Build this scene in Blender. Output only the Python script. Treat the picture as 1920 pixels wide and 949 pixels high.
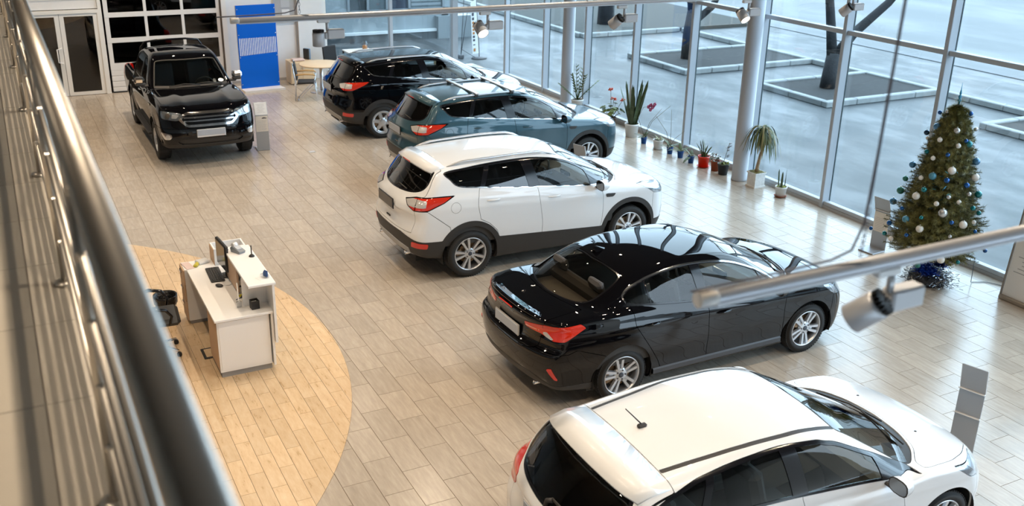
import bpy, math, random, hashlib
import numpy as np
from mathutils import Vector, Matrix
for _o in list(bpy.data.objects): bpy.data.objects.remove(_o)
random.seed(7)
SC = bpy.context.scene
COL = SC.collection
PI = math.pi

# ------------------------------------------------------------------ camera
CAMZ = 5.53
cd = bpy.data.cameras.new('camera'); cam = bpy.data.objects.new('camera', cd); COL.objects.link(cam)
Rt = Vector((0.88982916, -0.45590616, 0.01880526)); Dn = Vector((-0.15074202, -0.33261485, -0.93093727)); Fw = Vector((0.43067495, 0.82554039, -0.36469461))
M = Matrix.Identity(4)
for i in range(3):
    M[i][0] = Rt[i]; M[i][1] = -Dn[i]; M[i][2] = -Fw[i]
M[2][3] = CAMZ
cam.matrix_world = M
cd.sensor_width = 36.0; cd.lens = 36.0*1854.354/1920.0
cd.clip_start = 0.05; cd.clip_end = 400
cd.dof.use_dof = True; cd.dof.focus_distance = 11.0; cd.dof.aperture_fstop = 2.8
SC.camera = cam

# ------------------------------------------------------------------ world: overcast daylight sky
W = bpy.data.worlds.new('sky'); SC.world = W; W.use_nodes = True
nt = W.node_tree; nt.nodes.clear()
wo = nt.nodes.new('ShaderNodeOutputWorld'); wb = nt.nodes.new('ShaderNodeBackground')
tc = nt.nodes.new('ShaderNodeTexCoord'); sx = nt.nodes.new('ShaderNodeSeparateXYZ'); rp = nt.nodes.new('ShaderNodeValToRGB')
nt.links.new(tc.outputs['Generated'], sx.inputs[0]); nt.links.new(sx.outputs['Z'], rp.inputs[0])
rp.color_ramp.elements[0].position = 0.0; rp.color_ramp.elements[0].color = (0.61, 0.78, 0.94, 1)
rp.color_ramp.elements[1].position = 0.7; rp.color_ramp.elements[1].color = (0.68, 0.85, 1.0, 1)
nt.links.new(rp.outputs[0], wb.inputs[0]); wb.inputs[1].default_value = 5.2
nt.links.new(wb.outputs[0], wo.inputs[0])

# ------------------------------------------------------------------ exposure
vs = SC.view_settings
vs.view_transform = 'Standard'; vs.look = 'None'; vs.gamma = 1.0; vs.use_curve_mapping = False
vs.exposure = 0.18
SC.cycles.max_bounces = 8; SC.cycles.diffuse_bounces = 3; SC.cycles.glossy_bounces = 4
SC.cycles.transparent_max_bounces = 16; SC.cycles.transmission_bounces = 4
SC.cycles.caustics_reflective = False; SC.cycles.caustics_refractive = False
SC.cycles.sample_clamp_indirect = 4.0; SC.cycles.sample_clamp_direct = 30.0
SC.cycles.use_denoising = True

# ------------------------------------------------------------------ interior lamps (the hall's ceiling track lights, warm white)
def lamp(name, kind, loc, power, color, size=0.1, target=None, angle=80, blend=0.6):
    ld = bpy.data.lights.new(name, kind); ld.energy = power; ld.color = color
    if kind == 'AREA': ld.shape = 'DISK'; ld.size = size
    elif kind == 'SPOT': ld.spot_size = math.radians(angle); ld.spot_blend = blend; ld.shadow_soft_size = size
    else: ld.shadow_soft_size = size
    o = bpy.data.objects.new(name, ld); COL.objects.link(o); o.location = loc
    if target is not None:
        o.rotation_euler = (Vector(target)-Vector(loc)).to_track_quat('-Z', 'Y').to_euler()
    return o
WARM = (1.0, 0.81, 0.60)
CEIL = 7.4
LAMP_W = 265
LAMPS = []
for yy in (3.0, 7.2, 11.4, 15.6, 19.8, 24.0):
    for xx in (-2.6, 0.5, 3.4, 6.4, 9.6):
        LAMPS.append((xx, yy))

# ------------------------------------------------------------------ material helpers
MATS = {}
def sock(b, *names):
    for n in names:
        if n in b.inputs: return b.inputs[n]
def mat(name, col, rough=0.5, metal=0.0, coat=0.0, spec=0.5, emit=0.0, noise=None, bump=None, island=0.0, sheen=0.0):
    if name in MATS: return MATS[name]
    m = bpy.data.materials.new(name); m.use_nodes = True; n = m.node_tree; b = n.nodes['Principled BSDF']
    c = (*col, 1) if len(col) == 3 else col
    sock(b, 'Base Color').default_value = c; sock(b, 'Roughness').default_value = rough; sock(b, 'Metallic').default_value = metal
    sock(b, 'Specular IOR Level', 'Specular').default_value = spec
    sock(b, 'Coat Weight', 'Coat').default_value = coat
    if coat: sock(b, 'Coat Roughness').default_value = 0.02
    if sheen: sock(b, 'Sheen Weight').default_value = sheen
    if emit: sock(b, 'Emission Color').default_value = c; sock(b, 'Emission Strength').default_value = emit
    tcn = None
    if noise or bump:
        tcn = n.nodes.new('ShaderNodeTexCoord')
    last = None
    if noise:   # (scale, amount) or (scale, amount, stretch)
        nz = n.nodes.new('ShaderNodeTexNoise'); nz.inputs['Scale'].default_value = noise[0]; nz.inputs['Detail'].default_value = 4
        src = tcn.outputs['Object']
        if len(noise) > 2:
            mp = n.nodes.new('ShaderNodeMapping'); mp.inputs['Scale'].default_value = noise[2]; n.links.new(src, mp.inputs[0]); src = mp.outputs[0]
        n.links.new(src, nz.inputs['Vector'])
        mr = n.nodes.new('ShaderNodeMapRange'); mr.inputs[1].default_value = 0.25; mr.inputs[2].default_value = 0.75
        mr.inputs[3].default_value = 1-noise[1]; mr.inputs[4].default_value = 1+noise[1]
        n.links.new(nz.outputs[0], mr.inputs[0])
        mx = n.nodes.new('ShaderNodeVectorMath'); mx.operation = 'SCALE'; mx.inputs[0].default_value = c[:3]
        n.links.new(mr.outputs[0], mx.inputs['Scale']); last = mx.outputs[0]
    if island:
        g = n.nodes.new('ShaderNodeNewGeometry'); mr2 = n.nodes.new('ShaderNodeMapRange'); mr2.inputs[3].default_value = 1-island; mr2.inputs[4].default_value = 1+island
        n.links.new(g.outputs['Random Per Island'], mr2.inputs[0]); mx2 = n.nodes.new('ShaderNodeVectorMath'); mx2.operation = 'SCALE'
        if last is not None: n.links.new(last, mx2.inputs[0])
        else: mx2.inputs[0].default_value = c[:3]
        n.links.new(mr2.outputs[0], mx2.inputs['Scale']); last = mx2.outputs[0]
    if last is not None: n.links.new(last, sock(b, 'Base Color'))
    if bump:    # (scale, strength, distance)
        nz = n.nodes.new('ShaderNodeTexNoise'); nz.inputs['Scale'].default_value = bump[0]; nz.inputs['Detail'].default_value = 3
        n.links.new(tcn.outputs['Object'], nz.inputs['Vector']); bp = n.nodes.new('ShaderNodeBump')
        bp.inputs['Strength'].default_value = bump[1]; bp.inputs['Distance'].default_value = bump[2] if len(bump) > 2 else 0.01
        n.links.new(nz.outputs[0], bp.inputs['Height']); n.links.new(bp.outputs[0], sock(b, 'Normal'))
    MATS[name] = m
    return m
def glass(name, tint, refl=1.0, rough=0.0, ior=1.5):
    """thin pane: tinted see-through plus Fresnel mirror"""
    if name in MATS: return MATS[name]
    m = bpy.data.materials.new(name); m.use_nodes = True; n = m.node_tree; n.nodes.clear()
    o = n.nodes.new('ShaderNodeOutputMaterial'); t = n.nodes.new('ShaderNodeBsdfTransparent'); g = n.nodes.new('ShaderNodeBsdfGlossy')
    t.inputs[0].default_value = (*tint, 1); g.inputs['Roughness'].default_value = rough; g.inputs[0].default_value = (1, 1, 1, 1)
    lw = n.nodes.new('ShaderNodeLayerWeight'); lw.inputs[0].default_value = 0.5
    pw = n.nodes.new('ShaderNodeMath'); pw.operation = 'POWER'; pw.inputs[1].default_value = 5.0; n.links.new(lw.outputs['Facing'], pw.inputs[0])
    f = n.nodes.new('ShaderNodeMath'); f.operation = 'MULTIPLY_ADD'; f.inputs[1].default_value = 0.96; f.inputs[2].default_value = 0.04
    n.links.new(pw.outputs[0], f.inputs[0])
    k = n.nodes.new('ShaderNodeMath'); k.operation = 'MULTIPLY'; k.inputs[1].default_value = refl; k.use_clamp = True
    mx = n.nodes.new('ShaderNodeMixShader')
    n.links.new(f.outputs[0], k.inputs[0]); n.links.new(k.outputs[0], mx.inputs[0]); n.links.new(t.outputs[0], mx.inputs[1]); n.links.new(g.outputs[0], mx.inputs[2])
    n.links.new(mx.outputs[0], o.inputs[0]); MATS[name] = m
    return m

# ------------------------------------------------------------------ object helpers
def setp(o, label=None, cat=None, group=None, kind=None):
    if label: o['label'] = label
    if cat: o['category'] = cat
    if group: o['group'] = group
    if kind: o['kind'] = kind
    return o
def thing(name, label, cat, loc=(0, 0, 0), rz=0.0, group=None, rot=None):
    o = bpy.data.objects.new(name, None); COL.objects.link(o); o.location = loc
    o.rotation_euler = rot if rot else (0, 0, rz); o.empty_display_size = 0.1
    return setp(o, label, cat, group)
def link_mesh(name, me, parent=None):
    o = bpy.data.objects.new(name, me); COL.objects.link(o)
    if parent is not None: o.parent = parent
    return o
class MB:
    """mesh builder: collects shapes into ONE mesh"""
    def __init__(s): s.v = []; s.f = []; s.sm = []
    def add(s, v, f, smooth=False):
        k = len(s.v); s.v += [tuple(p) for p in v]; s.f += [tuple(i+k for i in q) for q in f]; s.sm += [smooth]*len(f); return s
    def box(s, c, d, m=None, taper=None):
        x, y, z = d[0]/2, d[1]/2, d[2]/2
        t = taper or (1, 1)
        v = [(-x, -y, -z), (x, -y, -z), (x, y, -z), (-x, y, -z), (-x*t[0], -y*t[1], z), (x*t[0], -y*t[1], z), (x*t[0], y*t[1], z), (-x*t[0], y*t[1], z)]
        if m is not None: v = [tuple(m @ Vector(p)) for p in v]
        v = [(p[0]+c[0], p[1]+c[1], p[2]+c[2]) for p in v]
        return s.add(v, [(0, 3, 2, 1), (4, 5, 6, 7), (0, 1, 5, 4), (1, 2, 6, 5), (2, 3, 7, 6), (3, 0, 4, 7)])
    def bb(s, x0, x1, y0, y1, z0, z1): return s.box(((x0+x1)/2, (y0+y1)/2, (z0+z1)/2), (x1-x0, y1-y0, z1-z0))
    def rbox(s, c, d, r=0.01, m=None):
        """box with chamfered edges"""
        x, y, z = d[0]/2, d[1]/2, d[2]/2; r = min(r, x*.9, y*.9, z*.9)
        v = []
        for sz in (-1, 1):
            for sy in (-1, 1):
                for sx_ in (-1, 1):
                    v += [(sx_*(x-r), sy*(y-r), sz*z), (sx_*(x-r), sy*y, sz*(z-r)), (sx_*x, sy*(y-r), sz*(z-r))]
        import itertools
        P = [Vector(p) for p in v]
        # convex: make faces by planes
        f = []
        def face(n, dd):
            idx = [i for i, p in enumerate(P) if abs(p.dot(n)-dd) < 1e-6]
            c0 = sum((P[i] for i in idx), Vector())/len(idx)
            a = (P[idx[0]]-c0).normalized(); b = n.cross(a)
            idx.sort(key=lambda i: math.atan2((P[i]-c0).dot(b), (P[i]-c0).dot(a))); f.append(tuple(idx))
        for ax, dd in ((0, x), (1, y), (2, z)):
            for q in (-1, 1):
                n = Vector((0, 0, 0)); n[ax] = q; face(n, dd)
        for a, b, da, db in ((0, 1, x, y), (0, 2, x, z), (1, 2, y, z)):
            for qa in (-1, 1):
                for qb in (-1, 1):
                    n = Vector((0, 0, 0)); n[a] = qa; n[b] = qb; n.normalize(); face(n, (da+db-r)/math.sqrt(2))
        for q in itertools.product((-1, 1), repeat=3):
            n = Vector(q).normalized(); face(n, (x+y+z-2*r)/math.sqrt(3))
        vv = [tuple((m @ p) if m is not None else p) for p in P]
        return s.add([(p[0]+c[0], p[1]+c[1], p[2]+c[2]) for p in vv], f)
    def tube(s, pts, r, n=8, cap=True, smooth=True):
        P = [Vector(p) for p in pts]; k0 = len(s.v); rs = r if isinstance(r, (list, tuple)) else [r]*len(P)
        up = None; V = []
        for i, p in enumerate(P):
            t = (P[min(i+1, len(P)-1)]-P[max(i-1, 0)])
            t = t.normalized() if t.length > 1e-9 else Vector((0, 0, 1))
            if up is None:
                up = Vector((0, 0, 1)) if abs(t.z) < .9 else Vector((1, 0, 0))
            a = t.cross(up)
            a = a.normalized() if a.length > 1e-6 else t.orthogonal().normalized()
            up = a.cross(t)
            for j in range(n):
                q = 2*PI*j/n; V.append(p + (a*math.cos(q)+up*math.sin(q))*rs[i])
        F = []
        for i in range(len(P)-1):
            for j in range(n):
                F.append((i*n+j, i*n+(j+1) % n, (i+1)*n+(j+1) % n, (i+1)*n+j))
        s.add(V, F, smooth)
        if cap:
            s.f += [tuple(k0+j for j in range(n))[::-1], tuple(k0+(len(P)-1)*n+j for j in range(n))]; s.sm += [False, False]
        return s
    def lathe(s, prof, n=24, c=(0, 0, 0), m=None, smooth=True, cap0=True, cap1=True):
        """prof: (radius, height) along z"""
        V = []; F = []
        for r, h in prof:
            for j in range(n):
                q = 2*PI*j/n; V.append(Vector((r*math.cos(q), r*math.sin(q), h)))
        k = len(prof)
        for i in range(k-1):
            for j in range(n):
                F.append((i*n+j, i*n+(j+1) % n, (i+1)*n+(j+1) % n, (i+1)*n+j))
        if m is not None: V = [m @ p for p in V]
        V = [p+Vector(c) for p in V]; k0 = len(s.v)
        s.add(V, F, smooth)
        if cap0 and prof[0][0] > 1e-6: s.f.append(tuple(k0+j for j in range(n))[::-1]); s.sm.append(False)
        if cap1 and prof[-1][0] > 1e-6: s.f.append(tuple(k0+(k-1)*n+j for j in range(n))); s.sm.append(False)
        return s
    def ball(s, c, r, n=10, k=6, sc=(1, 1, 1)):
        pr = [(r*math.sin(PI*i/k), -r*math.cos(PI*i/k)) for i in range(k+1)]
        pr[0] = (1e-5, -r); pr[-1] = (1e-5, r)
        return s.lathe(pr, n, c, Matrix.Diagonal((*sc,)).to_3x3() if sc != (1, 1, 1) else None, True, False, False)
    def prism(s, poly, d0, d1, axis='z', m=None):
        """polygon extruded: axis z -> poly (x,y); axis y -> poly (x,z); axis x -> poly (y,z)"""
        def p3(a, b, d): return (a, b, d) if axis == 'z' else ((a, d, b) if axis == 'y' else (d, a, b))
        n = len(poly); V = [p3(a, b, d0) for a, b in poly]+[p3(a, b, d1) for a, b in poly]
        if m is not None: V = [tuple(m @ Vector(p)) for p in V]
        F = [tuple(range(n))[::-1], tuple(range(n, 2*n))]+[(i, (i+1) % n, n+(i+1) % n, n+i) for i in range(n)]
        return s.add(V, F)
    def quad(s, a, b, c, d): return s.add([a, b, c, d], [(0, 1, 2, 3)])
    def build(s, name, m, parent=None, fix=True):
        me = bpy.data.meshes.new(name); me.from_pydata(s.v, [], s.f); 
        if any(s.sm): me.polygons.foreach_set('use_smooth', s.sm)
        if fix:
            import bmesh
            b = bmesh.new(); b.from_mesh(me); bmesh.ops.recalc_face_normals(b, faces=b.faces); b.to_mesh(me); b.free()
        me.materials.append(m); me.update()
        return link_mesh(name, me, parent)
def copy_tree(o, parent=None):
    c = o.copy(); COL.objects.link(c); c.parent = parent
    for ch in list(o.children): copy_tree(ch, c)
    return c
def struct(o): o['kind'] = 'structure'; return o
def text_mesh(txt, size, m, parent, loc, rot, name='lettering', depth=0.001, align='CENTER', bold=0.0):
    cu = bpy.data.curves.new(name, 'FONT'); cu.body = txt; cu.size = size; cu.extrude = depth; cu.align_x = align; cu.offset = bold
    o = bpy.data.objects.new(name, cu); COL.objects.link(o)
    dg = bpy.context.evaluated_depsgraph_get(); me = bpy.data.meshes.new_from_object(o.evaluated_get(dg)); bpy.data.objects.remove(o); bpy.data.curves.remove(cu)
    me.materials.clear(); me.materials.append(m)
    q = link_mesh(name, me, parent); q.location = loc; q.rotation_euler = rot
    return q

# ================================================================== SETTING
white_paint = mat('white_wall_paint', (0.80, 0.80, 0.80), 0.6, noise=(6, 0.02))
alu = mat('grey_powder_coated_aluminium', (0.47, 0.50, 0.54), 0.42, 0.0, spec=0.5)
alu_dark = mat('dark_gasket', (0.03, 0.05, 0.05), 0.5)
white_pvc = mat('white_plastic_frame', (0.82, 0.80, 0.76), 0.4)
grout = mat('floor_grout', (0.17, 0.12, 0.085), 0.8)

def tile_material(name, base, dark, light, pw, pl, x0, y0, stretch, rough):
    m = bpy.data.materials.new(name); m.use_nodes = True; n = m.node_tree; b = n.nodes['Principled BSDF']
    g = n.nodes.new('ShaderNodeNewGeometry')
    # index of the tile from its place, for one random tone per tile
    sp = n.nodes.new('ShaderNodeSeparateXYZ'); n.links.new(g.outputs['Position'], sp.inputs[0])
    def math_(op, a, b_=None):
        k = n.nodes.new('ShaderNodeMath'); k.operation = op
        for i, q in enumerate((a, b_)):
            if q is None: continue
            if isinstance(q, (int, float)): k.inputs[i].default_value = q
            else: n.links.new(q, k.inputs[i])
        return k.outputs[0]
    ix = math_('FLOOR', math_('DIVIDE', math_('SUBTRACT', sp.outputs[0], x0), pw))
    half = math_('MULTIPLY', math_('FLOORED_MODULO', ix, 2.0), 0.5)
    iy = math_('FLOOR', math_('ADD', math_('DIVIDE', math_('SUBTRACT', sp.outputs[1], y0), pl), half))
    cb = n.nodes.new('ShaderNodeCombineXYZ'); n.links.new(ix, cb.inputs[0]); n.links.new(iy, cb.inputs[1])
    wn = n.nodes.new('ShaderNodeTexWhiteNoise'); wn.noise_dimensions = '3D'; n.links.new(cb.outputs[0], wn.inputs['Vector'])
    # streaky veins, moved per tile
    off = n.nodes.new('ShaderNodeVectorMath'); off.operation = 'MULTIPLY_ADD'; n.links.new(wn.outputs['Color'], off.inputs[0]); off.inputs[1].default_value = (30, 30, 30)
    n.links.new(g.outputs['Position'], off.inputs[2])
    mp = n.nodes.new('ShaderNodeMapping'); mp.inputs['Scale'].default_value = stretch; n.links.new(off.outputs[0], mp.inputs[0])
    nz = n.nodes.new('ShaderNodeTexNoise'); nz.inputs['Scale'].default_value = 3.0; nz.inputs['Detail'].default_value = 6; nz.inputs['Roughness'].default_value = 0.65
    n.links.new(mp.outputs[0], nz.inputs['Vector'])
    rp = n.nodes.new('ShaderNodeValToRGB'); e = rp.color_ramp.elements
    e[0].position = 0.30; e[0].color = (*dark, 1); e[1].position = 0.72; e[1].color = (*light, 1)
    k = e.new(0.5); k.color = (*base, 1)
    n.links.new(nz.outputs[0], rp.inputs[0])
    mr = n.nodes.new('ShaderNodeMapRange'); mr.inputs[3].default_value = 0.92; mr.inputs[4].default_value = 1.06; n.links.new(wn.outputs['Value'], mr.inputs[0])
    sc = n.nodes.new('ShaderNodeVectorMath'); sc.operation = 'SCALE'; n.links.new(rp.outputs[0], sc.inputs[0]); n.links.new(mr.outputs[0], sc.inputs['Scale'])
    n.links.new(sc.outputs[0], b.inputs['Base Color'])
    mr3 = n.nodes.new('ShaderNodeMapRange'); mr3.inputs[3].default_value = rough-0.04; mr3.inputs[4].default_value = rough+0.08; n.links.new(nz.outputs[0], mr3.inputs[0])
    n.links.new(mr3.outputs[0], b.inputs['Roughness'])
    sock(b, 'Specular IOR Level').default_value = 0.7
    return m
PW, PL = 0.3025, 0.6066
TX0, TY0 = 2.881-20*PW, 8.959-20*PL
m_tile = tile_material('greige_stone_tile', (0.455, 0.39, 0.32), (0.40, 0.345, 0.285), (0.52, 0.455, 0.38), PW, PL, TX0, TY0, (9, 1.2, 1), 0.20)
QW = 0.1484
QX0, QY0 = 1.526-40*QW, 9.534-20*PL
m_wood = tile_material('honey_wood_tile', (0.67, 0.48, 0.285), (0.60, 0.41, 0.23), (0.73, 0.56, 0.37), QW, PL, QX0, QY0, (7, 1.6, 1), 0.27)

CX, CY, CR = -2.502, 11.075, 5.682
floor = MB().bb(-6.5, 12.62, -2.0, 26.6, -0.12, -0.004).build('floor', grout); struct(floor)
def tile_mesh(w, l, h=0.006, e=0.0016):
    b = MB(); x, y = w/2-0.0014, l/2-0.0014
    v = [(-x, -y, -h), (x, -y, -h), (x, y, -h), (-x, y, -h), (-x+e, -y+e, 0), (x-e, -y+e, 0), (x-e, y-e, 0), (-x+e, y-e, 0)]
    return v, [(4, 5, 6, 7), (0, 1, 5, 4), (1, 2, 6, 5), (2, 3, 7, 6), (3, 0, 4, 7)]
camF = Fw; 
def px_area(x, y):
    v = Vector((x, y, -CAMZ)); d = v.dot(Fw)
    if d < 0.5: return 0, None
    px = 960+1854.35*v.dot(Rt)/d; py = 474.5+1854.35*v.dot(Dn)/d
    vis = -60 < px < 2150 and -60 < py < 1200
    return (1/(d**3) if vis else 0), (px, py)
cand = []
for i in range(-8, 60):
    x = TX0+(i+0.5)*PW
    if x-PW/2 > 12.45: continue
    for j in range(-16, 60):
        y = TY0+(j+0.5)*PL-(0.5*PL if i % 2 else 0.0)
        if y+PL/2 > 26.9 or y < 1.0 or x < -6: continue
        # left out where the honey inlay covers the whole tile
        if all(math.hypot(x+a*PW/2-CX, y+b*PL/2-CY) < CR-0.02 for a in (-1, 1) for b in (-1, 1)): continue
        a, p = px_area(x, y)
        if a > 0 and p[0] > 60: cand.append((a, x, y))
cand.sort(reverse=True)
tv, tf = tile_mesh(PW, PL)
tme = bpy.data.meshes.new('tile'); tme.from_pydata(tv, [], tf); tme.materials.append(m_tile)
rest = MB()
for k, (a, x, y) in enumerate(cand):
    if k < 300:
        o = link_mesh('tile', tme, floor); o.location = (x, y, 0)
    else:
        rest.add([(p[0]+x, p[1]+y, p[2]) for p in tv], tf)
r_ = rest.build('distant_tiles', m_tile, floor, fix=False); r_['kind'] = 'stuff'
# honey coloured inlay around the desk: round, each piece cut at the rim
MB().lathe([(CR, -0.004), (CR, 0.0008)], 160, (CX, CY, 0)).build('inlay_bed', grout, floor)
def clip_disc(poly):
    ang = [2*PI*i/160 for i in range(160)]
    out = poly
    if all(math.hypot(p[0]-CX, p[1]-CY) < CR-0.003 for p in poly): return poly
    if all(math.hypot(p[0]-CX, p[1]-CY) > CR+0.5 for p in poly): return []
    for a in ang:
        n0, n1 = math.cos(a), math.sin(a); dd = (CR-0.003)*math.cos(PI/160)
        res = []
        for i in range(len(out)):
            p, q = out[i], out[(i+1) % len(out)]
            dp = (p[0]-CX)*n0+(p[1]-CY)*n1-dd; dq = (q[0]-CX)*n0+(q[1]-CY)*n1-dd
            if dp <= 0: res.append(p)
            if dp*dq < 0:
                t = dp/(dp-dq); res.append((p[0]+(q[0]-p[0])*t, p[1]+(q[1]-p[1])*t))
        out = res
        if len(out) < 3: return []
    return out
cw = []
for i in range(0, 60):
    x = QX0+(i+0.5)*QW
    for j in range(0, 40):
        y = QY0+(j+0.5)*PL-(0.5*PL if i % 2 else 0.0)
        a, p = px_area(x, y)
        if a > 0 and p[0] > 90:
            e = 0.0015
            po = clip_disc([(x-QW/2+e, y-PL/2+e), (x+QW/2-e, y-PL/2+e), (x+QW/2-e, y+PL/2-e), (x-QW/2+e, y+PL/2-e)])
            if len(po) > 2: cw.append((a, x, y, po))
cw.sort(key=lambda t: -t[0])
full = bpy.data.meshes.new('honey_tile'); fv, ff = tile_mesh(QW, PL, 0.003, 0.001); full.from_pydata(fv, [], ff); full.materials.append(m_wood)
rest = MB()
for k, (a, x, y, po) in enumerate(cw):
    if k < 300 and len(po) == 4 and all(math.hypot(p[0]-CX, p[1]-CY) < CR-0.004 for p in po):
        o = link_mesh('honey_tile', full, floor); o.location = (x, y, 0.003)
    else:
        b = MB().prism([(p[0]-x, p[1]-y) for p in po], 0.0, 0.003)
        if k < 300: o = b.build('honey_tile', m_wood, floor); o.location = (x, y, 0)
        else: rest.add([(p[0]+x, p[1]+y, p[2]) for p in b.v], b.f)
if rest.v: rest.build('distant_honey_tiles', m_wood, floor)['kind'] = 'stuff'

# ---- ceiling and unseen walls (they close the hall and show in the paintwork)
ceil_m = mat('ceiling_paint', (0.11, 0.10, 0.09), 0.8)
struct(MB().bb(-6.5, 12.9, -4.0, 26.9, CEIL, CEIL+0.2).build('ceiling', ceil_m))
wl = mat('plain_wall_paint', (0.55, 0.50, 0.44), 0.7)
struct(MB().bb(-6.7, -6.5, -4.0, 26.9, -0.1, CEIL).build('wall_left', wl))
struct(MB().bb(-6.7, 12.9, -4.2, -4.0, -0.1, CEIL).build('wall_front', wl))

# ---- back wall (y = 26.55) with openings for the door, the sectional gate and the end window
YB = 26.55
wb_ = MB()
wb_.bb(-6.5, 0.45, YB, YB+0.25, -0.1, CEIL).bb(0.45, 2.36, YB, YB+0.25, 2.10, CEIL).bb(2.36, 5.28, YB, YB+0.25, 3.55, CEIL)
wb_.bb(5.28, 7.93, YB, YB+0.25, -0.1, CEIL).bb(7.93, 11.95, YB, YB+0.25, 4.4, CEIL).bb(7.93, 11.95, YB, YB+0.25, -0.1, 0.10)
wall_back = struct(wb_.build('wall_back', white_paint))
corr = MB()   # ribbed cladding lines above the door
for z in (2.32, 2.52, 2.72): corr.bb(-1.5, 2.30, YB-0.012, YB, z, z+0.17)
corr.build('cladding_board', mat('white_cladding', (0.80, 0.79, 0.77), 0.45), wall_back)
# wall edge strips
struct(MB().bb(2.29, 2.37, YB-0.05, YB, 0, 3.6).build('trim_1', white_pvc))
struct(MB().bb(5.24, 5.36, YB-0.09, YB, 0, 3.6).build('trim_2', white_pvc))
struct(MB().bb(5.36, 7.2, YB-0.03, YB, 0.0, 0.07).build('baseboard_back', mat('grey_skirting', (0.42, 0.40, 0.38), 0.5)))
struct(MB().bb(7.17, 7.22, YB-0.05, YB, 0, 4.2).build('trim_3', mat('grey_joint', (0.35, 0.34, 0.33), 0.6)))
struct(MB().bb(7.22, 7.93, YB-0.10, YB, 0, 4.4).build('trim_4', white_paint))
# room behind the glazed doors (dim service hall)
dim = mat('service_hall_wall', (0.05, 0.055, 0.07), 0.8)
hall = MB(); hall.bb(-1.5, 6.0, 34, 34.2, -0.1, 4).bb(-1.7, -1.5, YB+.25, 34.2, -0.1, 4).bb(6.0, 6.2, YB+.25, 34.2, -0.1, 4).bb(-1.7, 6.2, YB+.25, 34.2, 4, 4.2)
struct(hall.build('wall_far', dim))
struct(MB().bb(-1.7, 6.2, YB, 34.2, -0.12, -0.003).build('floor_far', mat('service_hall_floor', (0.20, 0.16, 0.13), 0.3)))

# glazed double door
door_glass = glass('door_glass', (0.42, 0.42, 0.42), 1.6)
d1 = thing('door_1', None, None, (0, YB, 0)); d1['kind'] = 'structure'
fr = MB().bb(0.42, 2.34, -0.06, 0.06, 2.00, 2.08).bb(2.26, 2.34, -0.06, 0.06, 0, 2.0).bb(0.42, 0.50, -0.06, 0.06, 0, 2.0)
fr.build('door_frame', white_pvc, d1)
def leaf(x0, x1, name='door_leaf'):
    b = MB(); b.bb(x0, x0+0.10, -0.04, 0.04, 0.01, 2.0).bb(x1-0.10, x1, -0.04, 0.04, 0.01, 2.0).bb(x0+.1, x1-.1, -0.04, 0.04, 1.93, 2.0).bb(x0+.1, x1-.1, -0.04, 0.04, 0.01, 0.09)
    l = b.build(name, white_pvc, d1)
    MB().bb(x0+.1, x1-.1, -0.01, 0.01, 0.09, 1.93).build('pane', door_glass, l)
    return l
leaf(1.40, 2.26)
l2 = leaf(0.50, 1.39)
MB().tube([(1.345, -0.04, 1.20), (1.345, -0.12, 1.19), (1.25, -0.13, 1.17), (1.25, -0.13, 0.86), (1.345, -0.12, 0.83), (1.345, -0.04, 0.82)], 0.016, 8).build('door_handle', mat('white_handle', (0.85, 0.83, 0.8), 0.3), l2)

# sectional gate with three columns of panes
d2 = thing('door_2', None, None, (0, YB, 0)); d2['kind'] = 'structure'
gx0, gx1 = 2.42, 5.20
gm = mat('white_gate_panel', (0.80, 0.79, 0.78), 0.4)
gb = MB(); cols = [(2.52, 3.35), (3.42, 4.24), (4.31, 5.12)]
rows = [(0.74, 1.24), (1.36, 1.86), (1.98, 2.48), (2.60, 3.10)]
zz = [0.56]+[q for r in rows for q in r]+[3.5]
for i in range(0, len(zz), 2): gb.bb(gx0, gx1, -0.03, 0.03, zz[i]+0.004, zz[i+1]-(0 if i == 0 else 0.0))
for r in rows:
    for a, b in zip([gx0]+[c[1] for c in cols], [c[0] for c in cols]+[gx1]): gb.bb(a, b, -0.03, 0.03, r[0], r[1])
gb.build('gate_frame', gm, d2)
for z0, z1 in ((0.03, 0.14), (0.148, 0.28), (0.288, 0.42), (0.428, 0.56)):
    MB().rbox(((gx0+gx1)/2, 0, (z0+z1)/2), (gx1-gx0, 0.06, z1-z0), 0.008).build('panel', gm, d2)
MB().bb(gx0, gx1, -0.035, 0.035, 0.0, 0.03).build('rubber_seal', mat('black_rubber', (0.015, 0.015, 0.015), 0.7), d2)
gate_glass = glass('gate_glass', (0.30, 0.33, 0.38), 1.5)
for r in rows:
    for c in cols: MB().bb(c[0], c[1], -0.008, 0.008, r[0], r[1]).build('pane', gate_glass, d2)
MB().bb(5.205, 5.235, -0.06, 0.03, 0, 3.5).build('guide_rail', mat('dark_guide', (0.10, 0.08, 0.07), 0.5), d2)

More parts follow.
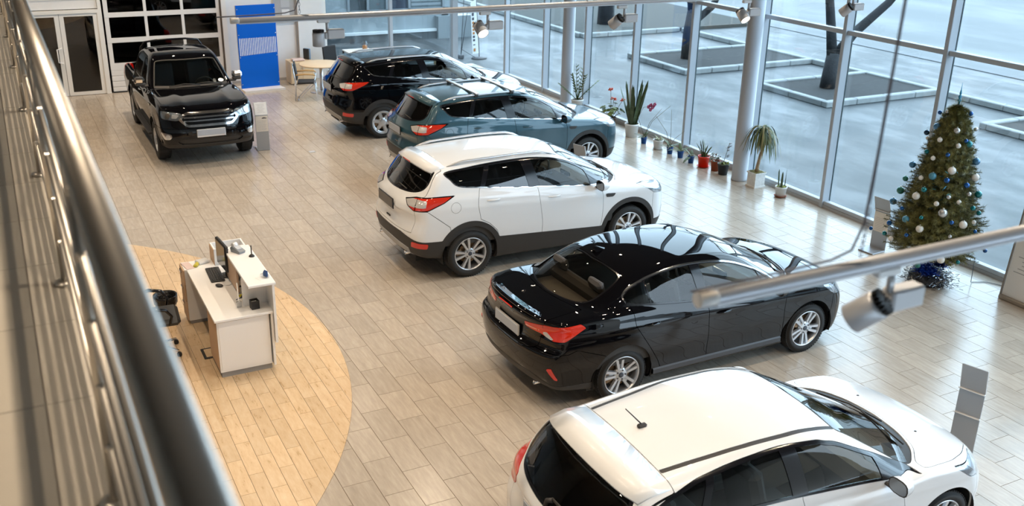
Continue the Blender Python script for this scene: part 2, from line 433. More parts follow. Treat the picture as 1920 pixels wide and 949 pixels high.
# ---- curtain wall on the right: posts every 2.05 m, sill, transom, panes
XW = 12.60
posts = [(XW, 10.20+2.05*k) for k in range(-4, 7)]+[(XW-0.06, 24.62)]
corner = (11.84, YB)
wall_glass = glass('window_glass', (0.90, 0.95, 0.97), 1.0)
WN = [0]
def wnum(): WN[0] += 1; return 'window_%d' % WN[0]
seq = posts+[corner]
m_sillb = mat('sill_base', (0.42, 0.42, 0.43), 0.5)
for (x0, y0), (x1, y1) in zip(seq[:-1], seq[1:]):
    t = thing(wnum(), None, None, (x0, y0, 0), math.atan2(y1-y0, x1-x0)-PI/2); t['kind'] = 'structure'
    L = math.hypot(x1-x0, y1-y0)
    # local: y along the wall, +x outwards
    b = MB().rbox((0.0, 0.0, CEIL/2), (0.16, 0.075, CEIL), 0.006).build('post', alu, t)
    MB().bb(0.082, 0.10, -0.045, 0.045, 0, CEIL).build('gasket', alu_dark, b)
    MB().rbox((0.01, L/2, 0.085), (0.11, L-0.08, 0.07), 0.006).build('sill', alu, t)
    MB().bb(-0.055, 0.08, 0.035, L-0.035, 0.0, 0.05).build('sill_base', m_sillb, t)
    MB().rbox((0.01, L/2, 3.055), (0.10, L-0.08, 0.075), 0.006).build('transom', alu, t)
    MB().bb(0.06, 0.075, 0.03, L-0.03, 0.10, 3.02).build('pane', wall_glass, t)
    MB().bb(0.06, 0.075, 0.03, L-0.03, 3.09, CEIL).build('pane', wall_glass, t)
# end window in the back wall
t = thing(wnum(), None, None, (7.93, YB, 0)); t['kind'] = 'structure'
MB().bb(0.0, 4.0, -0.03, 0.12, 0.10, 0.17).build('sill', alu, t)
MB().bb(0.0, 0.08, -0.03, 0.12, 0.17, 4.4).build('post', white_pvc, t)
MB().bb(1.90, 1.985, -0.05, 0.12, 0.17, 4.4).build('post', alu, t)
MB().bb(3.80, 3.96, -0.10, 0.14, 0.0, CEIL).build('post', alu, t)
MB().bb(0.08, 1.90, 0.03, 0.045, 0.17, 4.4).build('pane', wall_glass, t)
MB().bb(1.985, 3.80, 0.03, 0.045, 0.17, 4.4).build('pane', wall_glass, t)

# ---- round columns
colm = mat('column_paint', (0.42, 0.45, 0.50), 0.45)
for k, (x, y, lab) in enumerate([(12.27, 14.16, None), (12.36, 20.95, None)]):
    c = struct(MB().lathe([(0.155, 0.0), (0.155, 0.03), (0.148, 0.035), (0.148, CEIL)], 40, (x, y, 0)).build('trim_%d' % (5+k), colm))

# ================================================================== CAR ENGINE (smooth solid -> skin -> panels cut along outlines)
def pchip(xs, ys, x):
    xs = np.asarray(xs, float); ys = np.asarray(ys, float); h = np.diff(xs); d = np.diff(ys)/h
    m = np.zeros(len(xs)); m[0] = d[0]; m[-1] = d[-1]
    for i in range(1, len(xs)-1):
        if d[i-1]*d[i] > 0:
            w1 = 2*h[i]+h[i-1]; w2 = h[i]+2*h[i-1]; m[i] = (w1+w2)/(w1/d[i-1]+w2/d[i])
    i = np.clip(np.searchsorted(xs, x)-1, 0, len(xs)-2); t = np.clip((x-xs[i])/h[i], 0, 1)
    return (2*t**3-3*t**2+1)*ys[i]+(t**3-2*t**2+t)*h[i]*m[i]+(-2*t**3+3*t**2)*ys[i+1]+(t**3-t**2)*h[i]*m[i+1]
def curve(pts, sm=0.03):
    """smooth 1-D profile through points, blurred by sm metres"""
    p = sorted(pts); xs = [q[0] for q in p]; ys = [q[1] for q in p]
    g = np.arange(xs[0]-0.4, xs[-1]+0.4, 0.01); v = pchip(xs, ys, np.clip(g, xs[0], xs[-1]))
    k = int(max(1, 3*sm/0.01)); w = np.exp(-0.5*(np.arange(-k, k+1)*0.01/max(sm, 1e-3))**2); w /= w.sum()
    v = np.convolve(np.pad(v, k, mode='edge'), w, 'valid')
    return lambda x: np.interp(x, g, v)
def smax(a, b, k):
    h = np.clip(0.5+0.5*(a-b)/k, 0, 1); return b+(a-b)*h+k*h*(1-h)
def smin(a, b, k): return -smax(-a, -b, k)
def sdf_poly(poly, u, v):
    """signed distance to a polygon (negative inside)"""
    P = np.asarray(poly, float); Q = np.roll(P, -1, 0); d2 = np.full(u.shape, 1e9); ins = np.zeros(u.shape, bool)
    for (ax, ay), (bx, by) in zip(P, Q):
        ex, ey = bx-ax, by-ay; l = ex*ex+ey*ey+1e-12
        t = np.clip(((u-ax)*ex+(v-ay)*ey)/l, 0, 1); d2 = np.minimum(d2, (u-ax-t*ex)**2+(v-ay-t*ey)**2)
        c = ((ay > v) != (by > v)) & (u < ex*(v-ay)/(ey if abs(ey) > 1e-12 else 1e-12)+ax); ins ^= c
    return np.where(ins, -1, 1)*np.sqrt(d2)
def rnd(poly, r=0.25, n=2):
    """round the corners of an outline (corner cutting)"""
    P = [tuple(p) for p in poly]
    for _ in range(n):
        out = []
        for a, b in zip(P, P[1:]+P[:1]):
            out += [(a[0]+(b[0]-a[0])*r, a[1]+(b[1]-a[1])*r), (a[0]+(b[0]-a[0])*(1-r), a[1]+(b[1]-a[1])*(1-r))]
        P = out
    return P
def smooth_closed(poly, k=4):
    """closed Catmull-Rom through the points"""
    P = [np.array(p, float) for p in poly]; n = len(P); out = []
    for i in range(n):
        a, b, c, d = P[i-1], P[i], P[(i+1) % n], P[(i+2) % n]
        for j in range(k):
            t = j/k; out.append(tuple(0.5*((2*b)+(c-a)*t+(2*a-5*b+4*c-d)*t*t+(3*b-a-3*c+d)*t**3)))
    return out
def surface_net(F, lo, hi, s):
    n = [int(round((hi[i]-lo[i])/s))+1 for i in range(3)]
    ax = [lo[i]+s*np.arange(n[i]) for i in range(3)]
    X, Y, Z = np.meshgrid(*ax, indexing='ij'); D = F(X, Y, Z)
    S = D < 0; c = S[:-1, :-1, :-1].astype(np.int8); cnt = np.zeros(c.shape, np.int8)
    for i in (0, 1):
        for j in (0, 1):
            for k in (0, 1): cnt += S[i:n[0]-1+i, j:n[1]-1+j, k:n[2]-1+k]
    act = (cnt > 0) & (cnt < 8); idx = -np.ones(c.shape, np.int64); ci = np.argwhere(act); idx[act] = np.arange(len(ci))
    acc = np.zeros((len(ci), 3)); num = np.zeros(len(ci)); base = ci
    cor = [(i, j, k) for i in (0, 1) for j in (0, 1) for k in (0, 1)]
    for a in cor:
        for b in cor:
            if sum(b[q]-a[q] for q in range(3)) == 1 and all(b[q] >= a[q] for q in range(3)):
                da = D[base[:, 0]+a[0], base[:, 1]+a[1], base[:, 2]+a[2]]; db = D[base[:, 0]+b[0], base[:, 1]+b[1], base[:, 2]+b[2]]
                m = (da < 0) != (db < 0); t = np.where(m, da/np.where(m, da-db, 1), 0)
                p = np.array(a)+t[:, None]*(np.array(b)-np.array(a)); acc[m] += p[m]; num[m] += 1
    V = np.array(lo)+s*(ci+acc/np.maximum(num, 1)[:, None])
    T = []
    for q in range(3):
        r, u = [(1, 2), (2, 0), (0, 1)][q]
        sh = [slice(None)]*3; sa = list(sh); sb = list(sh); sa[q] = slice(0, -1); sb[q] = slice(1, None)
        A, B = S[tuple(sa)], S[tuple(sb)]; e = np.argwhere(A != B); 
        e = e[(e[:, r] > 0) & (e[:, u] > 0) & (e[:, r] < n[r]-1) & (e[:, u] < n[u]-1)]
        sgn = A[tuple(e.T)]
        def cell(dr, du):
            k = e.copy(); k[:, r] += dr; k[:, u] += du; return idx[tuple(k.T)]
        a, b, c_, d = cell(-1, -1), cell(0, -1), cell(0, 0), cell(-1, 0)
        qd = np.stack([a, b, c_, d], 1); qd[~sgn] = qd[~sgn][:, ::-1]; T += [qd[:, [0, 1, 2]], qd[:, [0, 2, 3]]]
    return V, np.concatenate(T)
def grad(F, V, h):
    g = np.zeros_like(V)
    for i in range(3):
        e = np.zeros(3); e[i] = h; a = V+e; b = V-e
        g[:, i] = (F(a[:, 0], a[:, 1], a[:, 2])-F(b[:, 0], b[:, 1], b[:, 2]))/(2*h)
    return g
def skin(F, lo, hi, s=0.022):
    V, T = surface_net(F, lo, hi, s)
    for _ in range(4):
        g = grad(F, V, 0.002); f = F(V[:, 0], V[:, 1], V[:, 2]); st = (f/np.maximum((g*g).sum(1), 0.05))[:, None]*g
        l = np.linalg.norm(st, axis=1, keepdims=True); V = V-st*np.minimum(1, 0.012/np.maximum(l, 1e-9))
    g = grad(F, V, 0.006); N = g/np.maximum(np.linalg.norm(g, axis=1, keepdims=True), 1e-9)
    return V, N, T
def clip(msh, f):
    """keep where f < 0, cutting triangles along f = 0"""
    V, N, T = msh; f = np.where(np.abs(f) < 1e-7, 1e-7, f); ins = f < 0; c = ins[T].sum(1)
    keep = [T[c == 3]]; nv = [V]; nn = [N]; k = len(V); mix = T[(c == 1) | (c == 2)]
    if len(mix):
        # rotate so that the odd vertex comes first
        i3 = ins[mix]; odd = np.where(i3.sum(1)[:, None] == 1, i3, ~i3).argmax(1); r = np.arange(len(mix))
        a, b, d = mix[r, odd], mix[r, (odd+1) % 3], mix[r, (odd+2) % 3]
        def cut(p, q):
            lo_, hi_ = np.minimum(p, q), np.maximum(p, q); return lo_*np.int64(len(V))+hi_
        e1, e2 = cut(a, b), cut(a, d); u, inv = np.unique(np.concatenate([e1, e2]), return_inverse=True)
        p, q = u//len(V), u % len(V); t = (f[p]/(f[p]-f[q]))[:, None]
        nv.append(V[p]+t*(V[q]-V[p])); m = N[p]+t*(N[q]-N[p]); nn.append(m/np.maximum(np.linalg.norm(m, axis=1, keepdims=True), 1e-9))
        n1, n2 = k+inv[:len(mix)], k+inv[len(mix):]; one = ins[a]
        keep.append(np.stack([a, n1, n2], 1)[one]); z = ~one
        keep.append(np.stack([n1[z], b[z], d[z]], 1)); keep.append(np.stack([n1[z], d[z], n2[z]], 1))
    T2 = np.concatenate(keep); V2 = np.concatenate(nv); N2 = np.concatenate(nn)
    us, inv = np.unique(T2, return_inverse=True)
    return V2[us], N2[us], inv.reshape(-1, 3)
def mirror(m): return m[0]*np.array([1, -1, 1]), m[1]*np.array([1, -1, 1]), m[2][:, ::-1]
def merge(*ms):
    V = np.concatenate([m[0] for m in ms]); N = np.concatenate([m[1] for m in ms]); o = 0; T = []
    for m in ms: T.append(m[2]+o); o += len(m[0])
    return V, N, np.concatenate(T)
def flange(m, depth, dirn=None):
    """turn the free edges inwards so that a panel shows its thickness"""
    V, N, T = m
    E = np.concatenate([T[:, [0, 1]], T[:, [1, 2]], T[:, [2, 0]]]); key = np.minimum(E[:, 0], E[:, 1])*np.int64(len(V))+np.maximum(E[:, 0], E[:, 1])
    u, first, cnt = np.unique(key, return_index=True, return_counts=True); B = E[first[cnt == 1]]
    B = B[~((np.abs(V[B[:, 0], 1]) < 1e-4) & (np.abs(V[B[:, 1], 1]) < 1e-4))]
    if not len(B): return m
    d = V[B[:, 1]]-V[B[:, 0]]; nb = np.cross(d, N[B[:, 0]]); nb /= np.maximum(np.linalg.norm(nb, axis=1, keepdims=True), 1e-9)
    da = N[B[:, 0]] if dirn is None else np.tile(dirn, (len(B), 1)); db = N[B[:, 1]] if dirn is None else da
    a, b = V[B[:, 0]], V[B[:, 1]]; k = len(V); n = len(B)
    NV = np.concatenate([a, b, a-da*depth, b-db*depth]); NN = np.concatenate([nb]*4); i = np.arange(n)
    FT = np.concatenate([np.stack([k+i, k+2*n+i, k+n+i], 1), np.stack([k+n+i, k+2*n+i, k+3*n+i], 1)])
    return np.concatenate([V, NV]), np.concatenate([N, NN]), np.concatenate([T, FT])
def offset(m, d): return m[0]+m[1]*d, m[1], m[2]

# ---- solids of the four body types; local frame: x forward, y left, z up, origin mid-wheelbase on the ground
def shape_suv():
    T = curve([(-2.4, 1.02), (-2.2, 1.14), (-2.0, 1.24), (-1.8, 1.26), (-1.5, 1.275), (-1.19, 1.265), (-0.36, 1.20), (0.6, 1.13), (1.0, 1.115), (1.3, 1.09), (1.7, 1.045), (2.0, 0.985), (2.16, 0.93), (2.3, 0.84)], 0.05)
    Wd = curve([(-2.3, 0.80), (-2.0, 0.865), (-1.5, 0.905), (-0.8, 0.915), (0.8, 0.915), (1.35, 0.915), (1.8, 0.885), (2.1, 0.82), (2.3, 0.74)], 0.08)
    Sz = curve([(0.1, -0.09), (0.3, -0.05), (0.5, -0.012), (0.68, 0.0), (0.9, 0.0), (1.02, -0.012), (1.15, -0.032), (1.35, -0.09)], 0.03)
    Xr = curve([(0.15, -2.08), (0.35, -2.18), (0.55, -2.245), (0.70, -2.262), (0.80, -2.235), (0.90, -2.205), (1.02, -2.225), (1.10, -2.24), (1.20, -2.21), (1.35, -2.12), (1.5, -2.0)], 0.03)
    Xf = curve([(0.1, 2.05), (0.3, 2.20), (0.5, 2.255), (0.7, 2.255), (0.85, 2.24), (0.95, 2.20), (1.1, 2.1)], 0.04)
    R = curve([(-2.6, 0.3), (-2.30, 0.99), (-2.235, 1.12), (-2.12, 1.28), (-1.98, 1.46), (-1.88, 1.59), (-1.80, 1.622), (-1.6, 1.643), (-1.0, 1.672), (-0.5, 1.680), (-0.05, 1.668), (0.22, 1.635), (0.45, 1.565), (0.7, 1.445), (1.0, 1.285), (1.25, 1.15), (1.42, 1.055), (1.7, 0.85), (2.2, 0.4)], 0.05)
    Wg = curve([(-2.3, -0.13), (-2.0, -0.055), (-1.7, -0.03), (-1.2, -0.015), (-0.5, 0.0), (0.3, 0.0), (0.8, -0.005), (1.2, -0.03)], 0.08)
    bz = curve([(-2.3, 0.40), (-1.8, 0.33), (-1.3, 0.22), (1.6, 0.20), (2.2, 0.26)], 0.05)
    def F(x, y, z):
        a = np.abs(y); q = a/0.9
        top = z-(T(x)-0.05*q**2.4); side = a-(Wd(x)+Sz(z)+0.005*np.exp(-((z-(0.985-0.045*x))/0.05)**2))
        rear = Xr(z)+0.17*q**2.6-x; front = x-(Xf(z)-0.34*q**2.8)
        B = smax(smax(top, side, 0.07), smax(rear, front, 0.02), 0.11); B = smax(B, bz(x)-z, 0.06)
        bow = np.where(x > -0.5, np.clip(0.12+0.12*x, 0.1, 0.27), -0.09)*np.clip(np.abs(x+0.5)/0.5, 0, 1)
        xx = x+bow*(a/0.65)**2; r = R(xx); sl = (R(xx+0.01)-R(xx-0.01))/0.02
        g1 = (z-(r-0.055*(a/0.65)**2))/np.sqrt(1+sl*sl)
        zz = np.maximum(z-1.12, 0); g2 = (a-(0.88+Wg(x)-0.16*zz-0.55*zz*zz))*0.9
        G = smax(smax(g1, g2, 0.10), 1.0-z, 0.06)
        return smin(B, G, 0.035)
    return F, (-2.5, -0.06, 0.1), (2.5, 1.0, 1.8)
def shape_sedan():
    T = curve([(-2.5, 0.98), (-2.33, 1.05), (-2.22, 1.075), (-2.05, 1.092), (-1.8, 1.115), (-1.3, 1.105), (-0.4, 1.005), (0.5, 0.95), (0.9, 0.965), (1.15, 0.985), (1.4, 0.96), (1.7, 0.915), (2.0, 0.835), (2.2, 0.735), (2.4, 0.6)], 0.04)
    Wd = curve([(-2.45, 0.80), (-2.0, 0.87), (-1.4, 0.905), (-0.5, 0.90), (0.5, 0.90), (1.35, 0.905), (1.8, 0.885), (2.1, 0.81), (2.35, 0.70)], 0.08)
    Sz = curve([(0.1, -0.08), (0.22, -0.045), (0.4, -0.02), (0.6, 0.0), (0.75, 0.0), (0.88, -0.01), (1.0, -0.035), (1.12, -0.07), (1.2, -0.10)], 0.03)
    Xr = curve([(0.15, -2.22), (0.3, -2.32), (0.5, -2.385), (0.66, -2.40), (0.73, -2.385), (0.77, -2.325), (0.85, -2.315), (0.97, -2.325), (1.04, -2.37), (1.08, -2.38), (1.15, -2.36)], 0.015)
    Xf = curve([(0.1, 2.12), (0.25, 2.22), (0.45, 2.26), (0.62, 2.25), (0.75, 2.18), (0.9, 2.05)], 0.04)
    R = curve([(-2.8, 0.4), (-2.2, 0.93), (-1.82, 1.12), (-1.5, 1.285), (-1.22, 1.395), (-0.9, 1.455), (-0.45, 1.482), (0.0, 1.472), (0.25, 1.445), (0.5, 1.375), (0.9, 1.19), (1.2, 1.04), (1.35, 0.965), (1.6, 0.82), (2.2, 0.45)], 0.05)
    Wg = curve([(-2.2, -0.17), (-1.7, -0.10), (-1.3, -0.045), (-0.8, -0.01), (0.0, 0.0), (0.8, -0.005), (1.2, -0.03)], 0.08)
    bz = curve([(-2.4, 0.34), (-2.0, 0.26), (-1.4, 0.205), (1.6, 0.175), (2.2, 0.19)], 0.05)
    def F(x, y, z):
        a = np.abs(y); q = a/0.9
        top = z-(T(x)-0.045*q**2.4); side = a-(Wd(x)+Sz(z)+0.006*np.exp(-((z-(0.845-0.035*x))/0.04)**2)-0.006*np.exp(-((z-0.42)/0.10)**2))
        rear = Xr(z)+(0.20+0.14*np.clip((z-0.85)/0.2, 0, 1))*q**2.6-x; front = x-(Xf(z)-0.42*q**2.6)
        B = smax(smax(top, side, 0.06), smax(rear, front, 0.02), 0.08); B = smax(B, bz(x)-z, 0.05)
        bow = np.where(x > -0.5, np.clip(0.07+0.12*x, 0.06, 0.24), -0.13)*np.clip(np.abs(x+0.5)/0.5, 0, 1)
        xx = x+bow*(a/0.62)**2; r = R(xx); sl = (R(xx+0.01)-R(xx-0.01))/0.02
        g1 = (z-(r-0.050*(a/0.62)**2))/np.sqrt(1+sl*sl)
        zz = np.maximum(z-0.97, 0); g2 = (a-(0.865+Wg(x)-0.20*zz-0.72*zz*zz))*0.88
        G = smax(smax(g1, g2, 0.09), 0.85-z, 0.06)
        return smin(B, G, 0.035)
    return F, (-2.6, -0.06, 0.1), (2.5, 1.0, 1.6)
def shape_hatch():
    T = curve([(-2.4, 0.80), (-2.15, 0.92), (-2.0, 0.99), (-1.8, 1.04), (-1.4, 1.06), (-0.5, 1.0), (0.3, 0.945), (0.8, 0.935), (1.05, 0.95), (1.4, 0.925), (1.7, 0.865), (1.95, 0.765), (2.1, 0.67), (2.3, 0.5)], 0.04)
    Wd = curve([(-2.3, 0.78), (-1.8, 0.86), (-1.3, 0.905), (-0.5, 0.905), (0.5, 0.90), (1.3, 0.905), (1.7, 0.88), (2.0, 0.80), (2.25, 0.68)], 0.08)
    Sz = curve([(0.1, -0.08), (0.22, -0.045), (0.4, -0.02), (0.6, 0.0), (0.75, 0.0), (0.88, -0.01), (1.0, -0.04), (1.12, -0.085), (1.2, -0.11)], 0.03)
    Xr = curve([(0.15, -2.02), (0.3, -2.10), (0.5, -2.165), (0.66, -2.165), (0.8, -2.12), (0.92, -2.095), (1.02, -2.05), (1.15, -1.98), (1.3, -1.88)], 0.03)
    Xf = curve([(0.1, 2.0), (0.25, 2.11), (0.45, 2.15), (0.60, 2.14), (0.72, 2.08), (0.9, 1.92)], 0.04)
    R = curve([(-2.6, 0.3), (-2.16, 0.86), (-2.06, 1.0), (-1.92, 1.21), (-1.82, 1.345), (-1.76, 1.375), (-1.5, 1.405), (-1.1, 1.445), (-0.6, 1.482), (-0.2, 1.478), (0.05, 1.452), (0.3, 1.395), (0.7, 1.215), (1.0, 1.065), (1.2, 0.965), (1.4, 0.86), (1.8, 0.6), (2.2, 0.4)], 0.045)
    Wg = curve([(-2.2, -0.14), (-1.8, -0.07), (-1.4, -0.03), (-0.8, 0.0), (0.8, 0.0), (1.2, -0.03)], 0.08)
    bz = curve([(-2.2, 0.34), (-1.8, 0.26), (-1.3, 0.21), (1.6, 0.175), (2.2, 0.19)], 0.05)
    def F(x, y, z):
        a = np.abs(y); q = a/0.9
        top = z-(T(x)-0.045*q**2.4); side = a-(Wd(x)+Sz(z)+0.006*np.exp(-((z-(0.83-0.04*x))/0.04)**2)-0.006*np.exp(-((z-0.42)/0.10)**2))
        rear = Xr(z)+0.19*q**2.6-x; front = x-(Xf(z)-0.44*q**2.6)
        B = smax(smax(top, side, 0.06), smax(rear, front, 0.02), 0.09); B = smax(B, bz(x)-z, 0.05)
        bow = np.where(x > -0.5, np.clip(0.07+0.12*x, 0.06, 0.24), -0.09)*np.clip(np.abs(x+0.5)/0.5, 0, 1)
        xx = x+bow*(a/0.62)**2; r = R(xx); sl = (R(xx+0.01)-R(xx-0.01))/0.02
        g1 = (z-(r-0.045*(a/0.62)**2))/np.sqrt(1+sl*sl)
        zz = np.maximum(z-0.97, 0); g2 = (a-(0.865+Wg(x)-0.18*zz-0.66*zz*zz))*0.88
        G = smax(smax(g1, g2, 0.08), 0.85-z, 0.06)
        return smin(B, G, 0.035)
    return F, (-2.4, -0.06, 0.1), (2.4, 1.0, 1.6)
def shape_truck():
    T = curve([(-2.9, 1.17), (-1.0, 1.16), (0.5, 1.16), (0.8, 1.22), (1.0, 1.25), (1.6, 1.235), (2.1, 1.185), (2.35, 1.13), (2.5, 1.05), (2.7, 0.9)], 0.05)
    Wd = curve([(-2.9, 0.89), (-2.4, 0.91), (1.2, 0.91), (1.9, 0.91), (2.3, 0.88), (2.6, 0.82)], 0.08)
    Sz = curve([(0.3, -0.08), (0.5, -0.03), (0.75, 0.0), (0.9, 0.0), (1.05, -0.02), (1.2, -0.06)], 0.03)
    Xr = curve([(0.3, -2.62), (0.5, -2.70), (0.62, -2.72), (0.7, -2.70), (1.2, -2.69)], 0.02)
    Xf = curve([(0.25, 2.38), (0.4, 2.50), (0.55, 2.565), (0.70, 2.555), (0.85, 2.52), (1.0, 2.475), (1.12, 2.40), (1.25, 2.3)], 0.03)
    R = curve([(-1.5, 0.6), (-1.32, 1.16), (-1.24, 1.49), (-1.17, 1.70), (-1.0, 1.775), (-0.5, 1.825), (-0.05, 1.825), (0.2, 1.785), (0.45, 1.64), (0.8, 1.40), (1.0, 1.26), (1.3, 1.05), (2.0, 0.6)], 0.045)
    def F(x, y, z):
        a = np.abs(y); q = a/0.92
        top = z-(T(x)-0.035*q**3+0.018*np.exp(-((a-0.44)/0.10)**2)*np.clip((x-1.0)/0.2, 0, 1)); side = a-(Wd(x)+Sz(z)+0.02*np.exp(-((np.hypot(x-1.61, z-0.38)-0.46)/0.07)**2)+0.02*np.exp(-((np.hypot(x+1.61, z-0.38)-0.46)/0.07)**2))
        rear = Xr(z)+0.03*q**3-x; front = x-(Xf(z)-0.26*q**3)
        B = smax(smax(top, side, 0.06), smax(rear, front, 0.02), 0.07); B = smax(B, 0.36+0.10*np.clip((-x-1.2)/0.8, 0, 1)-z, 0.05)
        bed = np.maximum(np.maximum(x+1.36, -2.63-x), np.maximum(a-0.76, 0.72-z)); B = smax(B, -bed, 0.02)
        bow = np.where(x > -0.4, 0.13, 0.0)*np.clip(np.abs(x+0.4)/0.5, 0, 1)
        xx = x+bow*(a/0.65)**2; r = R(xx); sl = (R(xx+0.01)-R(xx-0.01))/0.02
        g1 = (z-(r-0.040*(a/0.65)**2))/np.sqrt(1+sl*sl)
        zz = np.maximum(z-1.12, 0); g2 = (a-(0.85-0.14*zz-0.30*zz*zz))*0.93
        G = smax(smax(g1, g2, 0.08), 1.0-z, 0.04)
        return smin(B, G, 0.03)
    return F, (-2.95, -0.06, 0.2), (2.8, 1.05, 1.95)
SHAPES = dict(suv=shape_suv, sedan=shape_sedan, hatch=shape_hatch, truck=shape_truck)

def to_mesh(name, m):
    V, N, T = m; me = bpy.data.meshes.new(name); nv, ntri = len(V), len(T)
    me.vertices.add(nv); me.vertices.foreach_set('co', np.ascontiguousarray(V, np.float32).ravel())
    me.loops.add(ntri*3); me.loops.foreach_set('vertex_index', np.ascontiguousarray(T, np.int32).ravel())
    me.polygons.add(ntri); me.polygons.foreach_set('loop_start', np.arange(0, ntri*3, 3, dtype=np.int32))
    me.update(calc_edges=True)
    me.normals_split_custom_set_from_vertices([tuple(q) for q in N])
    return me
def part(name, m, material, parent, label=None):
    if len(m[2]) == 0: return None
    me = to_mesh(name, m); me.materials.append(material); o = link_mesh(name, me, parent)
    if label: o['label'] = label
    return o
# ---- car materials
def paint(name, c, flake=0.0, spec=0.5): return mat(name, c, 0.32, 0.0 if not flake else flake, coat=1.0, spec=spec)
P_WHITE = paint('white_car_paint', (0.80, 0.81, 0.82)); P_BLACK = paint('black_car_paint', (0.002, 0.002, 0.003), 0.0, 0.0); P_BLUE = paint('steel_blue_car_paint', (0.018, 0.070, 0.098), 0.25)
M_CLAD = mat('dark_grey_textured_plastic', (0.030, 0.027, 0.025), 0.55)
M_GLOSSBLK = mat('gloss_black_trim', (0.006, 0.006, 0.008), 0.12)
M_RUB = mat('tyre_rubber', (0.018, 0.017, 0.016), 0.75, bump=(220, 0.25, 0.004))
M_ALLOY = mat('silver_alloy', (0.62, 0.63, 0.65), 0.28, 0.75)
M_CHROME = mat('chrome', (0.80, 0.81, 0.83), 0.08, 1.0)
M_SATIN = mat('satin_aluminium', (0.72, 0.73, 0.75), 0.28, 0.9)
M_INT = mat('dark_cabin_trim', (0.045, 0.043, 0.041), 0.7)
M_SEAT = mat('charcoal_seat_cloth', (0.065, 0.062, 0.062), 0.9)
M_INTG = mat('grey_cabin_plastic', (0.17, 0.165, 0.16), 0.55)
M_DISC = mat('brake_disc_steel', (0.30, 0.20, 0.12), 0.45, 0.7)
M_RED = mat('red_lamp_lens', (0.62, 0.015, 0.008), 0.08, coat=1.0)
M_RED2 = mat('bright_red_lamp_lens', (0.60, 0.025, 0.008), 0.08, coat=1.0)
M_CLEAR = mat('clear_lamp_lens', (0.62, 0.60, 0.58), 0.12, 0.3, coat=1.0)
M_HEAD = mat('headlamp_reflector', (0.42, 0.46, 0.50), 0.15, 0.7, coat=1.0)
M_PLATE = mat('blank_grey_plate', (0.42, 0.46, 0.53), 0.45)
M_PLATE2 = mat('dark_blank_plate', (0.10, 0.09, 0.08), 0.4)
M_DARK = mat('underbody_black', (0.008, 0.008, 0.008), 0.8)
M_MIRR = mat('mirror_glass', (0.30, 0.32, 0.34), 0.03, 1.0)
M_SILV = mat('silver_painted_plastic', (0.35, 0.35, 0.35), 0.45)
G_DARK = glass('privacy_glass', (0.10, 0.11, 0.115), 1.6); G_CLEAR = glass('car_side_glass', (0.72, 0.78, 0.77), 1.0); G_WIND = glass('windscreen_glass', (0.50, 0.56, 0.55), 1.2)

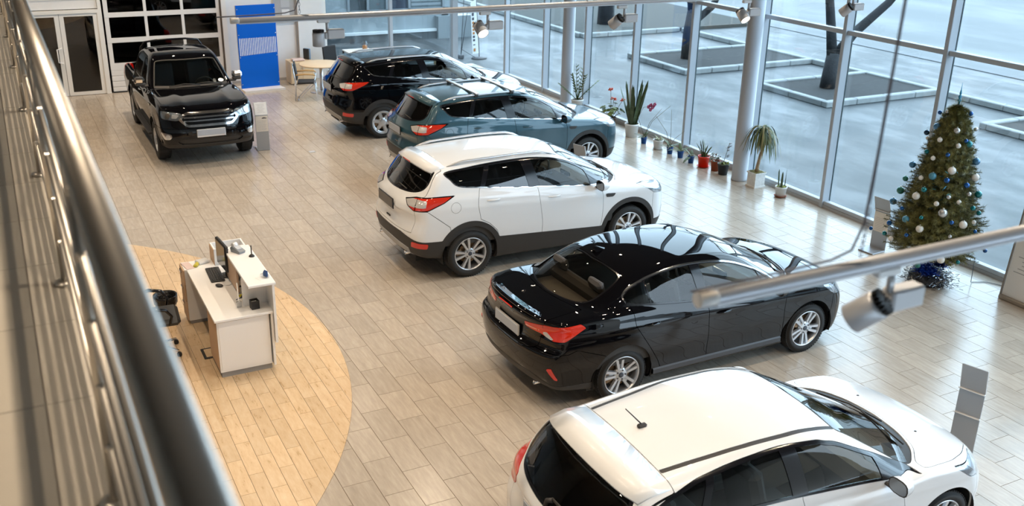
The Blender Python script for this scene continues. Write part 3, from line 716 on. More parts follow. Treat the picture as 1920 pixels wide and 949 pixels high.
# ---- wheels; axle along y, outer face towards -y
RY = Matrix.Rotation(PI/2, 3, 'X')     # z -> -y
def wheel_parts(style, R=0.345, rim=0.238, w=0.215):
    hw = w/2; P = {}
    b = MB(); b.lathe([(rim*0.97, -hw*0.82), (rim+0.012, -hw*0.95), (rim+0.05, -hw*1.02), (R-0.035, -hw*0.96), (R-0.010, -hw*0.80), (R, -hw*0.55), (R, hw*0.55), (R-0.010, hw*0.80), (R-0.035, hw*0.96), (rim+0.05, hw*1.02), (rim+0.012, hw*0.95), (rim*0.97, hw*0.82)], 56, (0, 0, 0), RY, True, False, False)
    # tread blocks: shallow ribs around the crown
    for j in range(60):
        q = 2*PI*j/60; c, s_ = math.cos(q), math.sin(q); m = Matrix(((c, 0, -s_), (0, 1, 0), (s_, 0, c)))
        for yy, dx in ((-hw*0.62, 0.0), (hw*0.62, 0.0)):
            b.box(tuple(m @ Vector((R-0.0035, yy, 0))), (0.008, hw*0.42, 0.022), m)
    P['wheel'] = (b, M_RUB)
    r = MB(); r.lathe([(rim*0.95, hw*0.2), (rim*0.985, hw*0.60), (rim*1.0, hw*0.88), (rim*0.965, hw*0.93), (rim*0.93, hw*0.85), (rim*0.90, hw*0.3), (rim*0.88, -hw*0.8)], 48, (0, 0, 0), RY, True, False, False)
    def spoke(a0, a1, r0, r1, w0, w1, d0, d1, th=0.03):
        """d: depth (outward is larger)"""
        p0 = Vector((r0*math.cos(a0), 0, r0*math.sin(a0))); p1 = Vector((r1*math.cos(a1), 0, r1*math.sin(a1))); t = (p1-p0).normalized(); n = Vector((-t.z, 0, t.x))
        V = []
        for p, ww, d in ((p0, w0, d0), (p1, w1, d1)):
            for k, dd in ((-1, d-th), (-0.72, d), (0.72, d), (1, d-th)): V.append(p+n*ww/2*k+Vector((0, -dd, 0)))
        r.add(V, [(0, 4, 5, 1), (1, 5, 6, 2), (2, 6, 7, 3), (0, 1, 2, 3), (7, 6, 5, 4), (3, 7, 4, 0)])
    face = hw*0.80
    if style == 'twin5':
        for i in range(5):
            a = 2*PI*i/5+PI/2
            for sgn in (-1, 1): spoke(a+sgn*0.20, a+sgn*0.235, 0.05, rim*0.965, 0.032, 0.056, face*0.88, face*1.02)
        r.lathe([(0.085, face*0.45), (0.082, face*0.86), (0.062, face*0.93), (0.0001, face*0.93)], 30, (0, 0, 0), RY, True, False, False)
    elif style == 'star5':
        for i in range(5):
            a = 2*PI*i/5+PI/2-0.2
            for sgn in (-1, 1): spoke(a+sgn*0.34, a+sgn*0.185, 0.055, rim*0.965, 0.034, 0.046, face*0.86, face*1.0)
            spoke(a, a, 0.03, rim*0.62, 0.075, 0.04, face*0.66, face*0.6)
        r.lathe([(0.088, face*0.4), (0.085, face*0.82), (0.06, face*0.90), (0.0001, face*0.90)], 30, (0, 0, 0), RY, True, False, False)
    elif style == 'multi10':
        for i in range(10):
            a = 2*PI*i/10+PI/2; spoke(a, a+0.05, 0.05, rim*0.965, 0.034, 0.044, face*0.85, face*1.0)
        r.lathe([(0.085, face*0.45), (0.082, face*0.84), (0.0001, face*0.90)], 30, (0, 0, 0), RY, True, False, False)
    elif style == 'cover6':
        for i in range(6):
            a = 2*PI*i/6+PI/2; spoke(a, a, 0.06, rim*0.93, 0.095, 0.085, face*0.95, face*0.90, 0.022)
            spoke(a, a, 0.08, rim*0.86, 0.045, 0.05, face*1.04, face*0.98, 0.012)
        r.lathe([(rim*0.995, face*0.80), (rim*0.98, face*1.02), (rim*0.80, face*0.95), (rim*0.78, face*0.75)], 48, (0, 0, 0), RY, True, False, False)
        r.lathe([(0.105, face*0.6), (0.10, face*0.97), (0.04, face*1.0), (0.0001, face*1.0)], 30, (0, 0, 0), RY, True, False, False)
    P['rim'] = (r, M_ALLOY)
    c = MB().lathe([(0.032, face*0.7), (0.031, face*0.965), (0.026, face*0.99), (0.0001, face*0.99)], 20, (0, 0, 0), RY, True, False, False)
    P['centre_cap'] = (c, mat('dark_blue_grey_cap', (0.05, 0.06, 0.08), 0.3))
    if style != 'cover6':
        n = MB()
        for i in range(5):
            a = 2*PI*i/5+PI/2+0.6; n.lathe([(0.011, face*0.6), (0.010, face*0.97), (0.0001, face*0.98)], 8, (0.057*math.cos(a), 0, 0.057*math.sin(a)), RY, False, False, False)
        P['wheel_nuts'] = (n, mat('dark_steel', (0.12, 0.12, 0.13), 0.35, 0.8))
    d = MB().lathe([(0.155, -0.01), (0.155, 0.012), (0.06, 0.012), (0.0001, 0.012)], 36, (0, 0, 0), RY, False, False, False)
    d.bb(-0.19, -0.10, -0.045, 0.02, -0.02, 0.12)
    P['brake_disc'] = (d, M_DISC)
    k = MB().lathe([(rim*0.90, -0.07), (0.0001, -0.07)], 32, (0, 0, 0), RY, False, False, False)
    P['wheel_back'] = (k, M_DARK)
    return P
def place_wheels(car, style, positions, track, R, rim, w=0.215, steer=0.0):
    P = wheel_parts(style, R, rim, w); first = None; ms = {}
    for (x, sd) in [(p, s_) for p in positions for s_ in (-1, 1)]:
        if first is None:
            b, m = P['wheel']; o = b.build('wheel', m, car); first = o
            for k in P:
                if k != 'wheel':
                    q_ = P[k][0].build(k, P[k][1], o)
                    if k == 'wheel_nuts': q_['kind'] = 'stuff'
        else: o = copy_tree(first, car)
        o.location = (x, sd*track/2, R); o.rotation_euler = (0, 0.25*x, 0 if sd < 0 else PI)
    return first

def half_width(F, x, z):
    y = np.linspace(0.0, 1.1, 1101); f = F(np.full_like(y, x), y, np.full_like(y, z)); i = np.argmax(f > 0); return float(y[i])
def top_z(F, x, y, lo=0.5, hi=2.0):
    z = np.linspace(hi, lo, 1501); f = F(np.full_like(z, x), np.full_like(z, abs(y)), z); i = np.argmax(f < 0); return float(z[i])
def rear_x(F, y, z, s_=-1):
    x = np.linspace(s_*2.9, 0, 2901); f = F(x, np.full_like(x, abs(y)), np.full_like(x, z)); i = np.argmax(f < 0); return float(x[i])

def arch_liner(car, hubs, Ra, F, y0=0.52):
    for hx, hz in hubs:
        ys = min(half_width(F, hx-0.3, hz+Ra*0.6), half_width(F, hx, hz+Ra))-0.012; n = 28
        for sd in (-1, 1):
            b = MB(); V = []; F_ = []
            for i in range(n+1):
                q = -0.25+(PI+0.5)*i/n; V += [(hx+Ra*1.012*math.cos(q), sd*y0, hz+Ra*1.012*math.sin(q)), (hx+Ra*1.012*math.cos(q), sd*ys, hz+Ra*1.012*math.sin(q))]
            for i in range(n): F_.append((2*i, 2*i+1, 2*i+3, 2*i+2))
            F_.append(tuple(range(0, 2*n+2, 2))); b.add(V, F_, False)
            b.build('wheel_arch_liner', M_DARK, car)

def cabin(car, sp):
    """seats, dash, steering wheel, floor tub"""
    x0, x1, zf, hw, rh = sp['x0'], sp['x1'], sp['zf'], sp['hw'], sp['roof']   # rear, firewall, floor, half width, roof height
    MB().bb(x0, x1+0.25, -hw, hw, zf-0.12, zf).build('cabin_floor', M_INT, car)
    def seat(cx, cy, sc=1.0):
        b = MB(); b.rbox((cx, cy, zf+0.24), (0.50, 0.50, 0.16), 0.05)
        t = Matrix.Rotation(-0.30, 3, 'Y'); b.rbox((cx-0.31, cy, zf+0.56), (0.14, 0.48, 0.66), 0.05, t)
        s_ = b.build('front_seat', M_SEAT, car)
        h = MB(); h.rbox((cx-0.43, cy, zf+0.96), (0.09, 0.26, 0.17), 0.035, t); h.tube([(cx-0.40, cy-0.06, zf+0.84), (cx-0.43, cy-0.06, zf+0.94)], 0.008).tube([(cx-0.40, cy+0.06, zf+0.84), (cx-0.43, cy+0.06, zf+0.94)], 0.008)
        h.build('headrest', M_SEAT, s_)
    fx = sp['seat']
    seat(fx, 0.37); seat(fx, -0.37)
    t = Matrix.Rotation(-0.35, 3, 'Y'); b = MB(); rx = sp['rseat']
    b.rbox((rx, 0, zf+0.26), (0.50, 1.25, 0.16), 0.05); b.rbox((rx-0.33, 0, zf+0.56), (0.14, 1.25, 0.62), 0.05, t)
    r = b.build('rear_seat', M_SEAT, car)
    for yy in (-0.38, 0.38): MB().rbox((rx-0.45, yy, zf+0.93), (0.09, 0.26, 0.15), 0.035, t).build('headrest', M_SEAT, r)
    zb = sp['belt']; dx = x1
    b = MB(); b.prism([(dx+0.35, zb-0.10), (dx-0.02, zb-0.02), (dx-0.16, zb-0.10), (dx-0.20, zb-0.24), (dx-0.10, zb-0.45), (dx+0.35, zb-0.5)], -hw+0.04, hw-0.04, 'y')
    d = b.build('dashboard', M_INTG, car)
    MB().rbox((dx-0.13, 0.0, zb-0.10), (0.05, 0.26, 0.16), 0.02, Matrix.Rotation(-0.35, 3, 'Y')).build('centre_screen', M_GLOSSBLK, d)
    MB().prism([(dx-0.15, zb-0.28), (dx-0.95, zb-0.42), (dx-0.95, zf), (dx-0.05, zf)], -0.13, 0.13, 'y').build('centre_console', M_INT, car)
    # steering wheel on the car's left
    m = Matrix.Rotation(math.radians(-65), 3, 'Y'); c = Vector((dx-0.36, 0.37, zb-0.09)); b = MB()
    b.tube([c+m @ Vector((0.185*math.cos(2*PI*i/24), 0.185*math.sin(2*PI*i/24), 0)) for i in range(25)], 0.015, 8, False)
    b.rbox(tuple(c), (0.12, 0.14, 0.05), 0.02, m)
    for q in (0, PI, -PI/2): b.tube([c, c+m @ Vector((0.18*math.sin(q), 0.18*math.cos(q), 0))], 0.012, 6)
    b.tube([c, c+Vector((0.25, 0, -0.10))], 0.03, 8)
    b.build('steering_wheel', M_INT, car)

def door_handle(car, F, x, z, m, l=0.20, parent=None):
    for sd in (-1, 1):
        y = half_width(F, x, z); b = MB(); n = 9; V = []
        for i in range(n):
            t = i/(n-1); xx = x-l/2+l*t; yy = half_width(F, xx, z)+0.006+0.026*math.sin(PI*min(1, max(0, t)))**0.6; hz = 0.014*(0.55+0.45*math.sin(PI*t))
            for dz, dy in ((hz, -0.008), (hz*0.5, 0.004), (-hz*0.5, 0.004), (-hz, -0.008)): V.append((xx, sd*(yy+dy), z+dz))
        Fc = []
        for i in range(n-1):
            for j in range(3): Fc.append((4*i+j, 4*i+j+1, 4*i+5+j, 4*i+4+j))
        b.add(V, Fc, True); b.rbox((x+l/2-0.02, sd*(half_width(F, x+l/2, z)+0.010), z), (0.03, 0.02, 0.022), 0.006)
        yield b, sd
def mirror_unit(car, F, x, z, m, sc=1.0, dy=0.075):
    for sd in (-1, 1):
        y = half_width(F, x, z-0.03); c = Vector((x-0.02, sd*(y+dy+0.09*sc), z+0.05)); b = MB()
        # shell: rounded, flat at the back
        V = []; n = 14; k = 7; Fc = []
        for i in range(k):
            t = i/(k-1); xx = 0.17*sc*t; s_ = math.sqrt(max(0.0, 1-(t**2.2)))*0.98+0.02
            for j in range(n):
                q = 2*PI*j/n; cy = math.copysign(abs(math.cos(q))**0.7, math.cos(q)); cz = math.copysign(abs(math.sin(q))**0.7, math.sin(q))
                V.append(c+Vector((xx, 0.115*sc*cy*s_, 0.080*sc*cz*s_*(1.0 if cy*sd > 0 else 1.0))))
        for i in range(k-1):
            for j in range(n): Fc.append((i*n+j, i*n+(j+1) % n, (i+1)*n+(j+1) % n, (i+1)*n+j))
        Fc.append(tuple((k-1)*n+j for j in range(n))); b.add(V, Fc, True)
        o = b.build('door_mirror', m, car)
        g = MB(); g.add([c+Vector((-0.004, 0.108*sc*math.copysign(abs(math.cos(2*PI*j/n))**0.7, math.cos(2*PI*j/n)), 0.072*sc*math.copysign(abs(math.sin(2*PI*j/n))**0.7, math.sin(2*PI*j/n)))) for j in range(n)]+[c+Vector((0.02, 0, 0))]*0, [tuple(range(n))])
        g.build('mirror_glass', M_MIRR, o)
        a = MB().rbox((x+0.03, sd*(y+dy*0.55), z-0.015), (0.075*sc, dy*1.5, 0.035), 0.012); a.build('mirror_arm', M_CLAD, o)
        r = MB(); r.tube([c+Vector((0.0, 0.113*sc*math.copysign(abs(math.cos(2*PI*j/n))**0.7, math.cos(2*PI*j/n)), 0.078*sc*math.copysign(abs(math.sin(2*PI*j/n))**0.7, math.sin(2*PI*j/n)))) for j in range(n+1)], 0.007*sc, 6, False); r.build('mirror_bezel', M_CLAD, o)

class Cutter:
    def __init__(s, F, lo, hi, res=0.022):
        m = skin(F, lo, hi, res); s.F = F; s.rest = clip(m, -m[0][:, 1]); s.whole = s.rest
    def co(s, m=None):
        V = (m or s.rest)[0]; return V[:, 0], V[:, 1], V[:, 2], (m or s.rest)[1]
    def cut(s, fn, gap=0.0035):
        x, y, z, N = s.co(); f = fn(x, y, z, N); a = clip(s.rest, f+gap); s.rest = clip(s.rest, -f+gap) if gap else clip(s.rest, -f); return a
    def drop(s, fn):
        x, y, z, N = s.co(); s.rest = clip(s.rest, -fn(x, y, z, N))
def sub(m, fn):
    V, N, T = m; f = fn(V[:, 0], V[:, 1], V[:, 2], N); return clip(m, f)
def both(m): return merge(m, mirror(m))
def side_poly(P): return lambda x, y, z, N: np.maximum(sdf_poly(P, x, z), 0.30-y)
def top_poly(P, zmin=0.5): return lambda x, y, z, N: np.maximum(sdf_poly(P, x, y), zmin-z)
def rear_poly(P, xmax): return lambda x, y, z, N: np.maximum(sdf_poly(P, y, z), x-xmax)
def front_poly(P, xmin): return lambda x, y, z, N: np.maximum(sdf_poly(P, y, z), xmin-x)
def rear_wrap(P): return lambda x, y, z, N: np.maximum(sdf_poly(P, x+y-0.9, z), x+0.6)
def front_wrap(P): return lambda x, y, z, N: np.maximum(sdf_poly(P, x-y+0.9, z), 0.6-x)

def glazing(ct, car, outline, splits, belt_chrome=True, frame=0.022, tri=None, glasses=None, full_chrome=None):
    """side glass opening: black surround, panes between the pillars, bright strip; outline in (x, z)"""
    op = ct.cut(side_poly(outline), 0.0015); fn = side_poly(outline)
    inner = sub(op, lambda x, y, z, N: fn(x, y, z, N)+frame)
    rim = sub(op, lambda x, y, z, N: -(fn(x, y, z, N)+frame))
    pieces = []
    # splits: list of (x_bottom, z_bottom, x_top, z_top, width)
    def side_of(sp):
        x0, z0, x1, z1, w = sp; dx, dz = x1-x0, z1-z0; l = math.hypot(dx, dz)
        return lambda x, z: ((x-x0)*dz-(z-z0)*dx)/l      # >0 ahead of the pillar
    rest = inner; pillars = []
    for sp in splits:
        d = side_of(sp); w = sp[4]
        back = sub(rest, lambda x, y, z, N: d(x, z)+w/2); pil = sub(rest, lambda x, y, z, N: np.abs(d(x, z))-w/2); rest = sub(rest, lambda x, y, z, N: -(d(x, z)-w/2))
        pieces.append(back); pillars.append(pil)
    pieces.append(rest)
    fr = merge(rim, *pillars)
    if tri is not None: fr = merge(fr, pieces[-1]); pieces = pieces[:-1]
    for sd in (0, 1):
        g = (lambda m: mirror(m)) if sd else (lambda m: m)
        o = part('window_frame', g(flange(offset(fr, -0.002), 0.012)), M_GLOSSBLK, car)
        for i, p in enumerate(pieces):
            if len(p[2]): part('side_window', g(offset(p, -0.008)), glasses[i], car)
        # bright strip along the bottom edge or all round
        ch = sub(op, lambda x, y, z, N: np.maximum(np.maximum(fn(x, y, z, N), -(fn(x, y, z, N)+0.016)), full_chrome(x, z) if full_chrome else 1))
        if full_chrome: part('chrome_strip', g(flange(offset(ch, 0.002), 0.008)), M_CHROME, car)
    return op
SUV_BLUE, SUV_BLUE_RZ, SUV_BLACK, SUV_BLACK_RZ = (8.48, 16.64, 0), 0.3, (8.45, 20.61, 0), 0.0

# ================================================================== THE SUV (one builder, three cars)
def build_suv(name, label, group, loc, rz, pnt, wheel='twin5'):
    F, lo, hi = shape_suv(); ct = Cutter(F, lo, hi)
    car = thing(name, label, 'car', loc, rz, group)
    RX, FX, HZ, RA = -1.345, 1.345, 0.352, 0.425
    hub = lambda x, z: np.minimum(np.hypot(x-RX, z-HZ), np.hypot(x-FX, z-HZ))
    ct.drop(lambda x, y, z, N: np.maximum(hub(x, z)-RA, 0.45-y))
    # textured lower cladding with the arch rims
    zc = lambda x, y: np.where(x < -1.35, 0.605+0.09*np.clip((-1.75-x)/0.5, 0, 1)*np.clip((0.95-y)/0.5, 0, 1), np.where(x > 1.35, 0.42-0.03*np.clip(x-1.7, 0, 1), 0.515-0.062*(x+0.186)/1.02))
    cl = ct.cut(lambda x, y, z, N: np.minimum(np.maximum(hub(x, z)-0.50, 0.5-y), z-zc(x, y)), 0.001)
    part('lower_cladding', both(flange(offset(cl, 0.005), 0.03)), M_CLAD, car)
    # glass
    dlo = smooth_closed([(-1.66, 1.535), (-1.60, 1.44), (-1.487, 1.343), (-1.175, 1.295), (-0.77, 1.25), (-0.37, 1.212), (0.2, 1.157), (0.62, 1.118), (1.03, 1.082), (1.04, 1.095), (0.86, 1.195), (0.65, 1.315), (0.47, 1.42), (0.28, 1.50), (0.08, 1.555), (-0.08, 1.580), (-0.307, 1.60), (-0.648, 1.603), (-1.026, 1.589), (-1.319, 1.568)], 4)
    chrome = lambda x, z: np.maximum(z-1.36, -(z-1.10))
    glazing(ct, car, dlo, [(-1.13, 1.30, -0.99, 1.60, 0.07), (-0.30, 1.20, -0.40, 1.62, 0.17), (0.66, 1.10, 0.60, 1.40, 0.03)], tri=True, glasses=[G_DARK, G_DARK, G_CLEAR], full_chrome=lambda x, z: z-np.interp(x, [-1.6, -1.487, -1.175, -0.77, -0.37, 0.2, 0.62, 1.03], [1.50, 1.37, 1.295, 1.25, 1.212, 1.157, 1.118, 1.082])-0.032)
    rg = rnd([(0, 1.232), (0.40, 1.238), (0.60, 1.27), (0.685, 1.34), (0.655, 1.47), (0.60, 1.575), (0, 1.60), (-0.2, 1.60), (-0.2, 1.232)], 0.25, 2)
    w = ct.cut(rear_poly(rg, -1.62), 0.002); fw = rear_poly(rg, -1.62)
    part('rear_window', both(offset(sub(w, lambda *a: fw(*a)+0.025), -0.004)), G_DARK, car); part('rear_window_surround', both(flange(offset(sub(w, lambda *a: -(fw(*a)+0.025)), -0.002), 0.02)), M_GLOSSBLK, car)
    ws = rnd([(1.395, 0), (1.375, 0.25), (1.30, 0.48), (1.10, 0.715), (1.03, 0.73), (0.62, 0.655), (0.22, 0.575), (0.20, 0.50), (0.27, 0.2), (0.285, 0), (0.285, -0.2), (1.395, -0.2)], 0.2, 2)
    w = ct.cut(top_poly(ws, 0.9), 0.002); fw = top_poly(ws, 0.9)
    part('windscreen', both(offset(sub(w, lambda *a: np.maximum(fw(*a)+0.03, a[0]+0.28*(a[1]/0.7)**2-1.33)), -0.004)), G_WIND, car)
    part('windscreen_surround', both(flange(offset(sub(w, lambda *a: -np.maximum(fw(*a)+0.03, a[0]+0.28*(a[1]/0.7)**2-1.33)), -0.006), 0.02)), M_CLAD, car)
    # lamps
    tl = [(-2.60, 1.175), (-2.33, 1.222), (-1.95, 1.245), (-1.62, 1.238), (-1.77, 1.150), (-2.02, 1.062), (-2.32, 1.052), (-2.50, 1.10)]
    a = ct.cut(rear_wrap(tl), 0.002); f = rear_wrap(tl); U = lambda x, y: x+y-0.9
    rim = sub(a, lambda *q: -(f(*q)+0.014)); a = sub(a, lambda *q: f(*q)+0.014)
    clear = lambda x, y, z, N: np.maximum(np.maximum(U(x, y)+2.06, -z+1.105+0.02*(U(x, y)+2.3)), z-1.198)
    bar = lambda x, y, z, N: np.abs(U(x, y)+2.285)-0.011
    red = sub(sub(a, lambda *q: -clear(*q)), lambda *q: -bar(*q)); cle = sub(sub(a, clear), lambda *q: -bar(*q)); br = sub(a, bar)
    for g in (lambda m: m, mirror):
        o = part('tail_lamp', g(offset(red, 0.003)), M_RED2, car); part('reversing_lens', g(offset(cle, 0.003)), M_CLEAR, o); part('lamp_surround', g(flange(merge(rim, br), 0.02)), M_GLOSSBLK, o)
    hl = [(1.53, 1.03), (1.80, 1.02), (2.15, 0.985), (2.42, 0.93), (2.42, 0.86), (2.12, 0.825), (1.80, 0.862)]
    a = ct.cut(front_wrap(hl), 0.002)
    for g in (lambda m: m, mirror):
        o = part('headlamp', g(flange(a, 0.02)), M_HEAD, car)
    fl = [(2.12, 0.42), (2.38, 0.42), (2.40, 0.55), (2.22, 0.60)]
    a = ct.cut(front_wrap(rnd(fl)), 0.001); [part('fog_lamp', g(offset(a, 0.002)), M_CLEAR, car) for g in (lambda m: m, mirror)]
    gr = rnd([(-0.2, 0.86), (0.50, 0.86), (0.56, 0.78), (0.42, 0.60), (-0.2, 0.60)], 0.15); a = ct.cut(front_poly(gr, 1.8), 0.001); part('grille', both(offset(a, -0.01)), M_GLOSSBLK, car)
    # shut lines
    hood = rnd([(1.42, -0.2), (1.41, 0), (1.39, 0.27), (1.31, 0.50), (1.18, 0.69), (1.25, 0.765), (1.55, 0.775), (1.85, 0.735), (2.06, 0.60), (2.15, 0.35), (2.18, 0), (2.18, -0.2)], 0.15)
    h = ct.cut(top_poly(hood, 0.85)); part('bonnet', both(flange(h, 0.015)), pnt, car)
    fd = [(-0.26, 1.215), (-0.235, 1.0), (-0.19, 0.70), (-0.188, 0.30), (0.80, 0.30), (0.84, 0.50), (0.855, 0.75), (0.848, 0.94), (0.80, 1.11), (0.80, 1.15), (-0.26, 1.25)]
    rd = [(-1.17, 1.30), (-1.215, 1.15), (-1.225, 1.05), (-1.19, 0.86), (-1.05, 0.78), (-0.93, 0.66), (-0.88, 0.50), (-0.87, 0.30), (-0.188, 0.30), (-0.19, 0.70), (-0.235, 1.0), (-0.26, 1.215), (-0.3, 1.26), (-1.10, 1.35)]
    doors = []
    for nm, P in (('front_door', fd), ('rear_door', rd)):
        d = ct.cut(side_poly(P))
        for sd, g in ((-1, lambda m: m if False else mirror(m)), (1, lambda m: m)): doors.append((nm, sd, part(nm, g(flange(d, 0.02)), pnt, car)))
    for nm, x, z in (('rear_door', -0.985, 1.118), ('front_door', 0.0, 1.045)):
        for b, sd in door_handle(car, F, x, z, pnt):
            p = [q[2] for q in doors if q[0] == nm and q[1] == sd][0]; b.build('door_handle', pnt, p)
    tg = [(-0.2, 0.735), (0.60, 0.725), (0.69, 0.73), (0.735, 1.04), (0.70, 1.18), (0.74, 1.26), (0.715, 1.36), (0.66, 1.50), (0.61, 1.63), (0, 1.70), (-0.2, 1.70)]
    t_ = ct.cut(lambda x, y, z, N: np.maximum(sdf_poly(tg, y, z), x+1.63+0.05*(y/0.6)**2)); tail = part('tailgate', both(flange(t_, 0.02)), pnt, car)
    fu = [(-1.565+0.075*math.cos(2*PI*i/24), 1.07+0.075*math.sin(2*PI*i/24)) for i in range(24)]
    a = ct.cut(side_poly(fu), 0.002); part('fuel_flap', mirror(flange(a, 0.01)), pnt, car)
    rb = ct.cut(lambda x, y, z, N: sdf_poly([(-2.7, 1.052), (-1.985, 1.058), (-1.66, 0.80), (-1.55, 0.1), (-2.7, 0.1)], x, z)); part('rear_bumper', both(flange(rb, 0.015)), pnt, car)
    fb = ct.cut(lambda x, y, z, N: np.maximum(-x+1.78, z-0.90)); part('front_bumper', both(flange(fb, 0.015)), pnt, car)
    part('body_shell', both(flange(ct.rest, 0.015)), pnt, car)
    # inside skin of the cabin
    ins = sub(ct.whole, lambda x, y, z, N: np.maximum(np.maximum(-x-1.75, x-1.05), 0.5-z)); fd_ = side_poly(dlo)
    ins = sub(ins, lambda *q: -fd_(*q)); f2 = rear_poly(rg, -1.62); ins = sub(ins, lambda *q: -f2(*q)); f3 = top_poly(ws, 0.9); ins = sub(ins, lambda *q: -f3(*q))
    part('cabin_lining', both(offset(ins, -0.035)), M_INT, car)
    # spoiler over the tailgate
    b = MB(); V = []; n = 13
    for i in range(n):
        y = -0.60+1.20*i/(n-1); q = abs(y)/0.62; dz = -0.055*(abs(y)/0.65)**2; dx = 0.10*q**2+0.05*q**8; e = 1-0.25*q**6
        V += [(-1.645+0.03*q*q, y, 1.642+dz), (-1.80+dx*0.7, y, 1.638+dz), (-1.945+dx, y, 1.600+dz-0.02*q**4), (-1.94+dx, y, 1.575+dz-0.02*q**4), (-1.80+dx*0.7, y, 1.58+dz), (-1.66, y, 1.60+dz)]
    Fc = [(6*i+j, 6*i+(j+1) % 6, 6*i+6+(j+1) % 6, 6*i+6+j) for i in range(n-1) for j in range(6)]+[(0, 1, 2, 3, 4, 5), tuple(6*(n-1)+j for j in (5, 4, 3, 2, 1, 0))]
    sp = b.add(V, Fc, True).build('roof_spoiler', pnt, car)
    MB().rbox((-1.943, 0, 1.588), (0.012, 0.26, 0.016), 0.004).build('high_brake_lamp', M_RED, sp)
    # rails
    for sd in (-1, 1):
        pts = []
        for i in range(15):
            t = i/14; x = -1.58+1.78*t; y = 0.585+0.02*math.sin(PI*t); lift = 0.045*min(1, math.sin(PI*t)*2.6)
            pts.append((x, sd*y, top_z(F, x, y)-0.008+lift))
        MB().tube(pts, [0.010]+[0.019]*13+[0.010], 10).build('roof_rail', M_SATIN, car)
    # plate, handle strip, exhausts, reflectors, skid plate, vents
    xr = rear_x(F, 0, 1.02)-0.012
    MB().rbox((xr+0.01, 0, 1.045), (0.02, 0.54, 0.125), 0.004, Matrix.Rotation(0.0, 3, 'Y')).build('number_plate', M_PLATE, tail)
    MB().rbox((xr+0.014, 0, 1.045), (0.016, 0.57, 0.155), 0.004).build('plate_frame', M_GLOSSBLK, tail)
    MB().rbox((rear_x(F, 0, 0.80)-0.004, 0.0, 0.80), (0.02, 0.14, 0.025), 0.008).build('tailgate_grip', M_GLOSSBLK, tail)
    for sd in (-1, 1):
        MB().lathe([(0.028, 0), (0.030, 0.10), (0.025, 0.10), (0.023, 0.0)], 16, (rear_x(F, 0.5, 0.47)+0.095, sd*0.50, 0.375), Matrix.Rotation(-PI/2, 3, 'Y'), True, False, False).build('exhaust_tip', M_CHROME, car)
    rf = [(-2.39, 0.525), (-2.04, 0.515), (-2.02, 0.585), (-2.36, 0.605)]; a = sub(cl, rear_wrap(rf)); [part('rear_reflector', g(flange(offset(a, 0.012), 0.01)), M_RED, car) for g in (lambda m: m, mirror)]
    a = sub(cl, lambda x, y, z, N: np.maximum(np.maximum(x+1.95, z-0.53+0.05*(y/0.6)**2), y-0.60)); part('skid_plate', both(flange(offset(a, 0.014), 0.015)), M_SILV, car)
    vt = [(0.885, 0.968), (1.07, 0.955), (1.02, 0.905), (0.905, 0.912)]; a = sub(ct.whole, side_poly(vt)); [part('wing_vent', g(flange(offset(a, 0.006), 0.01)), M_CLAD, car) for g in (lambda m: m, mirror)]
    a = sub(ct.whole, side_poly([(0.92, 0.945), (1.03, 0.938), (1.015, 0.93), (0.925, 0.935)])); [part('vent_blade', g(flange(offset(a, 0.012), 0.006)), M_CHROME, car) for g in (lambda m: m, mirror)]
    # wiper front and rear
    MB().tube([(-2.135, -0.02, 1.245), (-2.10, -0.10, 1.29), (-2.09, -0.36, 1.27)], 0.010, 6).build('rear_wiper', M_CLAD, car)
    b = MB()
    for (x0, y0), (x1, y1) in (((1.36, -0.20), (1.14, 0.42)), ((1.26, -0.52), (1.20, 0.05))):
        b.tube([(x0, y0, top_z(F, x0, y0)+0.015), ((x0+x1)/2, (y0+y1)/2, top_z(F, (x0+x1)/2, (y0+y1)/2)+0.02), (x1, y1, top_z(F, x1, y1)+0.012)], 0.008, 6)
    b.build('windscreen_wipers', M_CLAD, car)
    mirror_unit(car, F, 0.72, 1.10, pnt, 0.9)
    arch_liner(car, [(RX, HZ), (FX, HZ)], RA, F)
    MB().bb(-2.05, 2.1, -0.55, 0.55, 0.24, 0.36).bb(-0.85, 0.85, -0.80, 0.80, 0.25, 0.40).build('underbody', M_DARK, car)
    cabin(car, dict(x0=-1.7, x1=0.85, zf=0.42, hw=0.78, roof=1.6, seat=-0.10, rseat=-0.95, belt=1.13))
    place_wheels(car, wheel, (RX, FX), 1.60, HZ-0.003, 0.25)
    return car, F
suv_white, F_SUV = build_suv('suv', 'white five-door SUV with silver roof rails, parked between the blue SUV and the black sedan', None, (6.9003, 12.8374, 0), math.radians(0.3), P_WHITE)
def recolour(o, pnt, old):
    for ch in o.children:
        for sl in (ch.material_slots if ch.type == 'MESH' else []):
            if sl.material == old: sl.link = 'OBJECT'; sl.material = pnt
        recolour(ch, pnt, old)
suv_blue = copy_tree(suv_white); suv_blue.location = SUV_BLUE; suv_blue.rotation_euler = (0, 0, math.radians(SUV_BLUE_RZ)); recolour(suv_blue, P_BLUE, P_WHITE)
suv_blue['label'] = 'steel blue five-door SUV carrying two silver roof crossbars'
for sd_x in (-0.92, -0.20):
    y0 = 0.60; z0 = top_z(F_SUV, sd_x, 0.59)+0.062
    cb_ = MB().rbox((sd_x, 0, z0), (0.075, 1.36, 0.026), 0.011).build('roof_crossbar', M_SATIN, suv_blue)
    for sd in (-1, 1): MB().rbox((sd_x, sd*0.60, z0-0.035), (0.09, 0.05, 0.075), 0.012).build('crossbar_foot', M_CLAD, cb_)
suv_black = copy_tree(suv_white); suv_black.location = SUV_BLACK; suv_black.rotation_euler = (0, 0, math.radians(SUV_BLACK_RZ)); recolour(suv_black, P_BLACK, P_WHITE)
suv_black['label'] = 'glossy black five-door SUV farthest along the row, behind the blue SUV'
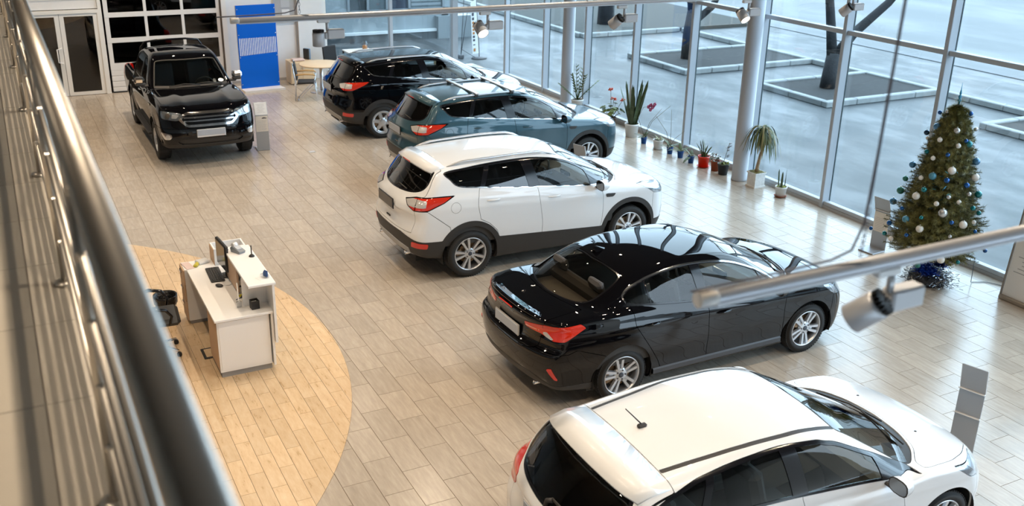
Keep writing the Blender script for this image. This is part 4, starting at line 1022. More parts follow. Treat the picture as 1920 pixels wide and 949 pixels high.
# the black one wears six-spoke covers
CP = wheel_parts('cover6', 0.349, 0.25); cov = None
for w_ in [c for c in suv_black.children if c.name.startswith('wheel') and 'arch' not in c.name]:
    for k in list(w_.children):
        if k.name.startswith('wheel_nuts'): bpy.data.objects.remove(k)
        elif k.name.startswith('rim'):
            if cov is None: tmp_ = CP['rim'][0].build('rim', M_ALLOY); cov = tmp_.data; bpy.data.objects.remove(tmp_)
            k.data = cov

for o_ in suv_white.children_recursive:
    if o_.name.startswith('number_plate'): o_.material_slots[0].link = 'OBJECT'; o_.material_slots[0].material = M_PLATE2

# ================================================================== SEDAN AND HATCHBACK (shared builder, own outlines)
def finish_low(sp):
    F, lo, hi = SHAPES[sp['shape']](); ct = Cutter(F, lo, hi, sp.get('res', 0.022)); pnt = sp['paint']
    car = thing(sp['name'], sp['label'], 'car', sp['loc'], sp['rz'])
    RX, FX = sp['axles']; HZ = sp['R']; RA = sp['arch']
    hub = lambda x, z: np.minimum(np.hypot(x-RX, z-HZ), np.hypot(x-FX, z-HZ))
    ct.drop(lambda x, y, z, N: np.maximum(hub(x, z)-RA, 0.45-y))
    dlo = smooth_closed(sp['dlo'], 4); zb = lambda x: np.interp(x, [p[0] for p in sp['belt']], [p[1] for p in sp['belt']])
    glazing(ct, car, dlo, sp['pillars'], tri=sp.get('tri'), glasses=sp['glasses'], full_chrome=(lambda x, z: zb(x)+0.022-z) if sp.get('chrome') else None)
    rg = sp['rear_glass']; f = sp['rear_proj'](rg, sp['rear_lim']); w = ct.cut(f, 0.002)
    part('rear_window', both(offset(sub(w, lambda *a: f(*a)+0.022), -0.004)), sp['rear_mat'], car); part('rear_window_surround', both(flange(offset(sub(w, lambda *a: -(f(*a)+0.022)), -0.002), 0.02)), M_GLOSSBLK, car)
    ws = sp['windscreen']; g_ = top_poly(ws, 0.8); w = ct.cut(g_, 0.002); cw = sp['cowl']
    fn = lambda *a: np.maximum(g_(*a)+0.025, a[0]+cw[1]*(a[1]/0.7)**2-cw[0])
    part('windscreen', both(offset(sub(w, fn), -0.004)), G_WIND, car); part('windscreen_surround', both(flange(offset(sub(w, lambda *a: -fn(*a)), -0.008), 0.02)), M_CLAD, car)
    if sp.get('ditch'):
        d = ct.cut(lambda x, y, z, N: np.maximum(np.maximum(np.abs(y-np.interp(x, sp['ditch'][0], sp['ditch'][1]))-0.020, np.maximum(sp['ditch'][0][0]-x, x-sp['ditch'][0][-1])), 1.2-z), 0.001)
        for g in (lambda m: m, mirror): part('roof_ditch_strip', g(flange(offset(d, -0.004), 0.012)), M_CLAD, car)
    # tail lamps
    tl = rear_wrap(sp['tail']); a = ct.cut(tl, 0.002)
    for g in (lambda m: m, mirror):
        o = part('tail_lamp', g(flange(offset(a, 0.004), 0.02)), M_RED2, car)
        if sp.get('tail_clear'):
            c = sub(a, rear_wrap(sp['tail_clear'])); part('reversing_lens', g(flange(offset(c, 0.008), 0.006)), M_CLEAR, o)
        if sp.get('tail_split'): c = sub(a, lambda x, y, z, N: np.abs(x+y-0.9-sp['tail_split']-0.15*(z-0.95))-0.004); part('lamp_seam', g(offset(c, 0.006)), M_GLOSSBLK, o)
        if sp.get('tail_bar'): c = sub(a, rear_wrap(sp['tail_bar'])); part('light_guide', g(flange(offset(c, 0.008), 0.006)), mat('pink_lamp_bar', (0.75, 0.30, 0.22), 0.1, coat=1.0), o)
    hl = front_wrap(rnd(sp['head'], 0.15, 1)); a = ct.cut(hl, 0.003)
    for g in (lambda m: m, mirror):
        o = part('headlamp', g(flange(offset(a, -0.012), 0.03)), M_HEAD, car)
        c = sub(a, front_wrap(sp['head_inner'])); part('lamp_housing', g(flange(offset(c, -0.006), 0.008)), M_SATIN, o)
        part('lamp_lens', g(offset(a, 0.0)), glass('lamp_lens_glass', (0.86, 0.88, 0.9), 1.2), o)
    gr = front_poly(rnd(sp['grille'], 0.2, 1), 1.7); a = ct.cut(gr, 0.001); part('grille', both(offset(a, -0.012)), M_GLOSSBLK, car)
    h = ct.cut(top_poly(rnd(sp['hood'], 0.15), 0.6)); part('bonnet', both(flange(h, 0.015)), pnt, car)
    doors = []
    for nm in ('front_door', 'rear_door'):
        d = ct.cut(side_poly(sp[nm]))
        for sd, g in ((-1, mirror), (1, lambda m: m)): doors.append((nm, sd, part(nm, g(flange(d, 0.02)), pnt, car)))
    for nm, x, z in sp['handles']:
        for b, sd in door_handle(car, F, x, z, pnt, 0.21):
            b.build('door_handle', pnt, [q[2] for q in doors if q[0] == nm and q[1] == sd][0])
    t_ = ct.cut(sp['boot']); boot = part(sp['boot_name'], both(flange(t_, 0.02)), pnt, car)
    if sp.get('fuel'):
        cx_, cz_ = sp['fuel']; a = ct.cut(side_poly([(cx_+0.075*math.cos(2*PI*i/24), cz_+0.07*math.sin(2*PI*i/24)) for i in range(24)]), 0.002); part('fuel_flap', mirror(flange(a, 0.01)), pnt, car); part('quarter_patch', flange(a, 0.01), pnt, car)
    rb = ct.cut(side_poly_all(sp['rear_bumper'])); 
    low = sub(rb, lambda x, y, z, N: z-sp['diffuser'](x, y)); up = sub(rb, lambda x, y, z, N: -(z-sp['diffuser'](x, y)))
    part('rear_bumper', both(flange(up, 0.015)), pnt, car); part('rear_bumper_valance', both(flange(offset(low, 0.003), 0.015)), M_CLAD, car)
    for P in sp['reflectors']:
        a = sub(rb, rear_wrap(P))
        for g in (lambda m: m, mirror): part('rear_reflector', g(flange(offset(a, 0.008), 0.01)), M_RED, car)
    fb = ct.cut(side_poly_all(sp['front_bumper'])); part('front_bumper', both(flange(fb, 0.015)), pnt, car)
    part('body_shell', both(flange(ct.rest, 0.015)), pnt, car)
    ins = sub(ct.whole, lambda x, y, z, N: np.maximum(np.maximum(sp['cab'][0]-x, x-sp['cab'][1]), 0.45-z))
    for q in (side_poly(dlo), f, g_): ins = sub(ins, lambda *a, q=q: -q(*a))
    part('cabin_lining', both(offset(ins, -0.035)), M_INT, car)
    # sill strip
    for sd in (-1, 1):
        b = MB(); xs = np.linspace(RX+RA+0.03, FX-RA-0.03, 12); V = []
        for x in xs:
            y = half_width(F, x, 0.30)
            for dy, z in ((0.0, 0.31), (0.016, 0.295), (0.016, 0.245), (-0.06, 0.205)): V.append((x, sd*(y+dy), z))
        b.add(V, [(4*i+j, 4*i+j+1, 4*i+5+j, 4*i+4+j) for i in range(len(xs)-1) for j in range(3)], False); b.build('sill_strip', mat('dark_sill_plastic', (0.05, 0.05, 0.055), 0.4), car)
    px, pz = sp['plate']
    MB().rbox((px-0.006, 0, pz), (0.02, 0.52, 0.115), 0.004).build('number_plate', M_PLATE, boot)
    MB().rbox((px, 0, pz-0.005), (0.02, 0.545, 0.14), 0.004).build('plate_frame', sp.get('plate_frame', M_CLEAR), boot)
    b = MB()
    for (x0, y0), (x1, y1) in sp['wipers']:
        b.tube([(x0, y0, top_z(F, x0, y0)+0.012), ((x0+x1)/2, (y0+y1)/2, top_z(F, (x0+x1)/2, (y0+y1)/2)+0.018), (x1, y1, top_z(F, x1, y1)+0.012)], 0.008, 6)
    b.build('windscreen_wipers', M_CLAD, car)
    mirror_unit(car, F, *sp['mirror'], pnt, 0.82)
    arch_liner(car, [(RX, HZ), (FX, HZ)], RA, F)
    MB().bb(sp['cab'][0]-0.2, FX+0.6, -0.52, 0.52, 0.20, 0.34).bb(RX+RA+0.05, FX-RA-0.05, -0.78, 0.78, 0.21, 0.36).build('underbody', M_DARK, car)
    cabin(car, sp['cabin'])
    place_wheels(car, sp['wheel'], (RX, FX), 1.56, HZ, sp['rim'], 0.205)
    return car, F, boot
def side_poly_all(P): return lambda x, y, z, N: sdf_poly(P, x, z)

sedan, F_SED, boot_s = finish_low(dict(
    shape='sedan', name='sedan', label='black four-door sedan with silver window strip and red tail lamps', loc=(6.909, 8.895, 0), rz=math.radians(1.09), paint=P_BLACK,
    axles=(-1.355, 1.355), R=0.318, arch=0.385, rim=0.232, wheel='star5', rear_mat=glass('tinted_rear_glass', (0.55, 0.52, 0.46), 1.0),
    dlo=[(-1.322, 1.195), (-1.315, 1.165), (-1.243, 1.104), (-0.85, 1.062), (-0.418, 1.018), (0.05, 0.972), (0.5, 0.936), (0.94, 0.915), (0.955, 0.925), (0.81, 1.055), (0.62, 1.172), (0.41, 1.270), (0.19, 1.345), (-0.07, 1.388), (-0.30, 1.401), (-0.524, 1.402), (-0.75, 1.382), (-0.977, 1.345), (-1.196, 1.279), (-1.285, 1.232)],
    belt=[(-1.4, 1.12), (-1.243, 1.104), (-0.418, 1.018), (0.5, 0.936), (1.0, 0.905)], chrome=True,
    pillars=[(-0.985, 1.06, -1.02, 1.36, 0.022), (-0.275, 1.0, -0.325, 1.42, 0.13), (0.60, 0.92, 0.55, 1.25, 0.03)], tri=True, glasses=[G_CLEAR, G_CLEAR, G_CLEAR],
    rear_glass=rnd([(-1.235, -0.2), (-1.235, 0), (-1.20, 0.35), (-1.19, 0.50), (-1.28, 0.555), (-1.45, 0.575), (-1.62, 0.565), (-1.755, 0.46), (-1.84, 0.25), (-1.865, 0), (-1.865, -0.2)], 0.22, 2), rear_proj=lambda P, l: (lambda x, y, z, N: np.maximum(sdf_poly(P, x, y), 1.0-z)), rear_lim=0,
    windscreen=rnd([(1.355, -0.2), (1.355, 0), (1.32, 0.3), (1.21, 0.55), (1.04, 0.70), (0.96, 0.705), (0.55, 0.64), (0.20, 0.565), (0.19, 0.50), (0.27, 0.25), (0.285, 0), (0.285, -0.2)], 0.2, 2), cowl=(1.27, 0.25),
    tail=[(-2.87, 0.955), (-2.50, 1.005), (-1.97, 1.040), (-1.885, 0.995), (-2.15, 0.872), (-2.335, 0.862), (-2.56, 0.900), (-2.85, 0.905)],
    tail_clear=[(-2.545, 0.918), (-2.46, 0.938), (-2.325, 0.876), (-2.405, 0.866)], tail_bar=[(-2.85, 0.935), (-2.60, 0.945), (-2.57, 0.925), (-2.83, 0.918)], tail_split=-2.53,
    head=[(1.52, 0.885), (1.75, 0.865), (2.1, 0.82), (2.35, 0.76), (2.33, 0.70), (2.0, 0.685), (1.72, 0.725)], head_inner=[(1.65, 0.845), (1.95, 0.81), (1.9, 0.73), (1.74, 0.745)],
    grille=[(-0.2, 0.70), (0.45, 0.69), (0.55, 0.60), (0.42, 0.48), (-0.2, 0.48)],
    hood=[(1.39, -0.2), (1.385, 0), (1.35, 0.3), (1.24, 0.55), (1.08, 0.70), (1.10, 0.80), (1.5, 0.785), (1.85, 0.70), (2.05, 0.45), (2.12, 0.2), (2.13, 0), (2.13, -0.2)],
    front_door=[(-0.25, 1.0), (-0.222, 0.90), (-0.198, 0.475), (-0.185, 0.285), (0.965, 0.27), (0.945, 0.45), (0.928, 0.62), (0.93, 0.80), (0.945, 0.90), (0.94, 0.95), (-0.25, 1.05)],
    rear_door=[(-1.245, 1.10), (-1.24, 1.05), (-1.222, 0.90), (-1.045, 0.645), (-0.88, 0.40), (-0.83, 0.285), (-0.185, 0.285), (-0.198, 0.475), (-0.222, 0.90), (-0.25, 1.0), (-0.25, 1.1), (-1.22, 1.17)],
    handles=[('rear_door', -1.01, 0.885), ('front_door', -0.01, 0.838)],
    boot=lambda x, y, z, N: np.maximum(sdf_poly(rnd([(-0.2, 0.70), (0.39, 0.695), (0.575, 0.745), (0.592, 0.85), (0.622, 1.0), (0.63, 1.2), (-0.2, 1.2)], 0.15), y, z), x+1.885-0.11*(y/0.6)**2), boot_name='boot_lid',
    rear_bumper=[(-2.7, 0.77), (-2.30, 0.745), (-2.06, 0.725), (-1.95, 0.76), (-1.58, 0.62), (-1.5, 0.1), (-2.7, 0.1)], diffuser=lambda x, y: 0.435-0.12*np.clip((y-0.5)/0.4, 0, 1),
    reflectors=[[(-2.41, 0.56), (-2.33, 0.575), (-2.225, 0.425), (-2.275, 0.43)]], front_bumper=[(1.72, 0.72), (2.6, 0.68), (2.6, 0.05), (1.72, 0.05)],
    cab=(-1.85, 1.0), plate=(-2.335, 0.815), wipers=[((1.28, -0.15), (1.05, 0.45)), ((1.18, -0.5), (1.17, 0.0))], mirror=(0.70, 0.965),
    cabin=dict(x0=-1.75, x1=0.80, zf=0.30, hw=0.78, roof=1.4, seat=-0.12, rseat=-0.98, belt=0.94)))
# boot lip spoiler, parcel shelf, fin aerial, exhaust
b = MB(); V = []
for i in range(15):
    y = -0.60+1.20*i/14; xr = rear_x(F_SED, y, 1.05)
    V += [(xr+0.10, y, 1.085-0.035*(y/0.6)**4), (xr-0.006, y, 1.082-0.035*(y/0.6)**4), (xr-0.014, y, 1.068-0.035*(y/0.6)**4), (xr+0.03, y, 1.045-0.035*(y/0.6)**4)]
b.add(V, [(4*i+j, 4*i+(j+1) % 4, 4*i+4+(j+1) % 4, 4*i+4+j) for i in range(14) for j in range(4)]+[(0, 1, 2, 3), (59, 58, 57, 56)], True).build('boot_lip', P_BLACK, boot_s)
MB().rbox((rear_x(F_SED, 0.0, 1.03)-0.006, 0.03, 1.035), (0.012, 0.30, 0.016), 0.004).build('high_brake_lamp', M_RED, boot_s)
MB().bb(-1.80, -1.35, -0.6, 0.6, 0.955, 0.975).build('parcel_shelf', M_INTG, sedan)
fz = top_z(F_SED, -1.07, 0.0)
MB().add([(-0.98, 0.10, fz-0.004), (-1.02, 0.065, fz-0.004), (-1.16, 0.06, fz-0.012), (-1.17, 0.14, fz-0.012), (-1.02, 0.135, fz-0.004), (-1.145, 0.10, fz+0.055), (-1.17, 0.10, fz+0.05)], [(0, 1, 5), (0, 5, 4), (1, 2, 6, 5), (4, 5, 6, 3), (2, 3, 6)], False).build('fin_aerial', P_BLACK, sedan)
MB().lathe([(0.022, 0), (0.024, 0.12), (0.020, 0.12), (0.018, 0)], 14, (-2.14, -0.50, 0.27), Matrix.Rotation(-PI/2, 3, 'Y'), True, False, False).build('exhaust_tip', M_CHROME, sedan)

hatch, F_HAT, gate_h = finish_low(dict(
    shape='hatch', name='hatchback', label='white five-door hatchback with roof aerial rod, nearest car in front', loc=(5.296, 5.473, 0), rz=math.radians(-0.97), paint=P_WHITE, res=0.018,
    axles=(-1.324, 1.324), R=0.318, arch=0.375, rim=0.232, wheel='multi10', rear_mat=glass('tinted_hatch_glass', (0.30, 0.29, 0.26), 1.0),
    dlo=[(-1.66, 1.17), (-1.60, 1.12), (-1.2, 1.095), (-0.61, 1.072), (-0.343, 1.056), (0.07, 1.022), (0.5, 0.980), (0.95, 0.910), (0.965, 0.918), (0.77, 1.02), (0.47, 1.185), (0.17, 1.327), (0.02, 1.370), (-0.09, 1.393), (-0.40, 1.415), (-0.75, 1.406), (-1.08, 1.372), (-1.27, 1.341), (-1.55, 1.262)],
    belt=[(-1.7, 1.13), (-0.343, 1.056), (0.5, 0.980), (1.0, 0.90)], chrome=False,
    pillars=[(-1.23, 1.09, -1.05, 1.42, 0.06), (-0.31, 1.04, -0.36, 1.43, 0.15), (0.55, 0.96, 0.47, 1.25, 0.03)], tri=True, glasses=[G_CLEAR, G_CLEAR, G_CLEAR],
    rear_glass=rnd([(-0.2, 0.945), (0.30, 0.945), (0.56, 0.96), (0.675, 1.02), (0.685, 1.14), (0.635, 1.30), (0.55, 1.345), (-0.2, 1.375)], 0.25, 2), rear_proj=rear_poly, rear_lim=-1.60,
    windscreen=rnd([(1.30, -0.2), (1.30, 0), (1.275, 0.3), (1.18, 0.55), (1.02, 0.71), (0.95, 0.715), (0.55, 0.645), (0.24, 0.575), (0.215, 0.52), (0.20, 0.25), (0.19, 0), (0.19, -0.2)], 0.2, 2), cowl=(1.20, 0.22),
    tail=[(-2.22, 0.98), (-2.05, 1.05), (-1.90, 1.05), (-1.85, 0.95), (-1.92, 0.82), (-2.2, 0.78), (-2.40, 0.80), (-2.40, 0.90)],
    head=[(1.36, 0.885), (1.58, 0.865), (1.93, 0.825), (2.12, 0.795), (2.10, 0.72), (1.82, 0.69), (1.56, 0.74)], head_inner=[(1.58, 0.845), (1.95, 0.81), (1.95, 0.76), (1.7, 0.76)],
    grille=[(-0.2, 0.60), (0.40, 0.60), (0.55, 0.42), (-0.2, 0.38)],
    hood=[(1.335, -0.2), (1.33, 0), (1.30, 0.3), (1.21, 0.55), (1.05, 0.72), (1.07, 0.82), (1.40, 0.80), (1.62, 0.72), (1.90, 0.52), (2.02, 0.25), (2.04, 0), (2.04, -0.2)],
    front_door=[(-0.30, 1.03), (-0.26, 0.90), (-0.22, 0.50), (-0.21, 0.285), (0.90, 0.27), (0.87, 0.45), (0.80, 0.66), (0.76, 0.80), (0.735, 0.88), (0.745, 0.99), (-0.30, 1.08)],
    rear_door=[(-1.30, 1.09), (-1.25, 0.90), (-1.03, 0.64), (-0.87, 0.40), (-0.83, 0.285), (-0.21, 0.285), (-0.22, 0.50), (-0.26, 0.90), (-0.30, 1.03), (-0.30, 1.10), (-1.28, 1.14)],
    handles=[('rear_door', -1.02, 0.93), ('front_door', -0.05, 0.89)],
    boot=lambda x, y, z, N: np.maximum(sdf_poly([(-0.2, 0.58), (0.55, 0.60), (0.60, 0.78), (0.66, 0.92), (0.73, 1.02), (0.74, 1.16), (0.70, 1.28), (0.66, 1.40), (-0.2, 1.5)], y, z), x+1.43-0.02*(y/0.6)**2), boot_name='tailgate',
    rear_bumper=[(-2.6, 0.79), (-1.92, 0.79), (-1.55, 0.60), (-1.5, 0.1), (-2.6, 0.1)], diffuser=lambda x, y: 0.36+0*x,
    reflectors=[[(-2.35, 0.40), (-2.20, 0.40), (-2.20, 0.44), (-2.35, 0.44)]], front_bumper=[(1.70, 0.72), (2.6, 0.68), (2.6, 0.05), (1.70, 0.05)], ditch=([-1.41, -1.06, -0.69, -0.29, 0.0, 0.225], [0.500, 0.523, 0.552, 0.558, 0.550, 0.535]),
    cab=(-1.75, 0.98), plate=(-2.13, 0.80), wipers=[((1.24, -0.15), (1.02, 0.45)), ((1.14, -0.5), (1.13, 0.0))], mirror=(0.55, 0.96),
    cabin=dict(x0=-1.65, x1=0.78, zf=0.30, hw=0.78, roof=1.4, seat=-0.15, rseat=-0.95, belt=0.94)))
b = MB(); V = []; n = 15
for i in range(n):
    y = -0.665+1.33*i/(n-1); q = abs(y)/0.665; dz = -0.045*(abs(y)/0.62)**2-0.015*q**8; dx = 0.07*q**2+0.05*q**8
    V += [(-1.44+0.02*q*q, y, top_z(F_HAT, -1.44+0.02*q*q, y)+0.001), (-1.64+dx*0.6, y, 1.398+dz), (-1.825+dx, y, 1.362+dz), (-1.825+dx, y, 1.350+dz), (-1.66+dx*0.6, y, 1.35+dz), (-1.52, y, 1.36+dz)]
b.add(V, [(6*i+j, 6*i+(j+1) % 6, 6*i+6+(j+1) % 6, 6*i+6+j) for i in range(n-1) for j in range(6)]+[(0, 1, 2, 3, 4, 5), tuple(6*(n-1)+j for j in (5, 4, 3, 2, 1, 0))], True).build('roof_spoiler', P_WHITE, gate_h)
az = top_z(F_HAT, -1.23, 0.03)
a_ = MB().rbox((-1.235, 0.02, az+0.012), (0.085, 0.045, 0.035), 0.014).build('aerial_foot', M_CLAD, hatch)
MB().tube([(-1.24, 0.02, az+0.025), (-1.40, 0.02, az+0.20)], [0.006, 0.004], 8).build('aerial_rod', M_CLAD, a_)
b = MB().tube([(-2.085, 0.0, 0.955), (-2.075, 0.0, 1.0), (-2.05, -0.05, 1.025)], 0.022, 8); b.tube([(-2.05, -0.03, 1.03), (-2.02, -0.36, 1.00)], 0.012, 6).build('rear_wiper', M_CLAD, gate_h)
for y in (-0.35, 0.35): MB().ball((1.45, y, top_z(F_HAT, 1.45, y)), 0.012, 8, 6, (1.4, 1, 0.6)).build('washer_jet', M_CLAD, hatch)

# ================================================================== PICKUP
def build_truck():
    F, lo, hi = shape_truck(); ct = Cutter(F, lo, hi, 0.022); pnt = P_BLACK
    car = thing('pickup_truck', 'black double-cab pickup truck with chrome grille facing the viewer', 'car', (3.385, 21.6, 0), math.radians(-90))
    RX, FX, HZ, RA = -1.61, 1.61, 0.385, 0.46
    hub = lambda x, z: np.minimum(np.hypot(x-RX, z-HZ), np.hypot(x-FX, z-HZ))
    ct.drop(lambda x, y, z, N: np.maximum(hub(x, z)-RA, 0.45-y))
    dlo = rnd([(-1.12, 1.225), (-0.3, 1.215), (0.70, 1.225), (0.55, 1.38), (0.28, 1.595), (0.12, 1.675), (-0.15, 1.71), (-0.85, 1.71), (-1.02, 1.66), (-1.10, 1.50)], 0.18, 2)
    glazing(ct, car, dlo, [(-0.27, 1.2, -0.33, 1.75, 0.11)], glasses=[G_DARK, G_CLEAR])
    ws = rnd([(1.03, -0.2), (1.03, 0), (1.0, 0.35), (0.82, 0.725), (0.76, 0.73), (0.26, 0.61), (0.25, 0.55), (0.345, 0.2), (0.36, 0), (0.36, -0.2)], 0.15, 2); g_ = top_poly(ws, 1.0); w = ct.cut(g_, 0.002)
    fn = lambda *a: np.maximum(g_(*a)+0.022, a[0]+0.20*(a[1]/0.7)**2-0.97)
    part('windscreen', both(offset(sub(w, fn), -0.004)), G_WIND, car); part('windscreen_surround', both(flange(offset(sub(w, lambda *a: -fn(*a)), -0.006), 0.02)), M_CLAD, car)
    rw = rear_poly(rnd([(-0.2, 1.28), (0.60, 1.28), (0.56, 1.66), (-0.2, 1.68)], 0.15), -1.0); w = ct.cut(lambda *a: np.maximum(rw(*a), 1.2-a[2]), 0.002); part('rear_window', both(offset(w, -0.004)), G_DARK, car)
    hl = front_wrap(rnd([(2.17, 1.07), (2.32, 1.10), (2.80, 1.05), (2.86, 1.00), (2.76, 0.905), (2.40, 0.93), (2.22, 0.97)], 0.12, 1)); a = ct.cut(hl, 0.003)
    for g in (lambda m: m, mirror):
        o = part('headlamp', g(flange(offset(a, -0.03), 0.03)), M_HEAD, car)
        c = sub(a, front_wrap([(2.40+0.10+0.065*math.cos(2*PI*i/20), 1.0+0.06*math.sin(2*PI*i/20)) for i in range(20)])); part('projector_lens', g(flange(offset(c, -0.005), 0.02)), M_CHROME, o)
        c = sub(a, front_wrap([(2.60, 1.035), (2.78, 1.02), (2.72, 0.95), (2.60, 0.955)])); part('lamp_block', g(flange(offset(c, -0.01), 0.015)), M_CLEAR, o)
        part('lamp_lens', g(a), glass('lamp_lens_glass', (0.86, 0.88, 0.9), 1.2), o)
    fo = front_wrap(rnd([(2.26, 0.70), (2.62, 0.665), (2.64, 0.60), (2.58, 0.555), (2.42, 0.55)], 0.15)); a = ct.cut(fo, 0.002)
    for g in (lambda m: m, mirror):
        o = part('fog_lamp_bezel', g(flange(offset(a, 0.004), 0.02)), M_CHROME, car)
        c = sub(a, front_wrap([(2.53+0.055*math.cos(2*PI*i/18), 0.607+0.045*math.sin(2*PI*i/18)) for i in range(18)])); part('fog_lamp', g(flange(offset(c, 0.012), 0.012)), M_CLEAR, o)
    P = [(-0.2, 1.058), (0.40, 1.056), (0.475, 1.03), (0.565, 0.935), (0.53, 0.885), (0.43, 0.795), (0.38, 0.785), (-0.2, 0.785)]
    gr = front_poly(rnd(P, 0.12, 1), 1.9); a = ct.cut(gr, 0.001)
    part('grille_frame', both(flange(offset(sub(a, lambda *q: -(gr(*q)+0.045)), 0.018), 0.04)), M_CHROME, car)
    inn = sub(a, lambda *q: gr(*q)+0.045); gm_ = part('grille_mesh', both(offset(inn, -0.03)), M_GLOSSBLK, car)
    for z0, z1 in ((0.945, 0.975), (0.885, 0.912)):
        c = sub(inn, lambda x, y, z, N: np.maximum(np.maximum(z-z1, z0-z), y-0.47)); part('grille_bar', both(flange(offset(c, 0.006), 0.03)), M_CHROME, car)
    c = sub(inn, lambda x, y, z, N: np.maximum(np.maximum(z-0.985, 0.87-z), np.abs(y-0.36)-0.012))
    for g in (lambda m: m, mirror): part('grille_strut', g(flange(offset(c, 0.002), 0.03)), M_GLOSSBLK, car)
    # lower air intake
    lg = front_poly(rnd([(-0.2, 0.56), (0.55, 0.56), (0.62, 0.50), (0.50, 0.44), (-0.2, 0.44)], 0.15), 1.9); a = ct.cut(lg, 0.002); part('lower_grille', both(offset(a, -0.02)), M_CLAD, car)
    h = ct.cut(top_poly(rnd([(1.08, -0.2), (1.08, 0), (1.04, 0.4), (0.86, 0.74), (0.95, 0.815), (1.6, 0.82), (2.05, 0.80), (2.30, 0.60), (2.40, 0.3), (2.41, 0), (2.41, -0.2)], 0.12), 0.9)); part('bonnet', both(flange(h, 0.015)), pnt, car)
    fd = [(-0.25, 1.22), (-0.25, 0.45), (0.95, 0.45), (0.98, 0.8), (0.86, 1.18), (0.80, 1.25), (-0.25, 1.25)]
    rd = [(-1.18, 1.22), (-1.18, 0.90), (-1.05, 0.55), (-1.0, 0.45), (-0.25, 0.45), (-0.25, 1.25), (-1.18, 1.25)]
    drs = []
    for nm, Q in (('front_door', fd), ('rear_door', rd)):
        d = ct.cut(side_poly(Q))
        for sd, g in ((-1, mirror), (1, lambda m: m)): drs.append((nm, sd, part(nm, g(flange(d, 0.02)), pnt, car)))
    for nm, x, z in (('rear_door', -1.0, 1.06), ('front_door', -0.08, 1.06)):
        for b, sd in door_handle(car, F, x, z, M_CHROME, 0.22): b.build('door_handle', M_CHROME, [q[2] for q in drs if q[0] == nm and q[1] == sd][0])
    tl = rear_wrap(rnd([(-2.85, 0.80), (-2.60, 0.80), (-2.58, 1.14), (-2.85, 1.14)], 0.1)); a = ct.cut(tl, 0.002)
    for g in (lambda m: m, mirror): part('tail_lamp', g(flange(offset(a, 0.004), 0.02)), M_RED, car)
    fb = ct.cut(side_poly_all([(1.9, 0.76), (2.9, 0.76), (2.9, 0.1), (1.9, 0.1)])); part('front_bumper', both(flange(sub(fb, lambda x, y, z, N: 0.45-z), 0.015)), pnt, car); part('bumper_skirt', both(flange(sub(fb, lambda x, y, z, N: z-0.45), 0.015)), M_CLAD, car)
    bed = ct.cut(lambda x, y, z, N: x+1.30); part('load_bed', both(flange(bed, 0.0)), pnt, car)
    part('body_shell', both(flange(ct.rest, 0.015)), pnt, car)
    ins = sub(ct.whole, lambda x, y, z, N: np.maximum(np.maximum(-1.15-x, x-0.85), 0.6-z))
    for q in (side_poly(dlo), rw, g_): ins = sub(ins, lambda *a, q=q: -q(*a))
    part('cabin_lining', both(offset(ins, -0.04)), M_INT, car)
    MB().rbox((2.575, 0, 0.68), (0.02, 0.52, 0.115), 0.004).build('number_plate', M_PLATE, car); MB().rbox((2.57, 0, 0.665), (0.02, 0.535, 0.15), 0.004).build('plate_frame', mat('white_plate_frame', (0.7, 0.7, 0.7), 0.4), car)
    for sd in (-1, 1):
        r = MB().rbox((0.15, sd*0.90, 0.415), (2.1, 0.16, 0.05), 0.02).build('running_board', M_CLAD, car)
        for k in range(5): MB().bb(-0.80, 1.10, sd*0.90-0.06+0.028*k, sd*0.90-0.05+0.028*k, 0.44, 0.446).build('tread_rib', mat('tread_rubber', (0.02, 0.02, 0.02), 0.8), r)
        # chrome mirrors
        y = half_width(F, 0.62, 1.15); c = Vector((0.62, sd*(y+0.12), 1.36)); b = MB()
        b.rbox(tuple(c), (0.12, 0.21, 0.15), 0.045, Matrix.Rotation(sd*0.10, 3, 'Z')); m_ = b.build('door_mirror', M_CHROME, car)
        MB().rbox((c.x+0.005, c.y-sd*0.01, c.z-0.075), (0.11, 0.19, 0.06), 0.025).build('mirror_base', M_CLAD, m_); MB().rbox((c.x+0.02, sd*(y+0.02), 1.25), (0.07, 0.16, 0.05), 0.02).build('mirror_arm', M_CLAD, m_)
        MB().rbox((c.x-0.063, c.y, c.z), (0.006, 0.175, 0.12), 0.002).build('mirror_glass', M_MIRR, m_)
    # hoop behind the cab, wipers, side repeater, sticker
    MB().tube([(-1.50, -0.70, 1.18), (-1.30, -0.64, 1.70), (-1.24, -0.56, 1.82), (-1.22, -0.3, 1.855), (-1.22, 0.3, 1.855), (-1.24, 0.56, 1.82), (-1.30, 0.64, 1.70), (-1.50, 0.70, 1.18)], 0.022, 10).build('roll_hoop', M_GLOSSBLK, car)
    for (x0, y0), (x1, y1) in (((0.99, 0.15), (0.93, -0.45)), ((0.88, 0.60), (0.96, 0.10))):
        MB().tube([(x0, y0, top_z(F, x0, y0)+0.012), ((x0+x1)/2, (y0+y1)/2, top_z(F, (x0+x1)/2, (y0+y1)/2)+0.018), (x1, y1, top_z(F, x1, y1)+0.012)], 0.009, 6).build('wiper', M_CLAD, car)
    for sd in (-1, 1): MB().rbox((1.18, sd*(half_width(F, 1.18, 1.0)+0.006), 1.0), (0.13, 0.02, 0.055), 0.012).build('wing_badge', M_CHROME, car)
    sx_, sy_ = 0.80, 0.60; sz_ = top_z(F, sx_, sy_); MB().lathe([(0.055, 0), (0.0001, 0.001)], 18, (sx_+0.006, sy_, sz_+0.014), Matrix.Rotation(math.radians(28), 3, 'Y'), False, False, False).build('windscreen_sticker', mat('white_sticker', (0.85, 0.86, 0.9), 0.5), car)
    arch_liner(car, [(RX, HZ), (FX, HZ)], RA, F, 0.50)
